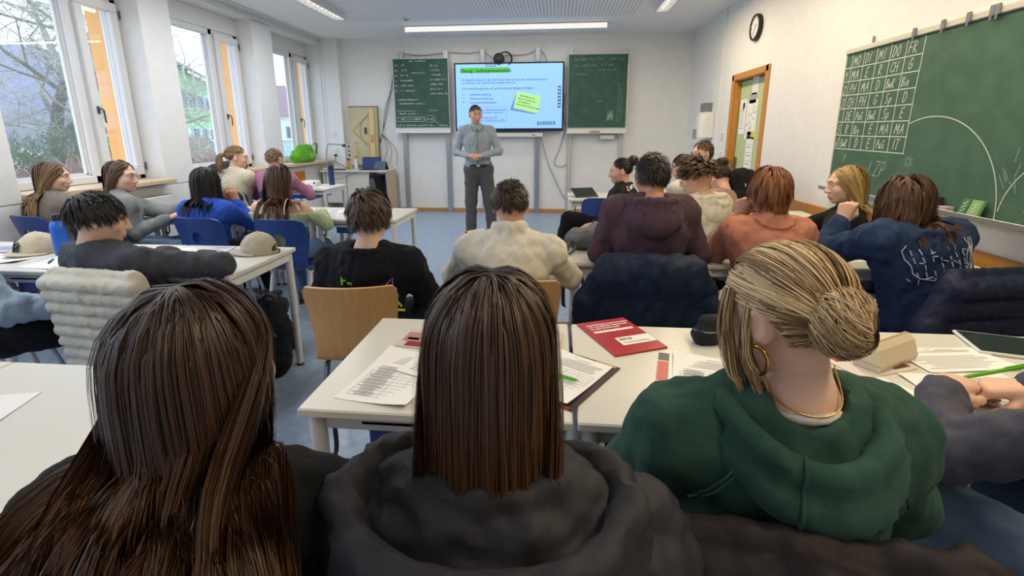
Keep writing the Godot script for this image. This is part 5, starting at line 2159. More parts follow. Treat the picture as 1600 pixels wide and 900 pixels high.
# a hood as a part of its own, lying open round the neck: for each direction (0 = back) a profile from the neckline over the rim and down outside
func hood_part(parent: Node3D, called: String, base: Vector3, neck: Vector3, yaw: float, S: Dictionary, m: Material) -> void:
	var yb := Basis(Vector3.UP, deg_to_rad(yaw))
	var nz := FastNoiseLite.new()
	nz.seed = 3
	nz.frequency = 1.0
	var na := 61
	var pts := PackedVector3Array()
	var nprof := 15
	for q in na:
		var ph := deg_to_rad(lerpf(-S.get("open", 158.0), S.get("open", 158.0), q / float(na - 1)))
		var d := yb * Vector3(sin(ph), 0, cos(ph))
		var b := 0.5 + 0.5 * cos(ph)                     # 1 at the back, 0 at the front
		var side := pow(absf(sin(ph)), 2.0)
		var R: float = lerpf(S.rf, S.rb, b) + S.rs * side
		var H: float = lerpf(S.hf, S.hb, b) + S.hs * side
		var bot: float = lerpf(S.of, S.ob, pow(b, S.get("droop", 2.0)))
		var t: float = S.roll
		var deep: float = lerpf(S.get("deepf", -0.02), S.deep, b)
		var prof := [Vector2(S.neck, deep), Vector2(lerpf(S.neck, R, 0.35), deep - 0.012), Vector2(lerpf(S.neck, R, 0.65), deep + 0.004), Vector2(R - t * 1.9, lerpf(deep, H, 0.45)), Vector2(R - t * 1.35, H - t * 0.6), Vector2(R - t * 0.8, H + t * 0.25), Vector2(R, H + t * 0.6), Vector2(R + t * 0.8, H + t * 0.2), Vector2(R + t * 1.1, H - t * 0.7), Vector2(R + t * 0.75, H - t * 1.5),
			Vector2(R + t * 0.9 + S.bulge * b * 0.6, lerpf(H, bot, 0.4)), Vector2(R + t * 0.8 + S.bulge * b, lerpf(H, bot, 0.6)), Vector2(R + t * 0.3 + S.bulge * b * 0.9, lerpf(H, bot, 0.82)), Vector2(R - t * 0.8 + S.bulge * b * 0.4, lerpf(H, bot, 0.97)), Vector2(R - t * 2.6, bot + 0.006)]
		for k in nprof:
			var p: Vector2 = prof[k]
			var w := d * p.x + Vector3(0, p.y, 0)
			var n: float = nz.get_noise_3d(w.x * 17.0, w.y * 12.0 + k * 0.1, w.z * 17.0) * S.get("fold", 0.008)
			n += nz.get_noise_2d(ph * 5.0, k * 0.35) * S.get("fold", 0.008)
			pts.append(neck + w + (d * 0.8 + Vector3(0, 0.5, 0)) * n)
	var a := Acc.new()
	a.sheet(nprof, na, pts, 0.004)
	var hn := obj(called, a, m, parent, base)
	if S.has("seams"):
		a = Acc.new()
		for at in S.seams:
			for dd in [0.0]:
				a = Acc.new()
				var q := int(round(inverse_lerp(-S.get("open", 158.0), S.get("open", 158.0), at) * (na - 1)))
				var line := PackedVector3Array()
				for k in range(5, nprof - 1):
					line.append(pts[q * nprof + k] + yb.x * dd + (pts[q * nprof + k] - neck).normalized() * 0.001)
				a.tube(line, 0.0035, 6)
				obj("seam", a, m, hn, base)

func make_desk(label: String, at: Vector3, group := "white pupil desks", turn := 0.0, tray := true, w := 0.688, dp := 0.61) -> Node3D:
	var o := thing("school_desk", label, "desk", at, turn, group)
	var h := 0.76
	var a := Acc.new()
	a.bx(Vector3(0, h - 0.012, 0), Vector3(w, 0.024, dp), 0.004)
	obj("tabletop", a, M.desk, o)
	a = Acc.new()
	for s in [-1.0, 1.0]:
		a.bx(Vector3(0, h - 0.049, s * (dp / 2 - 0.045)), Vector3(w - 0.1, 0.05, 0.024), 0.003)
		a.bx(Vector3(s * (w / 2 - 0.03), h - 0.049, 0), Vector3(0.024, 0.05, dp - 0.1), 0.003)
	obj("apron", a, M.white_metal, o)
	for sx in [-1.0, 1.0]:
		for sz in [-1.0, 1.0]:
			a = Acc.new()
			var x: float = sx * (w / 2 - 0.034)
			var z: float = sz * (dp / 2 - 0.036)
			a.tube(PackedVector3Array([Vector3(x, 0.012, z), Vector3(x, h - 0.024, z)]), [0.019, 0.022], 14)
			var lg := obj("leg", a, M.white_metal, o)
			a = Acc.new()
			a.tube(PackedVector3Array([Vector3(x, 0.0, z), Vector3(x, 0.014, z)]), 0.022, 12)
			obj("foot_cap", a, M.dark, lg)
	if tray:
		a = Acc.new()
		var tw := 0.36
		a.bx(Vector3(0, h - 0.125, 0.04), Vector3(tw, 0.006, 0.42), 0.002)
		for s in [-1.0, 1.0]:
			a.bx(Vector3(s * tw / 2, h - 0.085, 0.04), Vector3(0.008, 0.084, 0.42), 0.002)
			a.bx(Vector3(0, h - 0.085, 0.04 + s * 0.21), Vector3(tw, 0.084, 0.008), 0.002)
		var tr := obj("tray", a, M.blue_tray, o)
		a = Acc.new()
		a.bx(Vector3(0, h - 0.052, 0.262), Vector3(tw + 0.03, 0.016, 0.02), 0.004)
		a.prism(Transform3D(Basis(), Vector3(0, h - 0.06, 0.27)), PackedVector2Array([Vector2(-0.11, 0), Vector2(0.11, 0), Vector2(0.08, -0.034), Vector2(-0.08, -0.034)]), 0.016)
		obj("grip", a, M.blue_tray, tr)
	a = Acc.new()
	a.tube(curve([Vector3(-w / 2 + 0.075, h - 0.07, dp / 2 - 0.04), Vector3(-w / 2 + 0.075, h - 0.13, dp / 2 - 0.04), Vector3(-w / 2 + 0.075, h - 0.15, dp / 2 - 0.02), Vector3(-w / 2 + 0.075, h - 0.13, dp / 2 - 0.005)], 4), 0.006, 6)
	obj("bag_hook", a, M.dark, o)
	return o

func shell_point(u: float, v: float, wood: bool) -> Vector3:
	# u across -1..1, v 0 at the front of the seat to 1 at the top of the back; sitter faces -z
	var prof := [Vector2(-0.2, 0.435), Vector2(-0.15, 0.455), Vector2(0.0, 0.45), Vector2(0.12, 0.447), Vector2(0.178, 0.462), Vector2(0.2, 0.51), Vector2(0.212, 0.6), Vector2(0.228, 0.7), Vector2(0.262, 0.84)]
	if wood:
		prof[8] = Vector2(0.256, 0.815)
	var t := v * (prof.size() - 1)
	var q := mini(int(t), prof.size() - 2)
	var p0: Vector2 = prof[maxi(q - 1, 0)]
	var p3: Vector2 = prof[mini(q + 2, prof.size() - 1)]
	var p: Vector2 = prof[q].cubic_interpolate(prof[q + 1], p0, p3, t - q)
	var wid := [0.195, 0.2, 0.2, 0.19, 0.172, 0.168, 0.178, 0.19, 0.205]
	var w := lerpf(wid[q], wid[q + 1], t - q)
	var back := clampf((v - 0.5) * 3.0, 0.0, 1.0)
	return Vector3(u * w, p.y + (1.0 - back) * 0.012 * u * u, p.x - back * 0.045 * u * u)

func make_chair(label: String, at: Vector3, turn: float, kind: String, group: String) -> Node3D:
	var o := thing("school_chair", label, "chair", at, turn, group)
	var wood_ := kind == "wood"
	var a := Acc.new()
	if wood_:
		var nu := 11
		var nv := 33
		var pts := PackedVector3Array()
		for b in nv:
			var v := float(b) / (nv - 1)
			for q in nu:
				var u := -1.0 + 2.0 * q / (nu - 1)
				# rounded corners at the two ends
				var e := minf(v, 1.0 - v) / 0.06
				var k := 1.0 if e >= 1.0 else 1.0 - 0.12 * pow(1.0 - e, 2.0)
				pts.append(shell_point(u * k, v, true))
		a.sheet(nu, nv, pts, 0.011)
		obj("seat_shell", a, M.beech, o)
	else:
		var pts := PackedVector3Array()
		for b in 19:
			var v := float(b) / 18 * 0.66
			for q in 11:
				var e := v / 0.06
				var k := 1.0 if e >= 1.0 else 1.0 - 0.15 * pow(1.0 - e, 2.0)
				pts.append(shell_point((-1.0 + 2.0 * q / 10) * k, v, false))
		a.sheet(11, 19, pts, 0.01)
		obj("seat", a, M.blue, o)
		# back with its oval grip hole: rings from the hole out to the rounded edge
		a = Acc.new()
		var ring := 32
		var rad := 6
		var rp := PackedVector3Array()
		for b in rad:
			var t := float(b) / (rad - 1)
			for q in ring + 1:
				var an := TAU * q / ring
				var inner := Vector2(cos(an) * 0.24, 0.85 + sin(an) * 0.055)
				var c := cos(an)
				var s := sin(an)
				var sc := 1.0 / pow(pow(absf(c), 5.0) + pow(absf(s), 5.0), 0.2)
				var outer := Vector2(c * sc * 1.06, 0.8 + s * sc * 0.2)
				var m := inner.lerp(outer, t)
				rp.append(shell_point(m.x, clampf(m.y, 0.0, 1.0), false))
		# the ring grid winds the other way round
		var flip := PackedVector3Array()
		for b in rad:
			for q in ring + 1:
				flip.append(rp[b * (ring + 1) + ring - q])
		a.sheet(ring + 1, rad, flip, 0.011)
		obj("backrest", a, M.blue, o)
	a = Acc.new()
	for sx in [-1.0, 1.0]:
		a.tube(curve([Vector3(sx * 0.15, 0.435, -0.16), Vector3(sx * 0.15, 0.43, 0.1), Vector3(sx * 0.15, 0.42, 0.14)], 4), 0.011, 8)
	a.tube(PackedVector3Array([Vector3(-0.15, 0.43, 0.0), Vector3(0.15, 0.43, 0.0)]), 0.011, 8)
	var fm: Material = M.chrome if wood_ else M.white_metal
	obj("seat_frame", a, fm, o)
	for sx in [-1.0, 1.0]:
		for sz in [-1.0, 1.0]:
			a = Acc.new()
			a.tube(PackedVector3Array([Vector3(sx * 0.15, 0.43, sz * 0.12), Vector3(sx * 0.19, 0.0, sz * 0.21)]), 0.012, 10)
			obj("leg", a, fm, o)
	return o

func furniture() -> void:
	var g := "white pupil desks"
	# nearest row
	make_desk("white desk at the left edge beside the long-haired girl nearest the camera", Vector3(-1.28, 0, -0.88), g)
	make_desk("white desk at the bottom left corner, partly out of frame", Vector3(-1.97, 0, -0.88), g)
	make_desk("white desk with two printed sheets in front of the girl in the black jacket", Vector3(-0.295, 0, -1.32), g)
	make_desk("white desk carrying the red brochure in front of the green hoodie", Vector3(0.405, 0, -1.32), g)
	make_desk("white desk carrying the beige pencil case and tablet", Vector3(1.1, 0, -1.34), g)
	make_desk("white desk at the right frame edge under the long chalkboard", Vector3(1.79, 0, -1.34), g)
	# second row
	make_desk("white desk with the plain beige cap, where the boy in dark grey sits", Vector3(-1.915, 0, -2.385), g)
	make_desk("white desk with the lettered cap and blue bottle", Vector3(-2.61, 0, -2.385), g)
	make_desk("white desk of the second row standing at the window wall", Vector3(-3.305, 0, -2.385), g)
	make_desk("white desk with the grey backpack in front of the maroon hoodie", Vector3(0.42, 0, -2.78), g)
	make_desk("white desk under the arms of the person in the salmon sweater", Vector3(1.115, 0, -2.78), g)
	make_desk("white desk under the arms of the person in the printed navy hoodie", Vector3(1.81, 0, -2.78), g)
	# third row
	make_desk("white desk with the green bottle behind the boy in the black hoodie", Vector3(-1.615, 0, -3.96), g)
	make_desk("white desk in front of the girl in the light green top", Vector3(-2.31, 0, -3.96), g)
	make_desk("white desk in front of the girl in the bright blue sweater", Vector3(-3.0, 0, -3.96), g)
	make_desk("white desk of the third row standing at the window wall", Vector3(-3.69, 0, -3.96), g)
	make_desk("white desk in front of the cream hoodie with the sign", Vector3(1.1, 0, -4.05), g)
	make_desk("white desk in front of the blonde person in black", Vector3(1.79, 0, -4.05), g)
	# front row
	make_desk("white desk with the dark blue flask and small white box", Vector3(-3.2, 0, -6.0), g)
	make_desk("white desk with the slanted tablet, in front of the girl with a bun", Vector3(0.47, 0, -5.26), g)
	make_desk("white desk of the front row near the door", Vector3(1.16, 0, -5.26), g)
	# chairs
	var wc := "bentwood shell chairs"
	var bc := "blue plastic shell chairs"
	make_chair("wooden shell chair behind the boy in the black hoodie", Vector3(-0.88, 0, -2.03), deg_to_rad(8), "wood", wc)
	make_chair("wooden shell chair behind the boy in the cream fleece", Vector3(-0.14, 0, -2.2), deg_to_rad(-8), "wood", wc)
	make_chair("wooden shell chair of the long-haired girl nearest the camera", Vector3(-0.62, 0, -0.55), deg_to_rad(14), "wood", wc)
	make_chair("wooden shell chair under the girl in the black puffer jacket", Vector3(-0.06, 0, -0.56), 0.0, "wood", wc)
	make_chair("wooden shell chair under the girl in the green hoodie", Vector3(0.4, 0, -0.85), deg_to_rad(-6), "wood", wc)
	make_chair("wooden shell chair under the person writing at the right edge", Vector3(1.15, 0, -0.72), deg_to_rad(10), "wood", wc)
	make_chair("blue shell chair with the white puffer vest hung over it", Vector3(-1.93, 0, -2.02), deg_to_rad(-6), "plastic", bc)
	make_chair("blue shell chair under the person in the pale blue jacket", Vector3(-2.66, 0, -1.9), deg_to_rad(-20), "plastic", bc)
	make_chair("blue shell chair under the girl in the bright blue sweater", Vector3(-2.6, 0, -3.42), deg_to_rad(-4), "plastic", bc)
	make_chair("blue shell chair under the girl in the light green top", Vector3(-1.965, 0, -3.4), deg_to_rad(-2), "plastic", bc)
	make_chair("blue shell chair under the girl in the grey sweater who writes", Vector3(-3.3, 0, -3.4), deg_to_rad(-20), "plastic", bc)
	make_chair("blue shell chair under the fair-haired girl beside the window", Vector3(-3.92, 0, -3.4), deg_to_rad(-10), "plastic", bc)
	make_chair("blue shell chair hung with the navy jacket, under the maroon hoodie", Vector3(0.44, 0, -2.44), 0.0, "plastic", bc)
	make_chair("blue shell chair under the person in the salmon sweater", Vector3(1.06, 0, -2.36), deg_to_rad(4), "plastic", bc)
	make_chair("blue shell chair hung with the navy puffer jacket at the side wall", Vector3(1.72, 0, -2.24), deg_to_rad(12), "plastic", bc)
	make_chair("blue shell chair under the boy in the cream hoodie", Vector3(0.98, 0, -3.42), deg_to_rad(10), "plastic", bc)
	make_chair("blue shell chair under the blonde person in black", Vector3(1.82, 0, -3.38), deg_to_rad(40), "plastic", bc)
	make_chair("blue shell chair whose back hides the hips of the girl with a bun", Vector3(0.44, 0, -4.72), 0.0, "plastic", bc)
	make_chair("blue shell chair under the hunched person in the black hoodie", Vector3(1.66, 0, -4.6), 0.0, "plastic", bc)
	make_chair("blue shell chair under the person with the messy bun", Vector3(1.22, 0, -4.62), 0.0, "plastic", bc)
	make_chair("blue shell chair under the girl in the cream ribbed sweater", Vector3(-3.5, 0, -5.1), deg_to_rad(-10), "plastic", bc)
	make_chair("blue shell chair under the short-haired boy in the pink shirt", Vector3(-2.98, 0, -5.05), deg_to_rad(-4), "plastic", bc)
	# dark upholstered chairs seen from behind
	for k in 2:
		var at: Vector3 = [Vector3(-2.72, 0, -4.55), Vector3(-3.25, 0, -4.55)][k]
		var o := thing("upholstered_chair", ["dark grey cushioned seat showing beyond the desk with the green bottle", "black upholstered chair back behind the girl in the cream sweater"][k], "chair", at, 0, "dark upholstered chairs")
		var a := Acc.new()
		var f := Field.new(Vector3(-0.3, 0.4, -0.3), Vector3(0.3, 0.56, 0.3), 0.016)
		f.bone(Vector3(-0.12, 0.47, -0.08), Vector3(0.12, 0.47, -0.08), 0.1, 0.1, 0.05, Vector3.UP, 2.6)
		f.bone(Vector3(-0.12, 0.47, 0.08), Vector3(0.12, 0.47, 0.08), 0.1, 0.1, 0.05, Vector3.UP, 2.6)
		f.mesh(a)
		obj("seat", a, cloth_mat("4a4d52"), o)
		if k == 1:
			a = Acc.new()
			f = Field.new(Vector3(-0.3, 0.5, 0.1), Vector3(0.3, 0.96, 0.35), 0.016)
			f.bone(Vector3(-0.16, 0.64, 0.2), Vector3(0.16, 0.64, 0.2), 0.07, 0.07, 0.05, Vector3.BACK, 2.0)
			f.bone(Vector3(-0.17, 0.82, 0.22), Vector3(0.17, 0.82, 0.22), 0.075, 0.075, 0.06, Vector3.BACK, 2.0)
			f.mesh(a)
			obj("backrest", a, cloth_mat("2c3036"), o)
		a = Acc.new()
		a.tube(PackedVector3Array([Vector3(0, 0.1, 0), Vector3(0, 0.45, 0)]), 0.025, 12)
		obj("column", a, M.chrome, o)
		for q in 5:
			a = Acc.new()
			var d := Vector3(cos(TAU * q / 5), 0, sin(TAU * q / 5))
			a.tube(PackedVector3Array([Vector3(0, 0.12, 0), d * 0.27 + Vector3(0, 0.06, 0)]), [0.022, 0.014], 8)
			a.ball(d * 0.27 + Vector3(0, 0.03, 0), Vector3(0.028, 0.03, 0.028), 10)
			obj("base_arm", a, M.dark, o)
	teacher_desk()

func teacher_desk() -> void:
	var o := thing("teacher_desk", "long white teacher desk under the drawing board", "desk", Vector3(-3.55, 0, -8.4))
	var a := Acc.new()
	a.bx(Vector3(0, 0.79, 0), Vector3(1.2, 0.03, 0.55), 0.005)
	obj("tabletop", a, M.desk, o)
	a = Acc.new()
	a.bx(Vector3(-0.14, 0.5, 0.2), Vector3(0.78, 0.55, 0.02), 0.003)
	obj("modesty_panel", a, M.desk, o)
	for x in [-0.56, 0.25, 0.575]:
		a = Acc.new()
		a.bx(Vector3(x, 0.388, -0.02), Vector3(0.03, 0.775, 0.48), 0.004)
		obj("side_panel", a, M.desk if x < 0.5 else wood("cdb28c", "dcc39c", 3.0), o)
	a = Acc.new()
	a.tube(PackedVector3Array([Vector3(0.585, 0, 0.24), Vector3(0.585, 0.775, 0.24)]), 0.016, 10)
	obj("leg", a, M.alu, o)
	var cb := thing("computer_tower", "dark computer in the open bay of the teacher desk", "computer", Vector3(-3.16, 0, -8.36))
	a = Acc.new()
	a.bx(Vector3(-0.02, 0.36, 0), Vector3(0.2, 0.7, 0.38), 0.006)
	obj("case", a, M.black, cb)
	a = Acc.new()
	a.bx(Vector3(-0.02, 0.56, 0.193), Vector3(0.17, 0.2, 0.006), 0.004)
	obj("front_panel", a, mat("5c636d", 0.3), cb)
	var ct := thing("hanging_jacket", "black jacket hanging from the end of the teacher desk", "jacket", Vector3(-3.03, 0, -8.06))
	a = Acc.new()
	var f := Field.new(Vector3(-0.25, 0.05, -0.15), Vector3(0.25, 0.9, 0.15), 0.014)
	f.bone(Vector3(-0.1, 0.73, 0.0), Vector3(0.05, 0.2, 0.02), 0.035, 0.07, 0.04)
	f.bone(Vector3(-0.06, 0.73, 0.0), Vector3(0.1, 0.24, 0.0), 0.03, 0.05, 0.04)
	f.mesh(a, cloth_noise, 0.012, Vector3(24, 8, 24))
	obj("cloth", a, cloth_mat("16181d"), ct)

# fills in what follows from where the top of the head is
func sit(label: String, top: Vector3, yaw: float, hyaw: float, o: Dictionary) -> Node3D:
	var P := {"label": label, "yaw": yaw}
	P.merge(o)
	var sc: float = o.get("hscale", 1.0)
	var hb := Basis.from_euler(Vector3(deg_to_rad(o.get("pitch", -4.0)), deg_to_rad(hyaw), deg_to_rad(o.get("roll", 0.0))))
	var at := top - Vector3(0, 0.121 * sc, 0)
	P.head = {"at": at, "yaw": hyaw, "pitch": o.get("pitch", -4.0), "roll": o.get("roll", 0.0), "scale": sc}
	var yb := Basis(Vector3.UP, deg_to_rad(yaw))
	if not P.has("neck"):
		P.neck = at + Vector3(0, -0.152 * sc, 0) + yb.z * 0.045
	if not P.has("hip"):
		P.hip = Vector3(P.neck.x, 0.56, P.neck.z) + yb.z * 0.02
	if not P.has("group"):
		P.group = "pupils at their desks"
	return person(P)

func people() -> void:
	body_parts()
	var V := func(x: float, y: float, z: float) -> Vector3: return Vector3(x, y, z)
	var black := "17140f"
	# ---------------- the teacher
	var t := person({"label": "man standing before the screen in a grey-blue shirt and grey trousers", "hip": Vector3(-1.08, 0.95, -6.62), "neck": Vector3(-1.1, 1.515, -6.63), "yaw": 190.0, "sw": 0.185, "fat": 1.13,
		"head": {"at": Vector3(-1.105, 1.675, -6.60), "yaw": 203.0, "pitch": -3.0, "scale": 1.04}, "skin": "skin",
		"arm": [[Vector3(-0.79, 1.19, -6.6), Vector3(-0.985, 1.14, -6.40), "rest", Vector3(0, 1, 0.5), Vector3(-0.9, 0.0, 0.35)], [Vector3(-1.39, 1.18, -6.62), Vector3(-1.185, 1.14, -6.40), "rest", Vector3(0, 1, 0.5), Vector3(0.9, 0.02, 0.35)]],
		"knees": [Vector3(-0.93, 0.5, -6.6), Vector3(-1.19, 0.5, -6.6)], "feet": [Vector3(-0.9, 0.09, -6.62), Vector3(-1.2, 0.09, -6.6)], "toes": [Vector3(0.25, 0, 0.97), Vector3(-0.2, 0, 0.98)],
		"top": {"mat": cloth_mat("a9b6bc", 0.8), "collar": "shirt", "grow": 0.016, "name": "shirt", "cell": 0.013, "bunch": false, "fold": 0.012, "tuck": 0.985},
		"legs": {"mat": cloth_mat("5c5a5c"), "shoe": M.shoe_white, "cell": 0.016, "cuff": 0.075, "wide": 0.014},
		"hair": {"style": "short", "len": [0.02, 0.032], "col": "5c4a3c", "alt": "8a7663", "n": 130, "kids": 9, "w": 0.005, "puff": 0.06, "lift": 0.4, "grav": 0.1, "front": 0.5, "steps": 5}})
	var bt := Acc.new()
	var belt_ring := PackedVector3Array()
	for q in 25:
		var an := TAU * q / 24
		belt_ring.append(Vector3(cos(an) * 0.172, 1.005, sin(an) * 0.14))
	bt.tube(belt_ring, 0.016, 8, false)
	obj("belt", bt, M.black, t)
	bt = Acc.new()
	bt.bx(Vector3(0.02, 1.005, 0.155), Vector3(0.05, 0.036, 0.008), 0.003)
	obj("belt_buckle", bt, M.steel, t)
	var trim := cloth_mat("7d8b92")
	back_strokes(t, "placket", [[-1.075, 1.47, -1.07, 1.36, -1.066, 1.24, -1.064, 1.01]], 0.0035, trim)
	back_strokes(t, "collar_edge", [[-1.155, 1.515, -1.135, 1.475, -1.098, 1.452, -1.085, 1.49], [-1.065, 1.49, -1.05, 1.452, -1.015, 1.475, -1.0, 1.515]], 0.006, trim)
	for q in 5:
		back_strokes(t, "button", [[-1.07, 1.42 - q * 0.085, -1.0685, 1.414 - q * 0.085]], 0.006, M.dark)
	# ---------------- front row by the window
	sit("girl with a fair ponytail in a cream ribbed sweater near the second window", Vector3(-3.48, 1.305, -5.0), -18, -58, {"cell": 0.02, "skin": "skin_pale", "sw": 0.165,
		"arm": [[V.call(-3.78, 0.78, -5.15), V.call(-3.6, 0.8, -5.4)], [V.call(-3.2, 0.78, -5.2), V.call(-3.3, 0.9, -5.4)]],
		"top": {"mat": cloth_mat("d9cfb2"), "collar": "crew", "grow": 0.022, "stretch": Vector3(40, 4, 40)},
		"hair": {"style": "tied", "target": Vector3(0, 0.02, 0.125), "len": [0.1, 0.1], "col": "7d5b38", "alt": "c39a63", "n": 80, "kids": 8, "w": 0.006, "puff": 0.09,
			"locks": [[[Vector3(0, 0.02, 0.115), Vector3(0, 0.0, 0.16), Vector3(0.01, -0.09, 0.17), Vector3(0.0, -0.2, 0.15)], [0.015, 0.04, 0.03], 160]]}})
	sit("short-haired fair boy in a pink shirt, back turned, nearest the front by the window", Vector3(-3.05, 1.284, -5.0), -4, -8, {"cell": 0.02, "skin": "skin_pale", "sw": 0.175,
		"arm": [[V.call(-3.38, 0.76, -5.1), V.call(-3.22, 0.82, -5.36)], [V.call(-2.74, 0.76, -5.1), V.call(-2.9, 0.82, -5.36)]],
		"top": {"mat": cloth_mat("b27690"), "collar": "crew"}, "legs": {"mat": cloth_mat("4b4f57"), "shoe": mat("c08a45", 0.7)},
		"hair": {"style": "short", "len": [0.02, 0.03], "col": "8a6a48", "alt": "b08a60", "n": 90, "kids": 8, "w": 0.006, "puff": 0.06, "lift": 0.4, "steps": 5, "grav": 0.1}})
	# ---------------- third row, left
	var green := sit("girl with long brown hair in a light green off-shoulder top", Vector3(-2.075, 1.215, -3.42), 0, 10, {"skin": "skin_pale", "sw": 0.168, "pitch": -12.0,
		"arm": [[V.call(-2.34, 0.74, -3.55), V.call(-2.2, 0.79, -3.78)], [V.call(-1.8, 0.74, -3.55), V.call(-1.94, 0.79, -3.78)]],
		"top": {"mat": cloth_mat("b8c9a3"), "grow": 0.014, "low": -0.085, "name": "off_shoulder_top", "cell": 0.014},
		"hair": {"style": "long", "back": 0.06, "len": [0.36, 0.44], "col": "3a2618", "alt": "6b472c", "tip": "5d4029", "n": 130, "kids": 9, "w": 0.005, "puff": 0.12, "grav": 0.4, "steps": 14, "wave": [0.006, 12.0], "clump": 0.7, "part": -0.1}})
	var st := Acc.new()
	for s in [-1.0, 1.0]:
		st.tube(curve([Vector3(s * 0.115, 0.86, 0.1), Vector3(s * 0.11, 0.9, 0.088), Vector3(s * 0.105, 0.955, 0.045), Vector3(s * 0.1, 0.962, 0.0)], 4), 0.005, 6)
	obj("shoulder_strap", st, cloth_mat("e0b79f"), green)
	sit("girl with long black hair in a bright blue sweater, hand at her face", Vector3(-2.655, 1.194, -3.42), -6, -22, {"skin": "skin_tan", "sw": 0.165, "pitch": -8.0,
		"arm": [[V.call(-2.93, 0.74, -3.55), V.call(-2.78, 0.8, -3.78)], [V.call(-2.40, 0.745, -3.52), V.call(-2.535, 0.90, -3.56), "rest", V.call(0.5, 0.2, 0.8), V.call(-0.4, 0.9, -0.1)]],
		"top": {"mat": cloth_mat("3159bd"), "collar": "crew", "cell": 0.014}, "legs": {"mat": cloth_mat("23252b")},
		"hair": {"style": "long", "len": [0.28, 0.36], "col": "14110f", "alt": "2c2420", "n": 130, "kids": 9, "w": 0.005, "puff": 0.12, "grav": 0.45, "steps": 13, "clump": 0.6, "part": 0.1}})
	sit("girl in a grey sweater in profile, writing with a pencil", Vector3(-3.35, 1.24, -3.42), -38, -78, {"skin": "skin_pale", "sw": 0.165,
		"arm": [[V.call(-3.17, 0.8, -3.6), V.call(-3.02, 0.87, -3.72), "rest", V.call(0.1, 1, 0.2), V.call(0.9, 0.25, -0.2)], [V.call(-3.2, 0.70, -3.3), V.call(-3.04, 0.79, -3.5), "grip"]],
		"top": {"mat": cloth_mat("8e918e"), "collar": "crew", "grow": 0.024, "cuff": 0.8, "cell": 0.014}, "legs": {"mat": cloth_mat("8ea6c0")},
		"hair": {"style": "long", "back": 0.06, "len": [0.3, 0.38], "col": "4a3527", "alt": "7c5d45", "tip": "6e523d", "n": 120, "kids": 9, "w": 0.005, "puff": 0.13, "grav": 0.4, "steps": 13, "wave": [0.007, 11.0], "clump": 0.7}})
	sit("girl with long fair-tipped hair beside the nearest window, in a taupe top", Vector3(-3.93, 1.232, -3.42), -18, -62, {"skin": "skin_pale", "sw": 0.16,
		"arm": [[V.call(-4.1, 0.76, -3.5), V.call(-3.95, 0.79, -3.76)], [V.call(-3.68, 0.76, -3.5), V.call(-3.75, 0.79, -3.74)]],
		"top": {"mat": cloth_mat("857d70"), "collar": "crew", "cell": 0.015},
		"hair": {"style": "long", "back": 0.06, "len": [0.42, 0.5], "col": "5a4231", "alt": "8d6c4c", "tip": "b8925f", "n": 140, "kids": 9, "w": 0.005, "puff": 0.13, "grav": 0.42, "steps": 15, "wave": [0.008, 13.0], "clump": 0.75}})
	# ---------------- second row, left
	sit("boy with thick black hair in a dark grey sweater, arms folded on his desk", Vector3(-2.06, 1.18, -1.95), -14, -48, {"skin": "skin_pale", "sw": 0.178, "pitch": -6.0, "cell": 0.014,
		"hip": V.call(-2.0, 0.56, -2.06),
		"arm": [[V.call(-2.3, 0.80, -2.14), V.call(-2.02, 0.80, -2.3), "rest", V.call(0, 1, 0), V.call(0.9, 0, -0.3)], [V.call(-1.62, 0.81, -2.1), V.call(-1.84, 0.80, -2.27), "rest", V.call(0, 1, 0), V.call(-0.6, 0, -0.7)]],
		"top": {"mat": cloth_mat("4b4f57"), "collar": "crew", "grow": 0.024, "cell": 0.012, "fold": 0.012},
		"hair": {"style": "short", "len": [0.045, 0.075], "col": "15120f", "alt": "2e2823", "n": 240, "kids": 12, "w": 0.0035, "puff": 0.15, "lift": 0.12, "grav": 0.3, "steps": 8, "comb": Vector3(0, -0.1, -0.35), "clump": 0.3, "nape": -0.18, "front": 0.3}})
	sit("person in a pale blue jacket cut off by the left frame edge", Vector3(-2.83, 1.26, -1.86), -30, -20, {"skin": "skin_pale", "sw": 0.185, "cell": 0.016,
		"hip": V.call(-2.62, 0.55, -1.72), "neck": V.call(-2.78, 0.99, -1.83),
		"arm": [[V.call(-2.98, 0.7, -1.98), V.call(-2.85, 0.64, -2.12)], [V.call(-2.42, 0.68, -1.78), V.call(-2.29, 0.63, -1.96), "fist"]],
		"top": {"mat": cloth_mat("a3b8cf"), "collar": "hood", "grow": 0.035, "name": "jacket", "cell": 0.014, "fold": 0.014}, "legs": {"mat": cloth_mat("1d2027")},
		"hair": {"style": "short", "len": [0.05, 0.07], "col": "3a2a1e", "alt": "5c4330", "n": 80, "kids": 8, "w": 0.006, "puff": 0.12, "lift": 0.4}})
	# ---------------- aisle, two boys on wooden chairs
	var p9 := sit("boy with tousled brown hair in a printed black hoodie on a wooden chair", Vector3(-0.829, 1.19, -2.04), 0, 4, {"skin": "skin_pale", "sw": 0.178, "cell": 0.013, "pitch": -6.0,
		"hip": V.call(-0.86, 0.56, -2.02),
		"arm": [[V.call(-1.1, 0.69, -2.08), V.call(-1.0, 0.6, -2.32)], [V.call(-0.585, 0.69, -2.08), V.call(-0.7, 0.6, -2.32)]],
		"top": {"mat": cloth_mat("171a22"), "collar": "hood", "hood": 0.92, "grow": 0.02, "name": "hoodie", "cell": 0.012, "fold": 0.012}, "legs": {"mat": cloth_mat("23262c")},
		"hair": {"style": "short", "len": [0.05, 0.078], "col": "3a2b1f", "alt": "6e563f", "n": 260, "kids": 13, "w": 0.0032, "puff": 0.16, "lift": 0.3, "grav": 0.3, "steps": 9, "swirl": 0.5, "clump": 0.4, "wave": [0.004, 8.0], "nape": -0.42}})
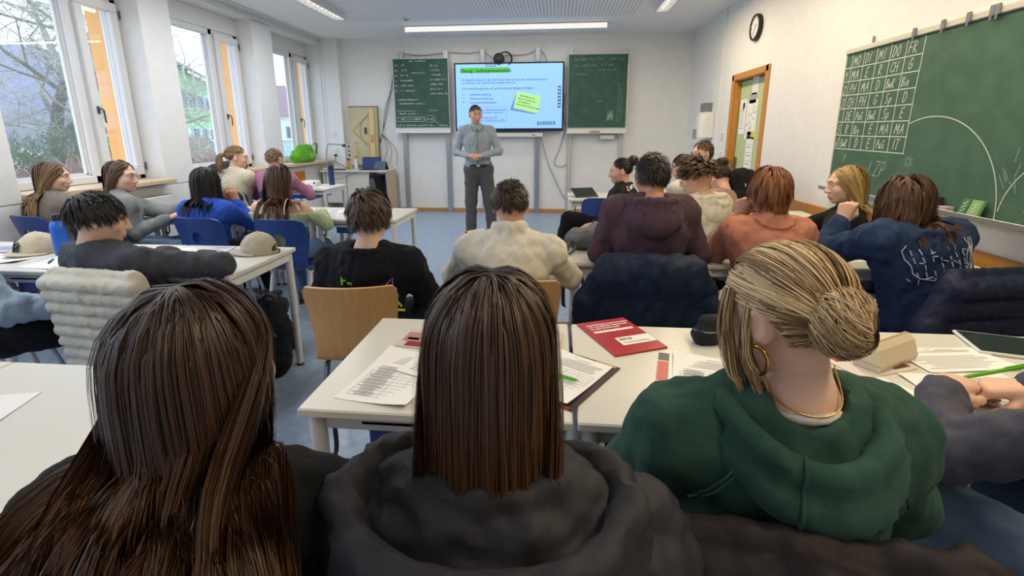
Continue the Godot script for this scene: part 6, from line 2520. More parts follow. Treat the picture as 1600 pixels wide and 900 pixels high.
	hoodie_print(p9)
	var p10 := sit("boy with dark swept-back hair in a cream fleece on a wooden chair", Vector3(-0.219, 1.213, -2.27), 0, -4, {"skin": "skin", "sw": 0.19, "cell": 0.013, "fat": 1.06,
		"arm": [[V.call(-0.52, 0.72, -2.34), V.call(-0.43, 0.68, -2.58), "grip"], [V.call(0.075, 0.72, -2.34), V.call(-0.03, 0.66, -2.58)]],
		"top": {"mat": cloth_mat("e6e1d1"), "collar": "high", "grow": 0.022, "name": "fleece", "cell": 0.012, "fold": 0.012}, "legs": {"mat": cloth_mat("3b3f48")},
		"hair": {"style": "short", "len": [0.03, 0.055], "col": "2a1e17", "alt": "503b2c", "n": 260, "kids": 11, "w": 0.003, "puff": 0.08, "lift": 0.25, "grav": 0.05, "steps": 7, "clump": 0.35, "nape": -0.2, "wave": [0.004, 7.0]}})
	# ---------------- second row, right
	sit("boy with short black hair in a maroon hoodie, elbows on the desk", Vector3(0.482, 1.331, -2.5), 0, 6, {"skin": "skin_tan", "sw": 0.165, "cell": 0.013, "pitch": -10.0, "fat": 1.04,
		"hip": V.call(0.48, 0.58, -2.5), "neck": V.call(0.48, 1.085, -2.43), "shrug": 0.005, "hunch": 0.05,
		"arm": [[V.call(0.235, 0.815, -2.5), V.call(0.4, 0.80, -2.68)], [V.call(0.745, 0.81, -2.5), V.call(0.58, 0.80, -2.7)]],
		"top": {"mat": cloth_mat("55424e"), "collar": "hood", "hood": 1.08, "grow": 0.026, "name": "hoodie", "cell": 0.012, "fold": 0.01}, "legs": {"mat": cloth_mat("22242a")},
		"hair": {"style": "short", "len": [0.025, 0.042], "col": "14110f", "alt": "3a2f27", "n": 300, "kids": 9, "w": 0.003, "puff": 0.08, "lift": 0.45, "grav": 0.05, "steps": 6, "clump": 0.3}})
	var p19 := sit("person with a copper bowl cut in a salmon sweater, chin on hand", Vector3(1.058, 1.27, -2.5), 2, 10, {"skin": "skin", "sw": 0.152, "cell": 0.013, "pitch": -6.0, "hip": V.call(1.08, 0.57, -2.43), "shrug": 0.0,
		"arm": [[V.call(0.845, 0.815, -2.56), V.call(0.965, 0.995, -2.585), "fist", V.call(-0.6, 0.1, 0.7), V.call(0.1, 1, 0.0)], [V.call(1.3, 0.80, -2.58), V.call(1.2, 0.79, -2.8)]],
		"top": {"mat": cloth_mat("c2836c"), "collar": "crew", "grow": 0.024, "cell": 0.012, "fold": 0.012}, "legs": {"mat": cloth_mat("2a2523")},
		"hair": {"style": "short", "len": [0.09, 0.13], "col": "7a4522", "alt": "b5763f", "n": 170, "kids": 15, "w": 0.0035, "puff": 0.14, "lift": 0.1, "grav": 0.32, "steps": 10, "clump": 0.5, "crown": Vector3(0, 0.95, 0.25), "nape": -0.55}})
	back_strokes(p19, "collar_seam", [[0.965, 1.025, 0.99, 0.998, 1.03, 0.982, 1.07, 0.978, 1.11, 0.984, 1.145, 1.0, 1.165, 1.025]], 0.003, cloth_mat("a5634f"))
	sit("blonde person with long hair in a black shirt, in profile beside the chalkboard", Vector3(1.771, 1.24, -3.12), 62, 82, {"skin": "skin_pale", "sw": 0.16, "cell": 0.014,
		"arm": [[V.call(1.64, 0.81, -2.99), V.call(1.52, 0.78, -2.93)], [V.call(1.6, 0.78, -3.35), V.call(1.42, 0.79, -3.25)]],
		"top": {"mat": cloth_mat("1b1c1f"), "collar": "crew", "cuff": 0.6, "cell": 0.014, "name": "shirt"}, "legs": {"mat": cloth_mat("2b2f38")},
		"hair": {"style": "long", "back": 0.06, "len": [0.42, 0.5], "col": "a07f4c", "alt": "d6b877", "tip": "cfae68", "n": 140, "kids": 12, "w": 0.0045, "puff": 0.11, "grav": 0.5, "steps": 14, "clump": 0.5}})
	var p21 := sit("person with wavy brown hair in a navy hoodie with white print on its back", Vector3(1.59, 1.239, -2.34), 14, 34, {"skin": "skin_pale", "sw": 0.19, "cell": 0.013, "pitch": -16.0, "roll": 6.0, "fat": 1.1,
		"hip": V.call(1.76, 0.57, -2.33), "neck": V.call(1.635, 0.985, -2.27), "shrug": 0.03,
		"arm": [[V.call(1.345, 0.82, -2.52), V.call(1.47, 0.98, -2.58), "fist", V.call(-0.6, 0.1, 0.7), V.call(0.2, 1, 0.0)], [V.call(1.88, 0.80, -2.52), V.call(1.68, 0.79, -2.72)]],
		"top": {"mat": cloth_mat("2b3e62"), "collar": "hood", "hood": 0.85, "grow": 0.03, "name": "hoodie", "cell": 0.012, "fold": 0.014}, "legs": {"mat": cloth_mat("52647e")},
		"hair": {"style": "long", "len": [0.22, 0.28], "col": "3e2a1b", "alt": "7d5a3a", "tip": "6b4a2e", "n": 170, "kids": 14, "w": 0.004, "puff": 0.17, "grav": 0.34, "steps": 13, "wave": [0.009, 13.0], "clump": 0.75, "frizz": 0.006}})
	navy_print(p21)
	# ---------------- third row and front, right
	sit("boy with curly brown hair and glasses in a cream hoodie", Vector3(0.93, 1.256, -3.3), 38, 58, {"skin": "skin", "sw": 0.18, "cell": 0.014, "pitch": -8.0, "glasses": true,
		"hip": V.call(1.06, 0.56, -3.28), "neck": V.call(0.98, 1.0, -3.27),
		"arm": [[V.call(0.82, 0.76, -3.28), V.call(0.72, 0.74, -3.46)], [V.call(1.16, 0.76, -3.5), V.call(1.0, 0.8, -3.68)]],
		"top": {"mat": cloth_mat("dcd8c6"), "collar": "hood", "hood": 1.1, "grow": 0.028, "name": "hoodie", "cell": 0.012, "fold": 0.013},
		"hair": {"style": "short", "len": [0.05, 0.075], "col": "4e3825", "alt": "8a6a48", "n": 220, "kids": 12, "w": 0.004, "puff": 0.16, "lift": 0.8, "grav": 0.0, "steps": 9, "wave": [0.014, 11.0], "clump": 0.9, "nape": 0.05}})
	var p12 := sit("girl with a dark bun in a black bomber jacket, sitting sideways with crossed legs", Vector3(0.602, 1.2, -4.62), 78, 84, {"skin": "skin", "sw": 0.165, "cell": 0.016, "leg_yaw": 84.0,
		"hip": V.call(0.62, 0.56, -4.62),
		"knees": [V.call(0.12, 0.63, -4.58), V.call(0.2, 0.52, -4.74)], "feet": [V.call(0.02, 0.26, -4.52), V.call(0.22, 0.09, -4.76)],
		"arm": [[V.call(0.6, 0.66, -4.40), V.call(0.36, 0.6, -4.45)], [V.call(0.58, 0.7, -4.86), V.call(0.34, 0.66, -4.76)]],
		"top": {"mat": cloth_mat("1a1b1d", 0.6), "collar": "crew", "grow": 0.03, "name": "bomber_jacket", "cell": 0.013, "fold": 0.012}, "legs": {"mat": cloth_mat("15171c")},
		"hair": {"style": "tied", "front": 0.2, "target": Vector3(0, 0.085, 0.1), "len": [0.1, 0.1], "col": "171210", "alt": "33271f", "n": 90, "kids": 9, "w": 0.005, "puff": 0.06, "bun": [Vector3(0, 0.09, 0.115), Vector3(0.056, 0.05, 0.052), 200]}})
	back_strokes(p12, "jacket_lettering", [[0.64, 0.955, 0.645, 0.92, 0.66, 0.922], [0.668, 0.955, 0.672, 0.925, 0.684, 0.93, 0.68, 0.958], [0.692, 0.93, 0.69, 0.962, 0.705, 0.96], [0.71, 0.965, 0.714, 0.935], [0.6, 0.78, 0.57, 0.72], [0.61, 0.77, 0.58, 0.71]], 0.004, M.paper)
	sit("person with cropped dark hair and glasses in a white top behind the curly-haired boy", Vector3(1.233, 1.23, -4.9), 50, 78, {"skin": "skin_pale", "sw": 0.165, "cell": 0.02, "glasses": true,
		"arm": [[V.call(1.1, 0.74, -4.78), V.call(1.0, 0.8, -5.0)], [V.call(1.35, 0.74, -5.05), V.call(1.2, 0.8, -5.15)]],
		"top": {"mat": cloth_mat("ddd9d0"), "collar": "crew"},
		"hair": {"style": "short", "len": [0.05, 0.08], "front": 0.4, "comb": Vector3(0, 0, 0.5), "col": "2a2019", "alt": "4c3c30", "n": 100, "kids": 9, "w": 0.005, "puff": 0.09, "lift": 0.1, "grav": 0.25, "steps": 7}})
	sit("woman with short curly brown hair sitting beside the door frame, facing the teacher", Vector3(1.495, 1.345, -5.2), 95, 112, {"skin": "skin_pale", "sw": 0.165, "cell": 0.02, "group": "adults in the classroom",
		"arm": [[V.call(1.35, 0.85, -4.98), V.call(1.2, 0.8, -5.1)], [V.call(1.4, 0.85, -5.42), V.call(1.22, 0.8, -5.32)]],
		"top": {"mat": cloth_mat("b9b6ae"), "collar": "crew"},
		"hair": {"style": "short", "len": [0.05, 0.075], "front": 0.66, "comb": Vector3(0, 0, 1.6), "col": "4a3426", "alt": "7a5c44", "n": 120, "kids": 9, "w": 0.005, "puff": 0.16, "lift": 0.3, "grav": 0.3, "steps": 9, "wave": [0.009, 10.0], "clump": 0.8}})
	sit("person with a messy dark bun bent over a desk before the door", Vector3(1.46, 1.15, -4.46), 8, 12, {"skin": "skin", "sw": 0.16, "cell": 0.02, "pitch": -28.0,
		"hip": V.call(1.42, 0.56, -4.3), "neck": V.call(1.445, 0.9, -4.36),
		"arm": [[V.call(1.24, 0.72, -4.55), V.call(1.32, 0.79, -4.75)], [V.call(1.58, 0.72, -4.6), V.call(1.5, 0.79, -4.8)]],
		"top": {"mat": cloth_mat("a48a78"), "collar": "crew"},
		"hair": {"style": "tied", "target": Vector3(0, 0.12, 0.06), "len": [0.1, 0.1], "col": "20160f", "alt": "4a3322", "n": 90, "kids": 8, "w": 0.005, "puff": 0.1, "bun": [Vector3(0, 0.125, 0.07), Vector3(0.06, 0.045, 0.055), 150], "frizz": 0.012}})
	var p18 := sit("hunched person with the hood of a black printed hoodie up", Vector3(1.64, 1.09, -4.52), -6, -10, {"skin": "skin", "sw": 0.17, "cell": 0.018, "pitch": -35.0,
		"hip": V.call(1.7, 0.56, -4.34), "neck": V.call(1.68, 0.9, -4.38),
		"arm": [[V.call(1.48, 0.76, -4.62), V.call(1.58, 0.79, -4.82)], [V.call(1.9, 0.76, -4.6), V.call(1.8, 0.79, -4.8)]],
		"top": {"mat": cloth_mat("17181b"), "grow": 0.03, "name": "hoodie", "cell": 0.014, "fold": 0.012, "extra": [[V.call(1.65, 1.0, -4.48), V.call(1.64, 0.96, -4.55), 0.125, 0.12, 0.05], [V.call(1.67, 0.93, -4.42), V.call(1.66, 0.98, -4.46), 0.11, 0.11, 0.05]]}})
	back_strokes(p18, "hoodie_lettering", [[1.625, 1.0, 1.63, 0.975, 1.645, 0.98], [1.655, 1.008, 1.66, 0.985], [1.67, 1.012, 1.675, 0.99, 1.69, 0.995]], 0.005, mat("c9a3ad", 0.8))
	front_people(V)

# green and violet print on the black hoodie
func hoodie_print(o: Node3D) -> void:
	back_strokes(o, "lettering", [[-0.906, 0.80, -0.904, 0.838, -0.884, 0.838], [-0.905, 0.82, -0.888, 0.82], [-0.876, 0.806, -0.868, 0.828, -0.858, 0.804], [-0.874, 0.814, -0.86, 0.814]], 0.0055, mat("6fd023", 0.7))
	back_strokes(o, "violet_figure", [[-0.76, 0.79, -0.725, 0.795, -0.695, 0.825, -0.698, 0.79, -0.72, 0.778, -0.745, 0.772, -0.715, 0.765, -0.69, 0.75, -0.682, 0.735, -0.7, 0.735], [-0.74, 0.765, -0.715, 0.74, -0.69, 0.715]], 0.003, mat("a457b8", 0.7))
	back_strokes(o, "yellow_figure", [[-0.73, 0.72, -0.715, 0.69, -0.69, 0.705, -0.68, 0.68], [-0.725, 0.705, -0.7, 0.69], [-0.7, 0.675, -0.672, 0.655]], 0.006, mat("c8d02a", 0.7))

# white line print of streets on the back of the navy hoodie
func navy_print(o: Node3D) -> void:
	var r := RandomNumberGenerator.new()
	r.seed = 77
	var st := []
	for k in 8:
		var x := 1.53 + k * 0.034
		var y := 0.93 + 0.006 * k
		for q in 5:
			if r.randf() < 0.8:
				st.append([x + q * 0.011, y - q * 0.032, x + 0.009 + q * 0.011, y - 0.022 - q * 0.032])
	for k in 16:
		var x := r.randf_range(1.54, 1.8)
		var y := r.randf_range(0.79, 0.94)
		st.append([x, y, x + r.randf_range(0.012, 0.03), y + r.randf_range(-0.012, 0.012)])
	for k in 3:
		var x := 1.765 + k * 0.016
		st.append([x, 0.985, x + 0.012, 0.95, x + 0.006, 0.91, x + 0.02, 0.87, x + 0.014, 0.83, x + 0.026, 0.8])
	st.append([1.515, 0.95, 1.5, 0.925, 1.515, 0.89, 1.54, 0.86, 1.55, 0.83, 1.575, 0.81, 1.61, 0.805, 1.65, 0.8, 1.69, 0.815, 1.73, 0.8])
	back_strokes(o, "back_print", st, 0.0024, mat("b9c0c8", 0.8))

func front_people(V: Callable) -> void:
	# ---------------- long-haired girl, nearest on the left
	var n22 := Vector3(-0.465, 0.985, -0.49)
	sit("girl seen from behind with very long straight brown hair, nearest the camera on the left", Vector3(-0.462, 1.251, -0.535), 4, 6, {"skin": "skin", "sw": 0.165, "cell": 0.012, "pitch": -6.0, "neck": n22, "hip": V.call(-0.5, 0.56, -0.47),
		"arm": [[V.call(-0.76, 0.75, -0.6), V.call(-0.66, 0.7, -0.82)], [V.call(-0.25, 0.74, -0.6), V.call(-0.38, 0.66, -0.8)]],
		"top": {"mat": cloth_mat("202023"), "collar": "crew", "grow": 0.02, "cell": 0.011}, "legs": {"mat": cloth_mat("9fb0c4")},
		"hair": {"style": "long", "back": 0.17, "back_from": 0.16, "back_at": 0.42, "fan": 0.036, "cut": 0.75, "len": [0.62, 0.72], "col": "2a1b13", "alt": "553a26", "tip": "61422a", "n": 520, "kids": 17, "w": 0.0019, "puff": 0.1, "grav": 0.6, "steps": 24, "wave": [0.0022, 14.0], "clump": 0.3, "frizz": 0.006, "part": -0.12,
			"bodies": [[n22 + V.call(-0.13, -0.1, 0.02), n22 + V.call(0.13, -0.1, 0.02), 0.08], [n22 + V.call(-0.08, -0.1, 0.03), n22 + V.call(-0.07, -0.6, 0.03), 0.145], [n22 + V.call(0.08, -0.1, 0.03), n22 + V.call(0.07, -0.6, 0.03), 0.145], [n22 + V.call(0, -0.08, 0.03), n22 + V.call(0, -0.6, 0.03), 0.15], [n22 + V.call(0.15, -0.08, 0.0), V.call(-0.24, 0.75, -0.62), 0.06], [n22 + V.call(-0.15, -0.08, 0.0), V.call(-0.76, 0.75, -0.6), 0.06]]}})
	# ---------------- girl in the black jacket
	var n23 := Vector3(-0.083, 0.972, -0.535)
	var p23 := sit("girl with straight brown hair in a black padded jacket, centre of the nearest row", Vector3(-0.083, 1.264, -0.585), 0, 2, {"skin": "skin", "sw": 0.175, "cell": 0.012, "pitch": -8.0, "neck": n23, "hip": V.call(-0.07, 0.56, -0.52),
		"arm": [[V.call(-0.36, 0.74, -0.66), V.call(-0.18, 0.68, -0.84)], [V.call(0.2, 0.74, -0.66), V.call(0.02, 0.68, -0.84)]],
		"top": {"mat": cloth_mat("34343a", 0.55), "grow": 0.04, "cell": 0.0095, "name": "padded_jacket", "fold": 0.013, "stretch": Vector3(14, 22, 14)}, "shrug": -0.03, "legs": {"mat": cloth_mat("aab4c0")},
		"hair": {"style": "long", "back": 0.06, "fan": 0.004, "cut": 0.68, "len": [0.40, 0.47], "col": "2d1d13", "alt": "5f4029", "tip": "66452b", "n": 420, "kids": 17, "w": 0.0019, "puff": 0.09, "grav": 0.6, "steps": 20, "wave": [0.0015, 12.0], "clump": 0.45, "frizz": 0.005, "part": 0.02,
			"bodies": [[n23 + V.call(-0.12, -0.13, 0.02), n23 + V.call(0.12, -0.13, 0.02), 0.085], [n23 + V.call(0, -0.08, 0), n23 + V.call(0, 0.1, -0.02), 0.06]]}})
	hood_part(p23, "hood", Vector3(-0.07, 0, -0.52), n23, 0.0, {"rf": 0.1, "rb": 0.165, "rs": 0.045, "hf": 0.0, "hb": 0.03, "hs": 0.012, "of": -0.06, "ob": -0.14, "roll": 0.018, "deep": -0.04, "neck": 0.05, "bulge": 0.02, "open": 140.0, "fold": 0.014}, cloth_mat("34343a", 0.55))
	var z := Acc.new()
	z.box(Transform3D(Basis(Vector3.UP, 0.1), Vector3(-0.012, 0.975, 0.118)), Vector3(0.028, 0.012, 0.006), 0.002)
	z.ball(Vector3(0.01, 0.977, 0.12), Vector3(0.007, 0.006, 0.004), 10)
	obj("snap_tab", z, M.chrome, p23)
	# ---------------- girl in the green hoodie
	var n24 := Vector3(0.405, 0.992, -0.765)
	var p24 := sit("girl with streaked blonde hair in a bun, in a dark green hoodie", Vector3(0.388, 1.25, -0.815), 4, 38, {"skin": "skin_pale", "sw": 0.172, "cell": 0.012, "pitch": -7.0, "neck": n24, "hip": V.call(0.4, 0.56, -0.8),
		"arm": [[V.call(0.145, 0.73, -0.86), V.call(0.3, 0.70, -0.98)], [V.call(0.665, 0.73, -0.86), V.call(0.5, 0.70, -0.98)]],
		"top": {"mat": cloth_mat("345449"), "grow": 0.03, "cell": 0.0095, "name": "hoodie", "fold": 0.011, "stretch": Vector3(13, 10, 13), "carve": [[n24 + V.call(0, 0.03, 0.02), n24 + V.call(0, 0.1, 0.02), 0.062, 0.075, 0.02]]}, "shrug": -0.025, "legs": {"mat": cloth_mat("202226")},
		"hair": {"style": "tied", "target": Vector3(-0.028, 0.01, 0.098), "len": [0.1, 0.1], "col": "856442", "alt": "e2c493", "streak": 0.05, "n": 260, "kids": 18, "w": 0.0022, "puff": 0.1, "steps": 14, "clump": 0.35, "frizz": 0.004, "nape": -0.7, "brows": true,
			"bun": [Vector3(-0.03, 0.01, 0.11), Vector3(0.056, 0.054, 0.046), 900], "bun_axis": Vector3(0.3, 0.1, 1.0), "sway": 0.004,
			"locks": [[[Vector3(-0.066, 0.045, -0.05), Vector3(-0.09, -0.02, -0.045), Vector3(-0.098, -0.09, -0.02), Vector3(-0.085, -0.13, 0.0)], [0.012, 0.014, 0.006], 120], [[Vector3(-0.074, 0.03, -0.01), Vector3(-0.094, -0.05, -0.005), Vector3(-0.088, -0.1, 0.015), Vector3(-0.07, -0.135, 0.03)], [0.01, 0.012, 0.004], 80]]}})
	back_strokes(p24, "raglan_seam", [[0.295, 0.95, 0.262, 0.9, 0.225, 0.845], [0.30, 0.947, 0.267, 0.897, 0.23, 0.842], [0.512, 0.95, 0.535, 0.91, 0.556, 0.865], [0.507, 0.947, 0.53, 0.907, 0.551, 0.862]], 0.0022, cloth_mat("345449"))
	hood_part(p24, "hood", Vector3(0.4, 0, -0.8), n24, 4.0, {"rf": 0.085, "rb": 0.132, "rs": 0.012, "hf": -0.03, "hb": -0.04, "hs": 0.05, "of": -0.06, "ob": -0.15, "roll": 0.018, "deep": -0.085, "deepf": -0.05, "neck": 0.05, "bulge": 0.024, "fold": 0.011, "seams": [-20.0]}, cloth_mat("345449"))
	var tag_ := Acc.new()
	var base := Vector3(0.4, 0, -0.8)
	tag_.tube(curve([V.call(0.335, 1.045, -0.79) - base, V.call(0.36, 1.012, -0.72) - base, V.call(0.41, 1.0, -0.70) - base, V.call(0.455, 1.012, -0.72) - base, V.call(0.475, 1.045, -0.79) - base], 6), 0.0014, 6)
	obj("necklace", tag_, mat("c79a55", 0.25, 1.0), p24)
	tag_ = Acc.new()
	var line := []
	for q in 13:
		var an := lerpf(-1.9, 1.9, q / 12.0)
		line.append(n24 - base + Vector3(sin(an) * 0.066, -0.012 + 0.012 * cos(an), cos(an) * 0.064 - 0.004))
	tag_.tube(PackedVector3Array(line), 0.009, 8)
	obj("undershirt_collar", tag_, cloth_mat("dcd8d2"), p24)
	# hoop earring at the left ear
	tag_ = Acc.new()
	var hb := Basis.from_euler(Vector3(deg_to_rad(-7.0), deg_to_rad(38.0), 0))
	var hx := Transform3D(hb, Vector3(0.388, 1.129, -0.815))
	var hoop := PackedVector3Array()
	for q in 21:
		var an := TAU * q / 20
		hoop.append(hx * Vector3(-0.087, -0.062 + cos(an) * 0.024, 0.008 + sin(an) * 0.02) - base)
	tag_.tube(hoop, 0.0035, 8, false)
	obj("hoop_earring", tag_, mat("c79a55", 0.2, 1.0), p24)
	# ---------------- writer at the right edge
	sit("person writing with a green pen at the right frame edge, in a grey sweatshirt", Vector3(1.27, 1.28, -0.93), 14, 22, {"skin": "skin_pale", "sw": 0.18, "cell": 0.012, "neck": V.call(1.24, 1.0, -0.86), "hip": V.call(1.2, 0.56, -0.74),
		"knees": [V.call(0.93, 0.535, -1.12), V.call(1.2, 0.5, -1.18)],
		"arm": [[V.call(0.885, 0.735, -1.02), V.call(0.945, 0.812, -1.145), "rest", V.call(0.1, 1, 0.1), V.call(0.75, 0.05, -0.5)], [V.call(1.33, 0.77, -1.06), V.call(1.155, 0.822, -1.15), "grip", V.call(0.1, 1, 0.1), V.call(-0.9, -0.1, -0.35)]],
		"top": {"mat": cloth_mat("585866"), "grow": 0.026, "cell": 0.0105, "name": "sweatshirt", "fold": 0.012, "collar": "crew"}, "legs": {"mat": cloth_mat("6f86a3"), "cell": 0.014},
		"hair": {"style": "short", "len": [0.05, 0.07], "col": "3a2a1e", "alt": "5c4330", "n": 80, "kids": 8, "w": 0.006, "puff": 0.12, "lift": 0.4}})

# ---------------------------------------------------------------- beyond the windows
func outside() -> void:
	var a := Acc.new()
	a.bx(Vector3(-45, -0.35, -30), Vector3(80, 0.3, 130), 0.0)
	var gm := tri_mat(mat("ffffff", 0.95), 0.15)
	gm.albedo_texture = noise_tex(0.03, 5, 41, ["8c8f62", "a5a878", "bdb78c"])
	structure("ground", a, gm)
	a = Acc.new()
	a.bx(Vector3(-9.0, -0.19, -20), Vector3(3.0, 0.06, 60), 0.0)
	structure("footpath", a, mat("a9abad", 0.95))
	school_block()
	a = Acc.new()
	a.ball(Vector3(-88, -4, -70), Vector3(34, 19, 30), 48)
	a.ball(Vector3(-118, -4, -62), Vector3(40, 22, 40), 48)
	var hm := tri_mat(mat("ffffff", 0.95), 0.05)
	hm.albedo_texture = noise_tex(0.06, 5, 44, ["67636e", "7b7782", "8f8b94"])
	structure("hill", a, hm)
	house()
	# low grey-blue wall seen through the far window
	a = Acc.new()
	a.bx(Vector3(0, 0.55, 0), Vector3(9.0, 1.5, 0.3), 0.02)
	var w := thing("garden_wall", "pale blue-grey garden wall outside the far window", "wall", Vector3(-12.2, -0.2, -23.5), 0.3)
	obj("masonry", a, mat("a5b9cc", 0.9), w)
	a = Acc.new()
	a.bx(Vector3(0, 1.33, 0), Vector3(9.1, 0.08, 0.4), 0.02)
	obj("coping", a, mat("c6ccd0", 0.9), w)
	# trees
	bare_tree("large bare tree with pale twigs outside the nearest window", Vector3(-10.6, -0.2, -9.9), 8.0, 0.16, 3, 6, Color("5a5348"), Color("bab59d"))
	bare_tree("second bare tree with pale twigs, leaning behind the nearest window", Vector3(-14.4, -0.2, -12.6), 9.0, 0.2, 9, 5, Color("5a5348"), Color("a9a48e"))
	bare_tree("slim bare tree between the nearest window and the green building", Vector3(-15.0, -0.2, -14.4), 8.0, 0.12, 14, 5, Color("4c463c"), Color("8b8672"))
	for k in 9:
		var s := -2.0 + k * 3.4
		bare_tree(["tallest", "first slender", "second slender", "third slender", "fourth slender", "fifth slender", "sixth slender", "seventh slender", "last slender"][k] + " bare tree rising behind the roof of the green building", Vector3(-46.0 - 0.52 * s * 1.5 + (k % 3) * 2.2, -0.2, -44.0 - s * 1.9), 15.0 + (k * 7 % 5), 0.26, 20 + k, 4, Color("6a6258"), Color("8b8478"), "bare trees behind the green building")
	# shrubs
	bush("dark evergreen bush outside the nearest window", Vector3(-9.4, 0.0, -8.9), Vector3(1.2, 1.7, 1.1), 2600, ["39523a", "5d7a52"], 0.11, 1)
	bush("broad evergreen bush beside the dark one outside", Vector3(-10.4, 0.0, -8.4), Vector3(1.2, 1.5, 1.1), 1800, ["475f43", "6b8660"], 0.11, 2)
	for k in 4:
		bush(["nearest", "second", "third", "farthest"][k] + " reddish bare hedge bush along the path outside", Vector3(-9.3 + k * 0.55, -0.1, -6.9 - k * 1.15), Vector3(0.95, 1.05, 0.9), 1300, ["8a5f55", "b79a86"], 0.2, 5 + k, "reddish hedge bushes along the path")
	for k in 4:
		bush(["first", "second", "third", "last"][k] + " straw-coloured bush in front of the green building", Vector3(-17.5 - k * 2.2, -0.1, -20.5 - k * 3.4), Vector3(1.7, 1.3, 1.6), 900, ["8d7b62", "b9a888"], 0.3, 11 + k, "straw-coloured bushes before the green building")

func bare_tree(label: String, at: Vector3, height: float, girth: float, seed_: int, depth: int, c0: Color, c1: Color, group := "") -> void:
	var o := thing("bare_tree", label, "tree", at, 0.0, group)
	var r := RandomNumberGenerator.new()
	r.seed = seed_
	var wood_ := Acc.new()
	var twig := Acc.new()
	var l0 := c0.srgb_to_linear()
	var l1 := c1.srgb_to_linear()
	var todo := [[Vector3.ZERO, Vector3(r.randf_range(-0.12, 0.12), 1, r.randf_range(-0.12, 0.12)).normalized(), height * 0.36, girth, 0]]
	while todo:
		var b: Array = todo.pop_back()
		var p: Vector3 = b[0]
		var d: Vector3 = b[1]
		var len_: float = b[2]
		var g: float = b[3]
		var lev: int = b[4]
		var pts := PackedVector3Array([p])
		var rad := PackedFloat32Array([g])
		var m := 4
		for q in m:
			d = (d + Vector3(r.randfn() * 0.12, r.randfn() * 0.08 + (0.03 if lev < 3 else -0.03), r.randfn() * 0.12)).normalized()
			p += d * len_ / m
			pts.append(p)
			rad.append(lerpf(g, g * 0.62, float(q + 1) / m))
		var acc := wood_ if lev < 2 else twig
		acc.col = l0.lerp(l1, clampf(lev / 4.0, 0.0, 1.0)) * r.randf_range(0.85, 1.15)
		acc.tube(pts, rad, 7 if lev == 0 else (5 if lev < 3 else 3), lev == 0)
		if lev < depth:
			var n := 3 + int(r.randf() * (2.0 if lev < 2 else 3.0)) + (2 if lev == depth - 1 else 0)
			for q in n:
				var along := 1.0 if q == 0 else r.randf_range(0.35, 1.0)
				var k := clampi(int(along * m), 0, m)
				var side := Vector3(r.randfn(), r.randfn() * 0.5 + 0.15, r.randfn()).normalized()
				todo.append([pts[k], (d * (0.75 if q == 0 else 0.45) + side * 0.75).normalized(), len_ * r.randf_range(0.55, 0.8), maxf(rad[k] * (0.8 if q == 0 else 0.55), 0.0055), lev + 1])
	obj("trunk", wood_, M.bark, o)
	var t := obj("twigs", twig, M.bark, o)
	t.set_meta("kind", "stuff")

func bush(label: String, at: Vector3, r3: Vector3, n: int, cols: Array, leaf: float, seed_: int, group := "") -> void:
	var o := thing("bush", label, "bush", at, 0.0, group)
	var r := RandomNumberGenerator.new()
	r.seed = seed_
	var a := Acc.new()
	var c0 := Color(cols[0]).srgb_to_linear()
	var c1 := Color(cols[1]).srgb_to_linear()
	for q in n:
		var d := Vector3(r.randfn(), absf(r.randfn()), r.randfn()).normalized()
		var p := d * r3 * pow(r.randf_range(0.15, 1.0), 0.4)
		var dir := (d + Vector3(r.randfn(), r.randfn() + 0.3, r.randfn()) * 0.6).normalized()
		a.col = c0.lerp(c1, r.randf()) * r.randf_range(0.8, 1.2)
		a.tube(PackedVector3Array([p - dir * leaf, p + Vector3(r.randfn(), r.randfn(), r.randfn()) * leaf * 0.15, p + dir * leaf]), [leaf * 0.05, leaf * 0.07, leaf * 0.02], 3, false)
	var f := obj("foliage", a, M.bark, o)
	f.set_meta("kind", "stuff")

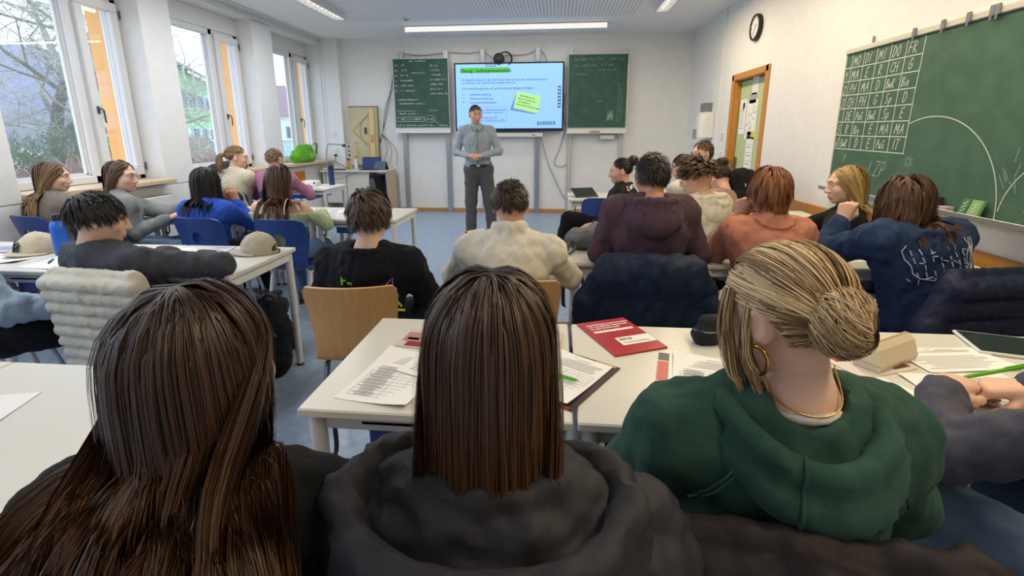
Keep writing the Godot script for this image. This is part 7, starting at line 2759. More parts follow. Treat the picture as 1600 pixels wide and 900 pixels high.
func school_block() -> void:
	# long two-storey block; local x runs along its front, z out of the front
	var dir := Vector3(-0.52, 0, -1).normalized()
	var o := thing("school_building", "long two-storey light green building with ribbon windows and red-brown roof", "building", Vector3(-28.0, -0.2, -35.0))
	o.basis = Basis(dir, Vector3.UP, dir.cross(Vector3.UP))
	var x0 := -6.0
	var x1 := 17.0
	var a := Acc.new()
	a.bx(Vector3((x0 + x1) / 2, 3.2, -1.75), Vector3(x1 - x0, 6.4, 3.5), 0.02)
	obj("wall", a, mat("9fd07f", 0.85), o)
	a = Acc.new()
	for s in [0.0]:
		a.quad(Vector3(x0 - 0.3, 6.3, 0.7), Vector3(x0 - 0.3, 8.4, -2.5), Vector3(x1 + 0.6, 8.4, -2.5), Vector3(x1 + 0.6, 6.3, 0.7))
		a.quad(Vector3(x1 + 0.6, 6.3, -3.9), Vector3(x1 + 0.6, 8.4, -2.5), Vector3(x0 - 0.3, 8.4, -2.5), Vector3(x0 - 0.3, 6.3, -3.9))
	a.bx(Vector3((x0 + x1) / 2, 6.3, 0.72), Vector3(x1 - x0 + 1.2, 0.16, 0.12), 0.01)
	obj("roof", a, mat("8d7a76", 0.9), o)
	var frame_m := mat("c9ced0", 0.5)
	var glass_m := mat("4d5a66", 0.12)
	var blind_m := mat("dfe3e4", 0.7)
	for fl in 2:
		var y := 1.55 + fl * 2.75
		var k := 0
		var x := x0 + 0.8
		while x < x1 - 1.5:
			var f := Acc.new()
			f.bx(Vector3(x + 0.75, y, 0.03), Vector3(1.42, 1.2, 0.1), 0.01)
			var fo := obj("window", f, frame_m, o)
			f = Acc.new()
			f.bx(Vector3(x + 0.75, y, 0.085), Vector3(1.26, 1.04, 0.02), 0.0)
			obj("pane", f, blind_m if k % 5 == 3 and fl == 0 else glass_m, fo)
			k += 1
			x += 1.5
	# slim posts in front of the facade
	var xx := x0 + 0.4
	while xx < x1:
		a = Acc.new()
		a.bx(Vector3(xx, 3.15, 0.75), Vector3(0.14, 6.3, 0.14), 0.01)
		obj("post", a, mat("c6cdc8", 0.6), o)
		xx += 3.0

func house() -> void:
	var o := thing("house", "white house with a steep red-brown roof outside the far window", "house", Vector3(-35.0, -0.2, -58.0), 0.35)
	var a := Acc.new()
	a.bx(Vector3(0, 2.0, 0), Vector3(11, 4.0, 8), 0.02)
	obj("wall", a, mat("e4e4e6", 0.85), o)
	a = Acc.new()
	a.quad(Vector3(-6, 3.7, 4.6), Vector3(-6, 7.4, 0), Vector3(6, 7.4, 0), Vector3(6, 3.7, 4.6))
	a.quad(Vector3(6, 3.7, -4.6), Vector3(6, 7.4, 0), Vector3(-6, 7.4, 0), Vector3(-6, 3.7, -4.6))
	a.tri(Vector3(-5.5, 4, 4), Vector3(-5.5, 7.2, 0), Vector3(-5.5, 4, -4))
	a.tri(Vector3(5.5, 4, -4), Vector3(5.5, 7.2, 0), Vector3(5.5, 4, 4))
	var rf := obj("roof", a, mat("8a6a68", 0.85), o)
	a = Acc.new()
	a.bx(Vector3(-1.5, 7.4, -0.6), Vector3(0.6, 1.0, 0.6), 0.02)
	obj("chimney", a, mat("7a5a52", 0.9), rf)
	for q in [[-3.0, 1.8], [-0.2, 1.8], [2.8, 1.8]]:
		a = Acc.new()
		a.bx(Vector3(q[0], q[1], 4.02), Vector3(1.5, 1.4, 0.1), 0.01)
		var f := obj("window", a, mat("b8b4b0", 0.6), o)
		a = Acc.new()
		a.bx(Vector3(q[0], q[1], 4.08), Vector3(1.3, 1.2, 0.02), 0.0)
		obj("pane", a, mat("56606a", 0.12), f)
	for q in [[-2.0, 5.6], [1.6, 5.2]]:
		a = Acc.new()
		a.box(Transform3D(Basis(Vector3.RIGHT, -0.89), Vector3(q[0], q[1], 2.33)), Vector3(0.9, 1.1, 0.08), 0.01)
		obj("skylight", a, mat("c9d3dc", 0.2), rf)

# ---------------------------------------------------------------- cloth things
# a jacket hung over a chair back; local axes of the chair
func hung_jacket(called: String, label: String, at: Vector3, turn: float, m: Material, rows: int, w: float, low: float, sleeves: bool, puff := 0.03, top := 0.85) -> Node3D:
	var o := thing(called, label, "jacket", at, turn, "jackets hung over chairs")
	var f := Field.new(Vector3(-w / 2 - 0.24, low - 0.1, -0.02), Vector3(w / 2 + 0.24, top + 0.1, 0.42), 0.0105)
	var step := (top - low) / rows
	for q in rows:
		var y := top - (q + 0.5) * step
		var t := (y - 0.45) / 0.4
		var z := 0.225 + 0.045 * t
		var ww := w / 2 * (1.0 - 0.05 * q / rows)
		var r0 := step * 0.56 if rows > 4 else puff
		var k := 0.007 if rows > 4 else 0.04
		# two halves so that the back follows the chair's curve
		f.bone(Vector3(-ww, y - 0.012, z + 0.012), Vector3(0, y, z + 0.038), r0, r0, k, Vector3.UP, 1.0 if rows > 4 else 0.5)
		f.bone(Vector3(0, y, z + 0.038), Vector3(ww, y - 0.012, z + 0.012), r0, r0, k, Vector3.UP, 1.0 if rows > 4 else 0.5)
	f.bone(Vector3(-w / 2 + 0.02, top, 0.245), Vector3(w / 2 - 0.02, top, 0.245), 0.024, 0.024, 0.02)
	for s in [-1.0, 1.0]:
		f.bone(Vector3(s * (w / 2 - 0.02), top - 0.02, 0.23), Vector3(s * (w / 2 - 0.03), low + 0.1, 0.17), 0.035, 0.04, 0.03)
		if sleeves:
			f.bone(Vector3(s * (w / 2), top - 0.05, 0.25), Vector3(s * (w / 2 + 0.09), top - 0.22, 0.26), 0.045, 0.05, 0.03)
			f.bone(Vector3(s * (w / 2 + 0.09), top - 0.22, 0.26), Vector3(s * (w / 2 + 0.1), low - 0.0, 0.22), 0.05, 0.045, 0.03)
	var a := Acc.new()
	f.mesh(a, cloth_noise, 0.006 if rows > 4 else 0.011, Vector3(30, 10, 30) if rows > 4 else Vector3(14, 9, 14))
	obj("shell", a, m, o)
	return o

func blob(called: String, label: String, cat: String, at: Vector3, bones: Array, m: Material, cell := 0.012, amp := 0.008, group := "") -> Node3D:
	var lo := Vector3(1e9, 1e9, 1e9)
	var hi := -lo
	for b in bones:
		var r := Vector3.ONE * (maxf(b[2], b[3]) + 0.06)
		lo = lo.min(b[0] - r).min(b[1] - r)
		hi = hi.max(b[0] + r).max(b[1] + r)
	var f := Field.new(lo, hi, cell)
	for b in bones:
		f.bone(b[0], b[1], b[2], b[3], b[4] if b.size() > 4 else 0.03, b[5] if b.size() > 5 else Vector3.ZERO, b[6] if b.size() > 6 else 1.0)
	f.clip(Vector3.ZERO, Vector3.DOWN)
	var a := Acc.new()
	f.mesh(a, cloth_noise, amp, Vector3(18, 18, 18))
	var o := thing(called, label, cat, at, 0.0, group)
	obj("cloth", a, m, o)
	return o

# ---------------------------------------------------------------- paper things on a desk (y is the desk top)
func sheet_of(called: String, label: String, x: float, z: float, turn: float, w: float, h: float, m: Material, print_: String, y := 0.7605, cat := "paper", group := "sheets of paper on the desks") -> Node3D:
	var o := thing(called, label, cat, Vector3(x, y, z), deg_to_rad(turn), group)
	var a := Acc.new()
	var pts := PackedVector3Array()
	var curl := 0.0015 + 0.002 * absf(sin(x * 37.0 + z * 11.0))
	for b in 7:
		for q in 7:
			var u := q / 6.0 - 0.5
			var v := b / 6.0 - 0.5
			pts.append(Vector3(u * w, 0.0006 + curl * pow(absf(u + v), 3.0) * 4.0, v * h))
	# wind so that the upper face looks up
	var up := PackedVector3Array()
	for b in 7:
		for q in 7:
			up.append(pts[b * 7 + 6 - q])
	a.sheet(7, 7, up, 0.0004)
	obj("sheet", a, m, o)
	if print_ == "":
		return o
	var r := RandomNumberGenerator.new()
	r.seed = int(absf(x * 1000 + z * 333))
	a = Acc.new()
	var yy := 0.0022
	if print_ == "form" or print_ == "text":
		a.bx(Vector3(-w * 0.18, yy, -h * 0.45), Vector3(w * 0.28, 0.0003, 0.002), 0.0)
		a.bx(Vector3(w * 0.1, yy, -h * 0.41), Vector3(w * 0.22, 0.0003, 0.0016), 0.0)
		for q in (6 if h > 0.2 else 2):
			a.bx(Vector3(-w * 0.04 * r.randf(), yy, -h * 0.36 + q * 0.0085), Vector3(w * r.randf_range(0.72, 0.86), 0.0003, 0.0016), 0.0)
	if print_ == "form":
		for q in 20:
			a.bx(Vector3(-w * 0.2, yy, -h * 0.12 + q * h * 0.027), Vector3(w * r.randf_range(0.2, 0.34), 0.0003, 0.0019), 0.0)
		for q in 11:
			a.bx(Vector3(w * 0.02, yy, -h * 0.135 + q * h * 0.0545), Vector3(w * 0.84, 0.0003, 0.0006), 0.0)
		for q in 5:
			a.bx(Vector3(-w * 0.4 + q * w * 0.21, yy, h * 0.137), Vector3(0.0006, 0.0003, h * 0.545), 0.0)
	if print_ == "text":
		for q in int(h * 0.58 / 0.0105):
			a.bx(Vector3(-w * 0.03, yy, -h * 0.12 + q * 0.0105), Vector3(w * r.randf_range(0.6, 0.86), 0.0003, 0.0016), 0.0)
	if not a.v.is_empty():
		var pr := obj("print", a, M.print_ink, o)
		pr.set_meta("kind", "stuff")
	return o

func brochure(label: String, x: float, z: float, turn: float, w: float, h: float, colours: Array, y := 0.7605) -> Node3D:
	var o := thing("brochure", label, "brochure", Vector3(x, y, z), deg_to_rad(turn), "brochures on the desks")
	var a := Acc.new()
	a.bx(Vector3(0, 0.0015, 0), Vector3(w, 0.003, h), 0.0008)
	obj("cover", a, mat(colours[0], 0.35), o)
	for q in range(1, colours.size()):
		var c: Array = colours[q]
		a = Acc.new()
		a.bx(Vector3(c[1] * w, 0.0033, c[2] * h), Vector3(c[3] * w, 0.0006, c[4] * h), 0.0)
		obj("print", a, mat(c[0], 0.35), o)
	return o

func pen(label: String, p0: Vector3, p1: Vector3, hex: String, cat := "pen") -> void:
	var o := thing("pen", label, cat, p0, 0.0, "pens")
	var d := p1 - p0
	var a := Acc.new()
	a.tube(PackedVector3Array([d * 0.08, d * 0.2, d * 0.85]), [0.0035, 0.0052, 0.0052], 10)
	obj("barrel", a, mat(hex, 0.3), o)
	a = Acc.new()
	a.tube(PackedVector3Array([Vector3.ZERO, d * 0.08]), [0.0008, 0.0034], 8)
	obj("tip", a, M.steel, o)
	a = Acc.new()
	a.tube(PackedVector3Array([d * 0.85, d * 0.95, d]), [0.0055, 0.005, 0.003], 10)
	a.bar(d * 0.66 + Vector3(0, 0.0068, 0), d * 0.93 + Vector3(0, 0.0068, 0), 0.003, 0.002, 0.0005)
	obj("clip", a, mat(hex, 0.3), o)

func bottle(called: String, label: String, at: Vector3, prof: Array, m: Material, cap: Array, cap_m: Material, band := "") -> Node3D:
	var o := thing(called, label, "bottle", at, 0.0, "bottles and flasks")
	var a := Acc.new()
	a.lathe(Transform3D(), prof, 24)
	obj("body", a, m, o)
	a = Acc.new()
	a.lathe(Transform3D(), cap, 20)
	obj("cap", a, cap_m, o)
	if band != "":
		a = Acc.new()
		var h: float = prof[prof.size() - 1].y
		a.lathe(Transform3D(), [Vector2(prof[2].x + 0.0008, h * 0.25), Vector2(prof[2].x + 0.0008, h * 0.5)], 24)
		obj("label_band", a, mat(band, 0.5), o)
	return o

func cap_hat(label: String, at: Vector3, turn: float, hex: String, tilt: float, logo: bool) -> Node3D:
	var o := thing("baseball_cap", label, "cap", at, deg_to_rad(turn), "caps on the desks")
	var m := cloth_mat(hex)
	var tb := Transform3D(Basis(Vector3.RIGHT, tilt), Vector3.ZERO)
	var f := Field.new(Vector3(-0.14, -0.02, -0.16), Vector3(0.14, 0.15, 0.14), 0.007)
	f.ellipsoid(Vector3(0, 0.02, 0), Vector3(0.085, 0.105, 0.1), 0.01)
	f.ellipsoid(Vector3(0, 0.0, 0), Vector3(0.074, 0.098, 0.088), 0.006, Basis(), true)
	f.clip(Vector3(0, 0.0, 0), Vector3.DOWN)
	# opening over the strap
	f.ellipsoid(Vector3(0, 0.02, 0.1), Vector3(0.045, 0.035, 0.04), 0.006, Basis(), true)
	var a := Acc.new()
	var b := Acc.new()
	f.mesh(b, cloth_noise, 0.0035, Vector3(20, 20, 20))
	a.add(b, tb)
	var cr := obj("crown", a, m, o)
	a = Acc.new()
	var pts := PackedVector3Array()
	for q in 5:
		for s in 13:
			var an := PI * (s / 12.0)
			var rr := lerpf(0.083, 0.155, q / 4.0)
			var x := cos(an) * lerpf(0.083, 0.092, q / 4.0)
			pts.append(tb * Vector3(x, 0.024 - 0.017 * pow(x / 0.09, 2.0) - 0.001 * q, -sin(an) * rr - 0.004))
	a.sheet(13, 5, pts, 0.004)
	obj("brim", a, m, o)
	a = Acc.new()
	a.tube(curve([tb * Vector3(-0.045, 0.012, 0.086), tb * Vector3(0, 0.01, 0.101), tb * Vector3(0.045, 0.012, 0.086)], 5), 0.006, 6)
	obj("strap", a, m, o)
	a = Acc.new()
	a.bx(tb * Vector3(0.01, 0.01, 0.104), Vector3(0.02, 0.018, 0.006), 0.001)
	obj("buckle", a, M.black, o)
	a = Acc.new()
	a.ball(tb * Vector3(0, 0.126, 0), Vector3(0.008, 0.005, 0.008), 10)
	obj("top_button", a, m, cr)
	if logo:
		# interlocked N and Y, embroidered on the front
		a = Acc.new()
		var put := func(u: float, v: float) -> Vector3:
			var p := Vector3(u, 0.05 + v, 0)
			var k := 1.0 - pow((p.y - 0.02) / 0.105, 2.0) - pow(u / 0.085, 2.0)
			p.z = -0.1 * sqrt(maxf(k, 0.02)) - 0.009
			return tb * p
		for st in [[[-0.028, -0.022], [-0.028, 0.022], [0.0, -0.026], [0.0, 0.024]], [[-0.016, 0.032], [0.006, 0.004], [0.028, 0.032]], [[0.006, 0.004], [0.006, -0.032]]]:
			var line := PackedVector3Array()
			for q in st.size() - 1:
				for t in 5:
					line.append(put.call(lerpf(st[q][0], st[q + 1][0], t / 4.0), lerpf(st[q][1], st[q + 1][1], t / 4.0)))
			a.tube(line, 0.0038, 6)
		obj("embroidered_emblem", a, mat("23262e", 0.8), cr)
	return o

func small_things() -> void:
	var DT := 0.7605
	# ---------------- jackets over chairs
	hung_jacket("puffer_vest", "white quilted puffer vest hung over the chair of the boy in dark grey", Vector3(-1.93, 0, -2.02), deg_to_rad(-6), cloth_mat("cfccbd", 0.5), 10, 0.44, 0.3, false)
	hung_jacket("padded_jacket", "dark navy jacket hung over the chair behind the maroon hoodie", Vector3(0.44, 0, -2.44), 0.0, cloth_mat("1c2940", 0.6), 3, 0.42, 0.36, true, 0.05, 0.86)
	hung_jacket("puffer_jacket", "navy quilted puffer jacket hung over the chair by the side wall", Vector3(1.72, 0, -2.24), deg_to_rad(12), cloth_mat("20263f", 0.5), 6, 0.44, 0.4, true, 0.034, 0.88)
	hung_jacket("puffer_jacket", "black quilted puffer jacket over the chair of the girl in grey", Vector3(-3.3, 0, -3.4), deg_to_rad(-20), cloth_mat("1b2028", 0.5), 6, 0.42, 0.42, false, 0.034)
	hung_jacket("padded_jacket", "dark brown jacket hung over the chair behind the green hoodie", Vector3(0.4, 0, -0.85), deg_to_rad(-6), cloth_mat("2c272b", 0.55), 3, 0.46, 0.3, true, 0.045, 0.85)
	blob("puffer_jacket", "black puffer jacket bundled on the floor beside the black backpack", "jacket", Vector3(-1.98, 0.0, -2.86), [[Vector3(-0.12, 0.12, 0), Vector3(0.16, 0.1, 0.02), 0.12, 0.11], [Vector3(-0.05, 0.25, 0.0), Vector3(0.12, 0.3, 0.02), 0.1, 0.09], [Vector3(0.05, 0.36, 0.02), Vector3(0.15, 0.33, 0.04), 0.07, 0.07]], cloth_mat("171a20", 0.5), 0.014, 0.018)
	blob("jacket_heap", "dark green-grey jacket lying on the sill of the second window", "jacket", Vector3(-4.26, 0.968, -5.9), [[Vector3(0, 0.03, 0.25), Vector3(0, 0.05, -0.1), 0.07, 0.075], [Vector3(0.03, 0.06, 0.05), Vector3(0.02, 0.04, -0.3), 0.06, 0.05]], cloth_mat("3d443d"), 0.014, 0.014)
	# ---------------- bags
	var bp := blob("backpack", "black backpack standing under the desk with the plain cap", "backpack", Vector3(-1.72, 0.0, -2.52), [[Vector3(0, 0.1, 0), Vector3(0.02, 0.3, -0.02), 0.135, 0.12, 0.04, Vector3.BACK, 1.25], [Vector3(0.02, 0.3, -0.02), Vector3(0.03, 0.4, -0.03), 0.12, 0.07, 0.04, Vector3.BACK, 1.25], [Vector3(-0.02, 0.12, 0.08), Vector3(0.0, 0.2, 0.075), 0.09, 0.08, 0.02, Vector3.BACK, 1.8]], cloth_mat("1a1c21", 0.7), 0.011, 0.007)
	var a := Acc.new()
	a.tube(curve([Vector3(-0.02, 0.44, -0.03), Vector3(0.0, 0.49, -0.03), Vector3(0.05, 0.49, -0.03), Vector3(0.07, 0.44, -0.03)], 4), 0.008, 6)
	obj("handle", a, M.black, bp)
	a = Acc.new()
	a.tube(curve([Vector3(-0.1, 0.24, 0.085), Vector3(-0.06, 0.33, 0.075), Vector3(0.03, 0.36, 0.07), Vector3(0.11, 0.28, 0.075)], 5), 0.004, 5)
	obj("zipper", a, M.grey, bp)
	var gb := blob("backpack", "grey backpack lying on the desk before the maroon hoodie", "backpack", Vector3(0.24, DT, -2.82), [[Vector3(-0.1, 0.06, 0.02), Vector3(0.16, 0.06, 0.02), 0.085, 0.09, 0.03, Vector3.UP, 1.3], [Vector3(0.02, 0.09, -0.06), Vector3(0.2, 0.09, -0.04), 0.08, 0.08, 0.04, Vector3.UP, 1.4], [Vector3(0.06, 0.1, 0.02), Vector3(0.14, 0.1, 0.0), 0.09, 0.085, 0.02, Vector3.UP, 1.6]], cloth_mat("6f7074"), 0.01, 0.008)
	a = Acc.new()
	var lp := []
	for q in 15:
		var an := TAU * q / 14
		lp.append(Vector3(0.1 + cos(an) * 0.085, 0.125 + sin(an) * 0.014, 0.035 + sin(an) * 0.05))
	a.tube(PackedVector3Array(lp), 0.006, 6)
	obj("zipper", a, cloth_mat("55575c"), gb)
	a = Acc.new()
	a.tube(curve([Vector3(-0.13, 0.06, 0.05), Vector3(-0.17, 0.03, 0.12), Vector3(-0.19, -0.1, 0.14), Vector3(-0.19, -0.3, 0.13), Vector3(-0.18, -0.34, 0.1)], 6), 0.014, 6, true, 0.4)
	a.tube(curve([Vector3(-0.12, 0.04, 0.1), Vector3(-0.14, 0.016, 0.17), Vector3(-0.18, 0.0, 0.22), Vector3(-0.21, -0.1, 0.2), Vector3(-0.21, -0.2, 0.18)], 6), 0.01, 6, true, 0.4)
	obj("strap", a, cloth_mat("55575c"), gb)
	# green carrier bag on the far sill
	var cb := thing("shopping_bag", "bright green shopping bag on the sill of the far window", "bag", Vector3(-4.22, 0.968, -7.75))
	var f := Field.new(Vector3(-0.2, -0.03, -0.34), Vector3(0.22, 0.36, 0.34), 0.013)
	f.bone(Vector3(0, 0.1, 0.2), Vector3(0, 0.1, -0.2), 0.12, 0.12, 0.05, Vector3.RIGHT, 1.3)
	f.bone(Vector3(0, 0.22, 0.12), Vector3(0, 0.2, -0.2), 0.07, 0.09, 0.05, Vector3.RIGHT, 1.6)
	f.clip(Vector3.ZERO, Vector3.DOWN)
	a = Acc.new()
	f.mesh(a, cloth_noise, 0.016, Vector3(7, 12, 9))
	obj("bag_body", a, mat("62b41d", 0.35), cb)
	a = Acc.new()
	a.tube(curve([Vector3(0.08, 0.2, -0.1), Vector3(0.12, 0.3, -0.16), Vector3(0.12, 0.28, -0.26), Vector3(0.09, 0.14, -0.27)], 5), 0.012, 6, true, 0.4)
	obj("strap", a, mat("2f6e1c", 0.4), cb)
	a = Acc.new()
	for q in 3:
		a.box(Transform3D(Basis(Vector3.UP, PI / 2), Vector3(0.118, 0.13 - q * 0.026, -0.05)), Vector3(0.16 - q * 0.03, 0.01, 0.01), 0.001)
	obj("print", a, mat("bfe08f", 0.5), cb)
	# ---------------- nearest desks
	sheet_of("worksheet", "printed form on the desk between the two brown-haired girls", -0.44, -1.20, -10, 0.21, 0.297, M.paper, "form")
	sheet_of("worksheet", "printed text sheet half hidden by the centre girl's hair", -0.30, -1.32, -24, 0.21, 0.297, M.paper, "text", 0.7635)
	brochure("picture card showing clasped hands on the desk by the centre girl", -0.455, -1.45, -8, 0.1, 0.14, ["cfc8c0", ["b98a76", 0, -0.05, 0.86, 0.5], ["8c2b33", 0.1, 0.32, 0.6, 0.25], ["e3c7b6", -0.1, 0.05, 0.4, 0.12]])
	var ph := thing("phone", "phone in a pale pink case beside the seam between two desks", "phone", Vector3(-0.01, DT, -1.455), deg_to_rad(-3))
	a = Acc.new()
	a.bx(Vector3(0, 0.004, 0), Vector3(0.074, 0.008, 0.152), 0.003)
	obj("case", a, mat("d9c3b4", 0.3), ph)
	a = Acc.new()
	a.bx(Vector3(0, 0.0083, 0), Vector3(0.064, 0.0008, 0.14), 0.0)
	obj("back_panel", a, mat("e5dcd2", 0.15), ph)
	brochure("dark-bordered brochure under the sheet right of the centre girl", 0.03, -1.235, -32, 0.215, 0.28, ["3a2a2c", ["a33a34", 0, 0.48, 0.9, 0.04], ["c9862f", 0.3, -0.47, 0.3, 0.04]])
	sheet_of("worksheet", "printed sheet lying on the brochure right of the centre girl", 0.02, -1.24, -32, 0.2, 0.26, M.paper, "form", 0.7645)
	pen("green pen on the sheet right of the centre girl", Vector3(0.072, 0.776, -1.185), Vector3(-0.03, 0.774, -1.24), "4fae2a")
	var rb := thing("brochure", "red brochure with white title strip lying on a desk", "brochure", Vector3(0.222, DT, -1.53), deg_to_rad(24), "brochures on the desks")
	a = Acc.new()
	a.bx(Vector3(0, 0.003, 0), Vector3(0.19, 0.006, 0.265), 0.001)
	obj("cover", a, mat("ab1f2b", 0.35), rb)
	a = Acc.new()
	a.bx(Vector3(0.0, 0.0063, -0.04), Vector3(0.15, 0.0006, 0.014), 0.0)
	a.bx(Vector3(0.03, 0.0063, 0.05), Vector3(0.125, 0.0006, 0.058), 0.0)
	obj("title_strip", a, M.paper, rb)
	var flat := Basis(Vector3.RIGHT, -PI / 2)
	var li := 0
	for t in ["Ausbildung und Karriere", "im Landkreis Neustadt", "an der Waldnaab"]:
		words(rb, t, 0.0105, Vector3(-0.075, 0.0062, -0.108 + li * 0.017), M.paper, flat, "title_text", true)
		li += 1
	words(rb, "NEW", 0.016, Vector3(-0.025, 0.0068, 0.026), mat("7a2a34", 0.6), flat, "logo_text", true)
	words(rb, "Berufliche Ausbildung", 0.007, Vector3(-0.02, 0.0068, 0.058), M.ink, flat, "label_text")
	var pc := blob("pencil_case", "black rolled pencil case beside the blonde girl", "pencil case", Vector3(0.535, DT, -1.52), [[Vector3(-0.05, 0.028, 0.02), Vector3(0.09, 0.028, -0.02), 0.038, 0.038], [Vector3(-0.04, 0.062, 0.01), Vector3(0.08, 0.06, -0.02), 0.03, 0.03, 0.008]], cloth_mat("23252a", 0.7), 0.006, 0.004)
	a = Acc.new()
	a.tube(curve([Vector3(-0.085, 0.05, 0.03), Vector3(-0.04, 0.048, 0.05), Vector3(0.05, 0.047, 0.02), Vector3(0.1, 0.046, 0.0)], 5), 0.0025, 5)
	obj("zipper", a, M.grey, pc)
	brochure("brochure with red and orange photograph under the sheet by the green hoodie", 0.40, -1.245, -14, 0.225, 0.29, ["e9e6e0", ["2b2a33", -0.42, -0.4, 0.14, 0.18], ["bb3a34", -0.42, -0.08, 0.14, 0.42], ["d98a1f", -0.42, 0.3, 0.14, 0.3], ["e8ddd2", -0.40, 0.16, 0.1, 0.05]])
	sheet_of("worksheet", "printed form lying on the brochure by the green hoodie", 0.43, -1.25, -14, 0.19, 0.28, M.paper, "form", 0.7645)
	brochure("brochure with fruit-coloured photograph under the beige pencil case", 0.905, -1.46, 22, 0.21, 0.28, ["ddd4cb", ["c94f3c", -0.2, 0.0, 0.4, 0.3], ["e39a26", 0.05, 0.2, 0.3, 0.3], ["7f4a44", 0.2, -0.3, 0.5, 0.25], ["b8c9d4", -0.25, -0.3, 0.3, 0.25], ["6a3b35", 0.3, 0.3, 0.3, 0.3]])
	var bc := thing("pencil_case", "beige leather pencil case on the right-hand desk", "pencil case", Vector3(0.985, DT + 0.004, -1.405), deg_to_rad(32))
	a = Acc.new()
	var prof := [Vector2(-0.034, 0.0), Vector2(0.034, 0.0), Vector2(0.037, 0.016), Vector2(0.022, 0.06), Vector2(0.006, 0.074), Vector2(-0.006, 0.074), Vector2(-0.022, 0.06), Vector2(-0.037, 0.016)]
	var poly := PackedVector2Array(prof)
	a.prism(Transform3D(Basis(Vector3.UP, PI / 2), Vector3(0.1, 0, 0)), poly, 0.2)
	obj("body", a, mat("d3c4a8", 0.55), bc)
	a = Acc.new()
	a.bx(Vector3(0, 0.0748, 0), Vector3(0.19, 0.003, 0.008), 0.001)
	obj("zipper", a, mat("b39f7c", 0.4), bc)
	a = Acc.new()
	for s in [-1.0, 1.0]:
		a.tube(PackedVector3Array([Vector3(s * 0.1, 0.018, -0.037), Vector3(s * 0.1, 0.018, 0.037)]), 0.0015, 5)
	obj("seam", a, mat("b39f7c", 0.5), bc)
	var tb := thing("tablet", "black tablet with white edge on the right-hand desk", "tablet", Vector3(1.46, DT, -1.54), deg_to_rad(-16))
	a = Acc.new()
	a.bx(Vector3(0, 0.005, 0), Vector3(0.26, 0.01, 0.18), 0.003)
	obj("case", a, mat("d5d7da", 0.3), tb)
	a = Acc.new()
	a.bx(Vector3(0, 0.0103, 0), Vector3(0.245, 0.0008, 0.165), 0.0)
	obj("display", a, mat("20262b", 0.12), tb)
	sheet_of("worksheet", "printed sheet under the writing hands at the right edge", 1.13, -1.24, 6, 0.297, 0.21, M.paper, "form")
	sheet_of("worksheet", "printed sheet between the beige pencil case and the tablet", 1.2, -1.44, 8, 0.28, 0.15, M.paper, "text", 0.7625)
	sheet_of("worksheet", "blank sheet by the grey sleeve at the right edge", 0.86, -1.2, 26, 0.2, 0.24, M.paper, "")
	pen("bright green pen held by the person at the right edge", Vector3(1.045, 0.803, -1.235), Vector3(1.165, 0.872, -1.185), "5fb52a")
	sheet_of("worksheet", "white sheet at the left frame edge of the nearest desk", -1.42, -0.86, 16, 0.21, 0.297, M.paper, "", 0.761)
	# ---------------- second row, left
	cap_hat("cream cap with interlocked letters on the front", Vector3(-2.985, DT, -2.43), 160, "d3c7ad", 0.0, true)
	cap_hat("plain beige cap lying near the desk corner", Vector3(-1.70, DT, -2.53), 104, "c2bba7", 0.0, false)
	bottle("drinking_bottle", "bright blue drinking bottle beside the lettered cap", Vector3(-2.80, DT, -2.40), [Vector2(0, 0), Vector2(0.033, 0), Vector2(0.036, 0.006), Vector2(0.036, 0.16), Vector2(0.03, 0.185), Vector2(0.018, 0.2), Vector2(0.018, 0.205)], mat("1f63c4", 0.3), [Vector2(0.021, 0.2), Vector2(0.021, 0.225), Vector2(0.016, 0.235), Vector2(0, 0.235)], mat("16191f", 0.4))
	pen("dark green pen on the desk before the lettered cap", Vector3(-2.75, 0.7655, -2.3), Vector3(-2.68, 0.7655, -2.21), "1f4a3c")
	sheet_of("worksheet", "white sheet under the dark green pen", -2.64, -2.23, -6, 0.297, 0.21, M.paper, "")
	sheet_of("worksheet", "white sheet at the left frame edge of the second row", -3.02, -2.28, 12, 0.25, 0.2, M.paper, "")
	brochure("pink and violet magazine beside the lettered cap", -3.28, -2.45, 20, 0.21, 0.28, ["b9a7b8", ["a34a62", 0.0, 0.3, 0.8, 0.2], ["8895b8", 0.1, -0.2, 0.6, 0.3], ["d8cfd6", -0.1, 0.05, 0.7, 0.12]])
	var lpt := thing("tablet", "grey folding tablet cover standing at the left frame edge", "tablet", Vector3(-3.36, DT, -2.22), deg_to_rad(30))
	a = Acc.new()
	a.box(Transform3D(Basis(Vector3.RIGHT, -0.5), Vector3(0, 0.085, 0)), Vector3(0.25, 0.18, 0.01), 0.003)
	obj("cover", a, mat("b9b4b0", 0.6), lpt)
	a = Acc.new()
	a.box(Transform3D(Basis(Vector3.RIGHT, 0.55), Vector3(0, 0.075, -0.09)), Vector3(0.24, 0.16, 0.006), 0.002)
	obj("stand", a, mat("9a9794", 0.6), lpt)
	sheet_of("worksheet", "printed sheet beyond the boy's folded arms", -2.12, -2.52, 12, 0.25, 0.2, M.paper, "text")
	brochure("grey printed leaflet beside the plain beige cap", -1.99, -2.55, 12, 0.16, 0.2, ["d9dadb", ["7d8085", -0.1, 0.0, 0.6, 0.1], ["a9abb0", 0.1, 0.25, 0.5, 0.2], ["8f9297", 0.1, -0.3, 0.6, 0.12]], 0.7635)
	# ---------------- third row, left
	var ts := [[-3.62, -3.85, 8, "third-row sheet nearest the window"], [-3.05, -3.86, -12, "sheet the girl in grey is writing on"], [-2.75, -3.92, 4, "sheet before the girl in the bright blue sweater"], [-2.1, -3.9, -6, "sheet before the girl in the light green top"], [-1.78, -3.95, 20, "sheet lying near the green bottle"]]
	for t in ts:
		sheet_of("worksheet", "white " + t[3], t[0], t[1], t[2], 0.21, 0.297, M.paper, "text")
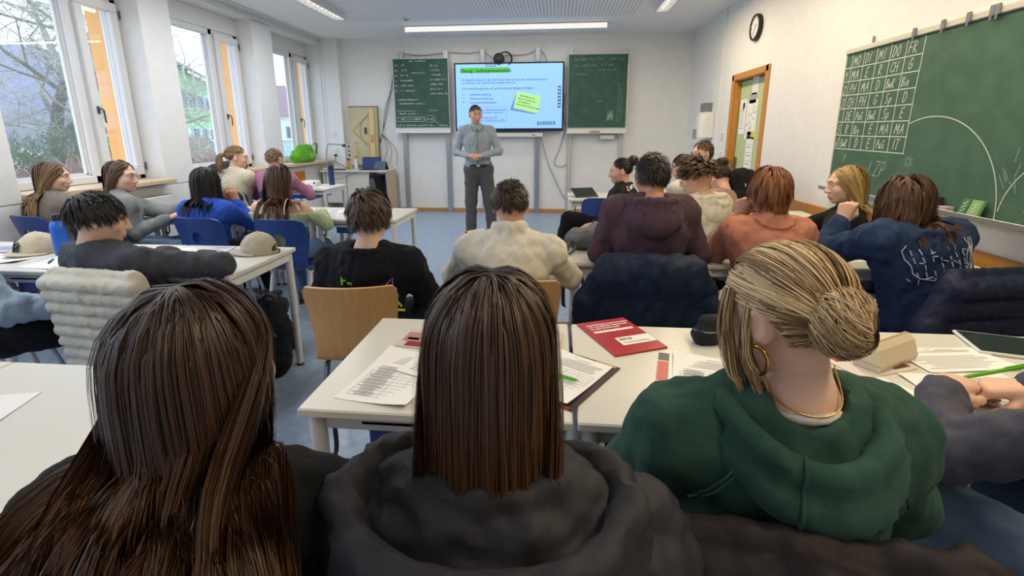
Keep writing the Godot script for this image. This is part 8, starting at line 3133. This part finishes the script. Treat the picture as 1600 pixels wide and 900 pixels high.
	pen("dark pencil held by the girl in the grey sweater", Vector3(-2.99, 0.768, -3.62), Vector3(-2.93, 0.86, -3.6), "3f4a44", "pencil")
	var gp := mat("4fbf6a", 0.08)
	gp.transparency = BaseMaterial3D.TRANSPARENCY_ALPHA
	gp.albedo_color = Color(0.35, 0.8, 0.48, 0.45)
	bottle("drinking_bottle", "clear green plastic bottle on the third-row desk", Vector3(-1.60, DT, -3.72), [Vector2(0, 0), Vector2(0.03, 0), Vector2(0.034, 0.01), Vector2(0.034, 0.07), Vector2(0.03, 0.1), Vector2(0.034, 0.13), Vector2(0.032, 0.17), Vector2(0.014, 0.215), Vector2(0.013, 0.23)], gp, [Vector2(0.016, 0.222), Vector2(0.016, 0.242), Vector2(0, 0.244)], mat("1f7a3a", 0.4))
	# ---------------- second row, right
	sheet_of("worksheet", "white sheet beside the maroon hoodie's elbow", 0.8, -2.72, 16, 0.21, 0.297, M.paper, "text")
	sheet_of("worksheet", "pale green sheet under the white one on the right-hand row", 0.83, -2.84, 4, 0.21, 0.24, mat("bcd3bd", 0.8), "", 0.7602)
	sheet_of("worksheet", "white sheet under the salmon sweater's hand", 1.2, -2.88, -4, 0.21, 0.297, M.paper, "text")
	bottle("drinking_bottle", "rose metal drinking bottle on the right-hand row", Vector3(1.32, DT, -2.98), [Vector2(0, 0), Vector2(0.032, 0), Vector2(0.034, 0.004), Vector2(0.034, 0.12), Vector2(0.03, 0.145), Vector2(0.019, 0.17), Vector2(0.018, 0.185)], mat("b39a98", 0.25, 0.6), [Vector2(0.02, 0.18), Vector2(0.02, 0.2), Vector2(0.017, 0.204), Vector2(0, 0.204)], mat("8f8a88", 0.3, 0.8))
	var op := thing("pencil_case", "open dark grey pencil case with pens before the navy hoodie", "pencil case", Vector3(1.36, DT, -2.72), deg_to_rad(-8))
	a = Acc.new()
	a.bx(Vector3(0, 0.004, 0), Vector3(0.2, 0.008, 0.1), 0.003)
	for s in [-1.0, 1.0]:
		a.bx(Vector3(0, 0.03, s * 0.05), Vector3(0.2, 0.06, 0.008), 0.003)
		a.bx(Vector3(s * 0.1, 0.03, 0), Vector3(0.008, 0.06, 0.1), 0.003)
	obj("body", a, cloth_mat("3b3d44"), op)
	a = Acc.new()
	a.box(Transform3D(Basis(Vector3.RIGHT, 0.6), Vector3(0, 0.085, -0.065)), Vector3(0.2, 0.07, 0.008), 0.003)
	obj("lid", a, cloth_mat("3b3d44"), op)
	for q in 4:
		a = Acc.new()
		a.tube(PackedVector3Array([Vector3(-0.08, 0.045 + 0.004 * q, -0.03 + q * 0.02), Vector3(0.07, 0.05, -0.028 + q * 0.018)]), 0.005, 8)
		obj("pen_inside", a, mat(["cfd3d6", "2a2c30", "9aa0a4", "6fae2c"][q], 0.3), op)
	sheet_of("worksheet", "white sheet before the navy hoodie", 1.62, -2.75, 8, 0.21, 0.297, M.paper, "text")
	var sign_ := thing("folder", "dark green folder with white brush lettering behind the cream hoodie", "folder", Vector3(1.175, 0.80, -3.0))
	sign_.rotation = Vector3(deg_to_rad(-16), deg_to_rad(8), deg_to_rad(-32))
	a = Acc.new()
	a.bx(Vector3.ZERO, Vector3(0.2, 0.23, 0.006), 0.001)
	obj("cover", a, mat("4b554a", 0.5), sign_)
	a = Acc.new()
	chalk_text(a, Vector3(-0.09, -0.02, 0.0032), Vector3.RIGHT, Vector3.UP, Vector2(0, 0), "DE", 0.07, 0.006, 0.1, 0.6)
	scribble(a, Vector3(-0.02, -0.02, 0.0032), Vector3.RIGHT, Vector3.UP, Vector2(0.02, 0), 0.09, 0.05, 0.005)
	chalk_line(a, Vector3(-0.09, -0.05, 0.0032), Vector3.RIGHT, Vector3.UP, [Vector2(0.03, 0), Vector2(0.16, 0.012)], 0.004)
	obj("lettering", a, M.paper, sign_)
	# ---------------- front desks
	bottle("flask", "dark blue insulated flask on the front desk by the windows", Vector3(-3.02, DT, -6.22), [Vector2(0, 0), Vector2(0.036, 0), Vector2(0.038, 0.004), Vector2(0.038, 0.03), Vector2(0.038, 0.03), Vector2(0.038, 0.2)], mat("22396a", 0.35), [Vector2(0.039, 0.2), Vector2(0.039, 0.25), Vector2(0.034, 0.262), Vector2(0, 0.262)], mat("171d2b", 0.4))
	var wb := thing("white_box", "small white device box on the front desk beside the flask", "box", Vector3(-3.22, DT, -6.05))
	a = Acc.new()
	a.bx(Vector3(0, 0.035, 0), Vector3(0.19, 0.07, 0.14), 0.008)
	obj("case", a, M.white, wb)
	a = Acc.new()
	a.bx(Vector3(0.075, 0.045, 0.0705), Vector3(0.022, 0.028, 0.002), 0.0)
	obj("port", a, M.dark, wb)
	sheet_of("worksheet", "white sheet on the front desk before the flask", -3.1, -5.85, 6, 0.25, 0.2, M.paper, "text")
	var tl := thing("tablet", "dark tablet propped on the desk before the girl with a bun", "tablet", Vector3(0.3, DT, -5.2), deg_to_rad(20))
	a = Acc.new()
	a.box(Transform3D(Basis(Vector3.RIGHT, -1.15), Vector3(0, 0.045, 0)), Vector3(0.26, 0.19, 0.01), 0.003)
	obj("body", a, mat("3d4146", 0.3), tl)
	a = Acc.new()
	a.box(Transform3D(Basis(Vector3.RIGHT, -1.15), Vector3(0, 0.0505, 0.0025)), Vector3(0.24, 0.17, 0.001), 0.0)
	obj("display", a, mat("22282a", 0.12), tl)
	sheet_of("worksheet", "white sheet beside the propped tablet", 0.5, -5.12, -10, 0.25, 0.2, M.paper, "text")
	brochure("orange and white leaflet beyond the propped tablet", 0.66, -5.3, 10, 0.15, 0.2, ["e3ddd4", ["d2733a", 0.0, -0.2, 0.8, 0.4]])
	# ---------------- teacher desk
	var TD := 0.8055
	var lp2 := thing("laptop", "dark laptop standing open on the teacher desk", "laptop", Vector3(-3.3, TD, -8.38), deg_to_rad(6))
	a = Acc.new()
	a.bx(Vector3(0, 0.008, 0.1), Vector3(0.34, 0.016, 0.22), 0.004)
	obj("keyboard_base", a, M.dark, lp2)
	a = Acc.new()
	a.box(Transform3D(Basis(Vector3.RIGHT, -0.25), Vector3(0, 0.115, -0.03)), Vector3(0.34, 0.21, 0.01), 0.003)
	obj("lid", a, mat("2a3242", 0.3), lp2)
	a = Acc.new()
	a.box(Transform3D(Basis(Vector3.RIGHT, -0.25), Vector3(0, 0.115, -0.0235)), Vector3(0.31, 0.18, 0.001), 0.0)
	obj("display", a, mat("2e4a80", 0.15), lp2)
	var tc := thing("tablet", "blue-grey tablet cover folded like a tent on the teacher desk", "tablet", Vector3(-3.1, TD, -8.3), deg_to_rad(-8))
	for s in [-1.0, 1.0]:
		a = Acc.new()
		a.box(Transform3D(Basis(Vector3.RIGHT, -s * 0.45), Vector3(0, 0.075, s * 0.035)), Vector3(0.22, 0.16, 0.008), 0.002)
		obj("panel", a, mat("4d5a70", 0.4) if s > 0 else M.dark, tc)
	bottle("spray_bottle", "amber bottle on the teacher desk", Vector3(-3.70, TD, -8.3), [Vector2(0, 0), Vector2(0.028, 0), Vector2(0.03, 0.004), Vector2(0.03, 0.12), Vector2(0.014, 0.15), Vector2(0.012, 0.17)], mat("c8902c", 0.15), [Vector2(0.014, 0.165), Vector2(0.014, 0.2), Vector2(0, 0.202)], M.dark)
	bottle("spray_bottle", "clear bottle with a red cap on the teacher desk", Vector3(-3.58, TD, -8.36), [Vector2(0, 0), Vector2(0.028, 0), Vector2(0.03, 0.004), Vector2(0.03, 0.15), Vector2(0.012, 0.19), Vector2(0.012, 0.2)], mat("d9dde0", 0.15), [Vector2(0.014, 0.2), Vector2(0.012, 0.23), Vector2(0, 0.235)], mat("c2452f", 0.4), "eceef0")
	var dc := thing("document_camera", "white document camera with bent arm at the end of the teacher desk", "camera", Vector3(-4.05, TD, -8.3))
	a = Acc.new()
	a.bx(Vector3(0.02, 0.02, 0), Vector3(0.2, 0.04, 0.22), 0.01)
	obj("base", a, M.white_metal, dc)
	a = Acc.new()
	a.tube(curve([Vector3(-0.03, 0.04, 0), Vector3(-0.04, 0.25, 0), Vector3(0.0, 0.43, 0.0), Vector3(0.06, 0.45, 0), Vector3(0.28, 0.43, 0)], 6), 0.012, 8)
	obj("arm", a, M.alu, dc)
	a = Acc.new()
	a.bx(Vector3(0.3, 0.42, 0), Vector3(0.05, 0.05, 0.05), 0.008)
	obj("camera_head", a, M.dark, dc)
	var kb := thing("keyboard", "grey keyboard on the teacher desk beside the document camera", "keyboard", Vector3(-3.85, TD, -8.2))
	a = Acc.new()
	a.bx(Vector3(0, 0.01, 0), Vector3(0.26, 0.02, 0.1), 0.004)
	obj("case", a, M.dark, kb)
	var ob := thing("notice_board", "orange cardboard sign fixed below the far window sill", "sign", Vector3(LEFT + 0.007, 0.74, -7.48))
	a = Acc.new()
	a.bx(Vector3(0.0, 0, 0), Vector3(0.012, 0.17, 0.5), 0.003)
	obj("card", a, mat("e08a22", 0.7), ob)
	a = Acc.new()
	scribble(a, Vector3(0.0065, -0.03, 0.16), Vector3(0, 0, -1), Vector3.UP, Vector2(0, 0), 0.3, 0.07, 0.008)
	obj("handwriting", a, mat("8a4a12", 0.8), ob)
	cable([Vector3(-3.62, TD + 0.01, -8.2), Vector3(-3.66, 0.7, -8.1), Vector3(-3.68, 0.4, -8.13), Vector3(-3.7, 0.1, -8.12)], "black cable hanging down the front of the teacher desk", 0.004)
	cable([Vector3(-4.0, TD + 0.01, -8.16), Vector3(-3.98, 0.7, -8.1), Vector3(-3.8, 0.66, -8.1), Vector3(-3.55, 0.74, -8.1), Vector3(-3.4, TD + 0.01, -8.18)], "black cable sagging along the front of the teacher desk", 0.004)
	# booklet in the hands of the boy in the cream fleece
	var bk := thing("booklet", "small white and red booklet held by the boy in the cream fleece", "booklet", Vector3(-0.44, 0.80, -2.62))
	bk.rotation = Vector3(deg_to_rad(-20), deg_to_rad(50), 0)
	a = Acc.new()
	a.bx(Vector3.ZERO, Vector3(0.15, 0.2, 0.006), 0.001)
	obj("pages", a, M.paper, bk)
	a = Acc.new()
	a.bx(Vector3(-0.06, 0, 0.0035), Vector3(0.02, 0.2, 0.001), 0.0)
	obj("print", a, mat("b33a3f", 0.6), bk)
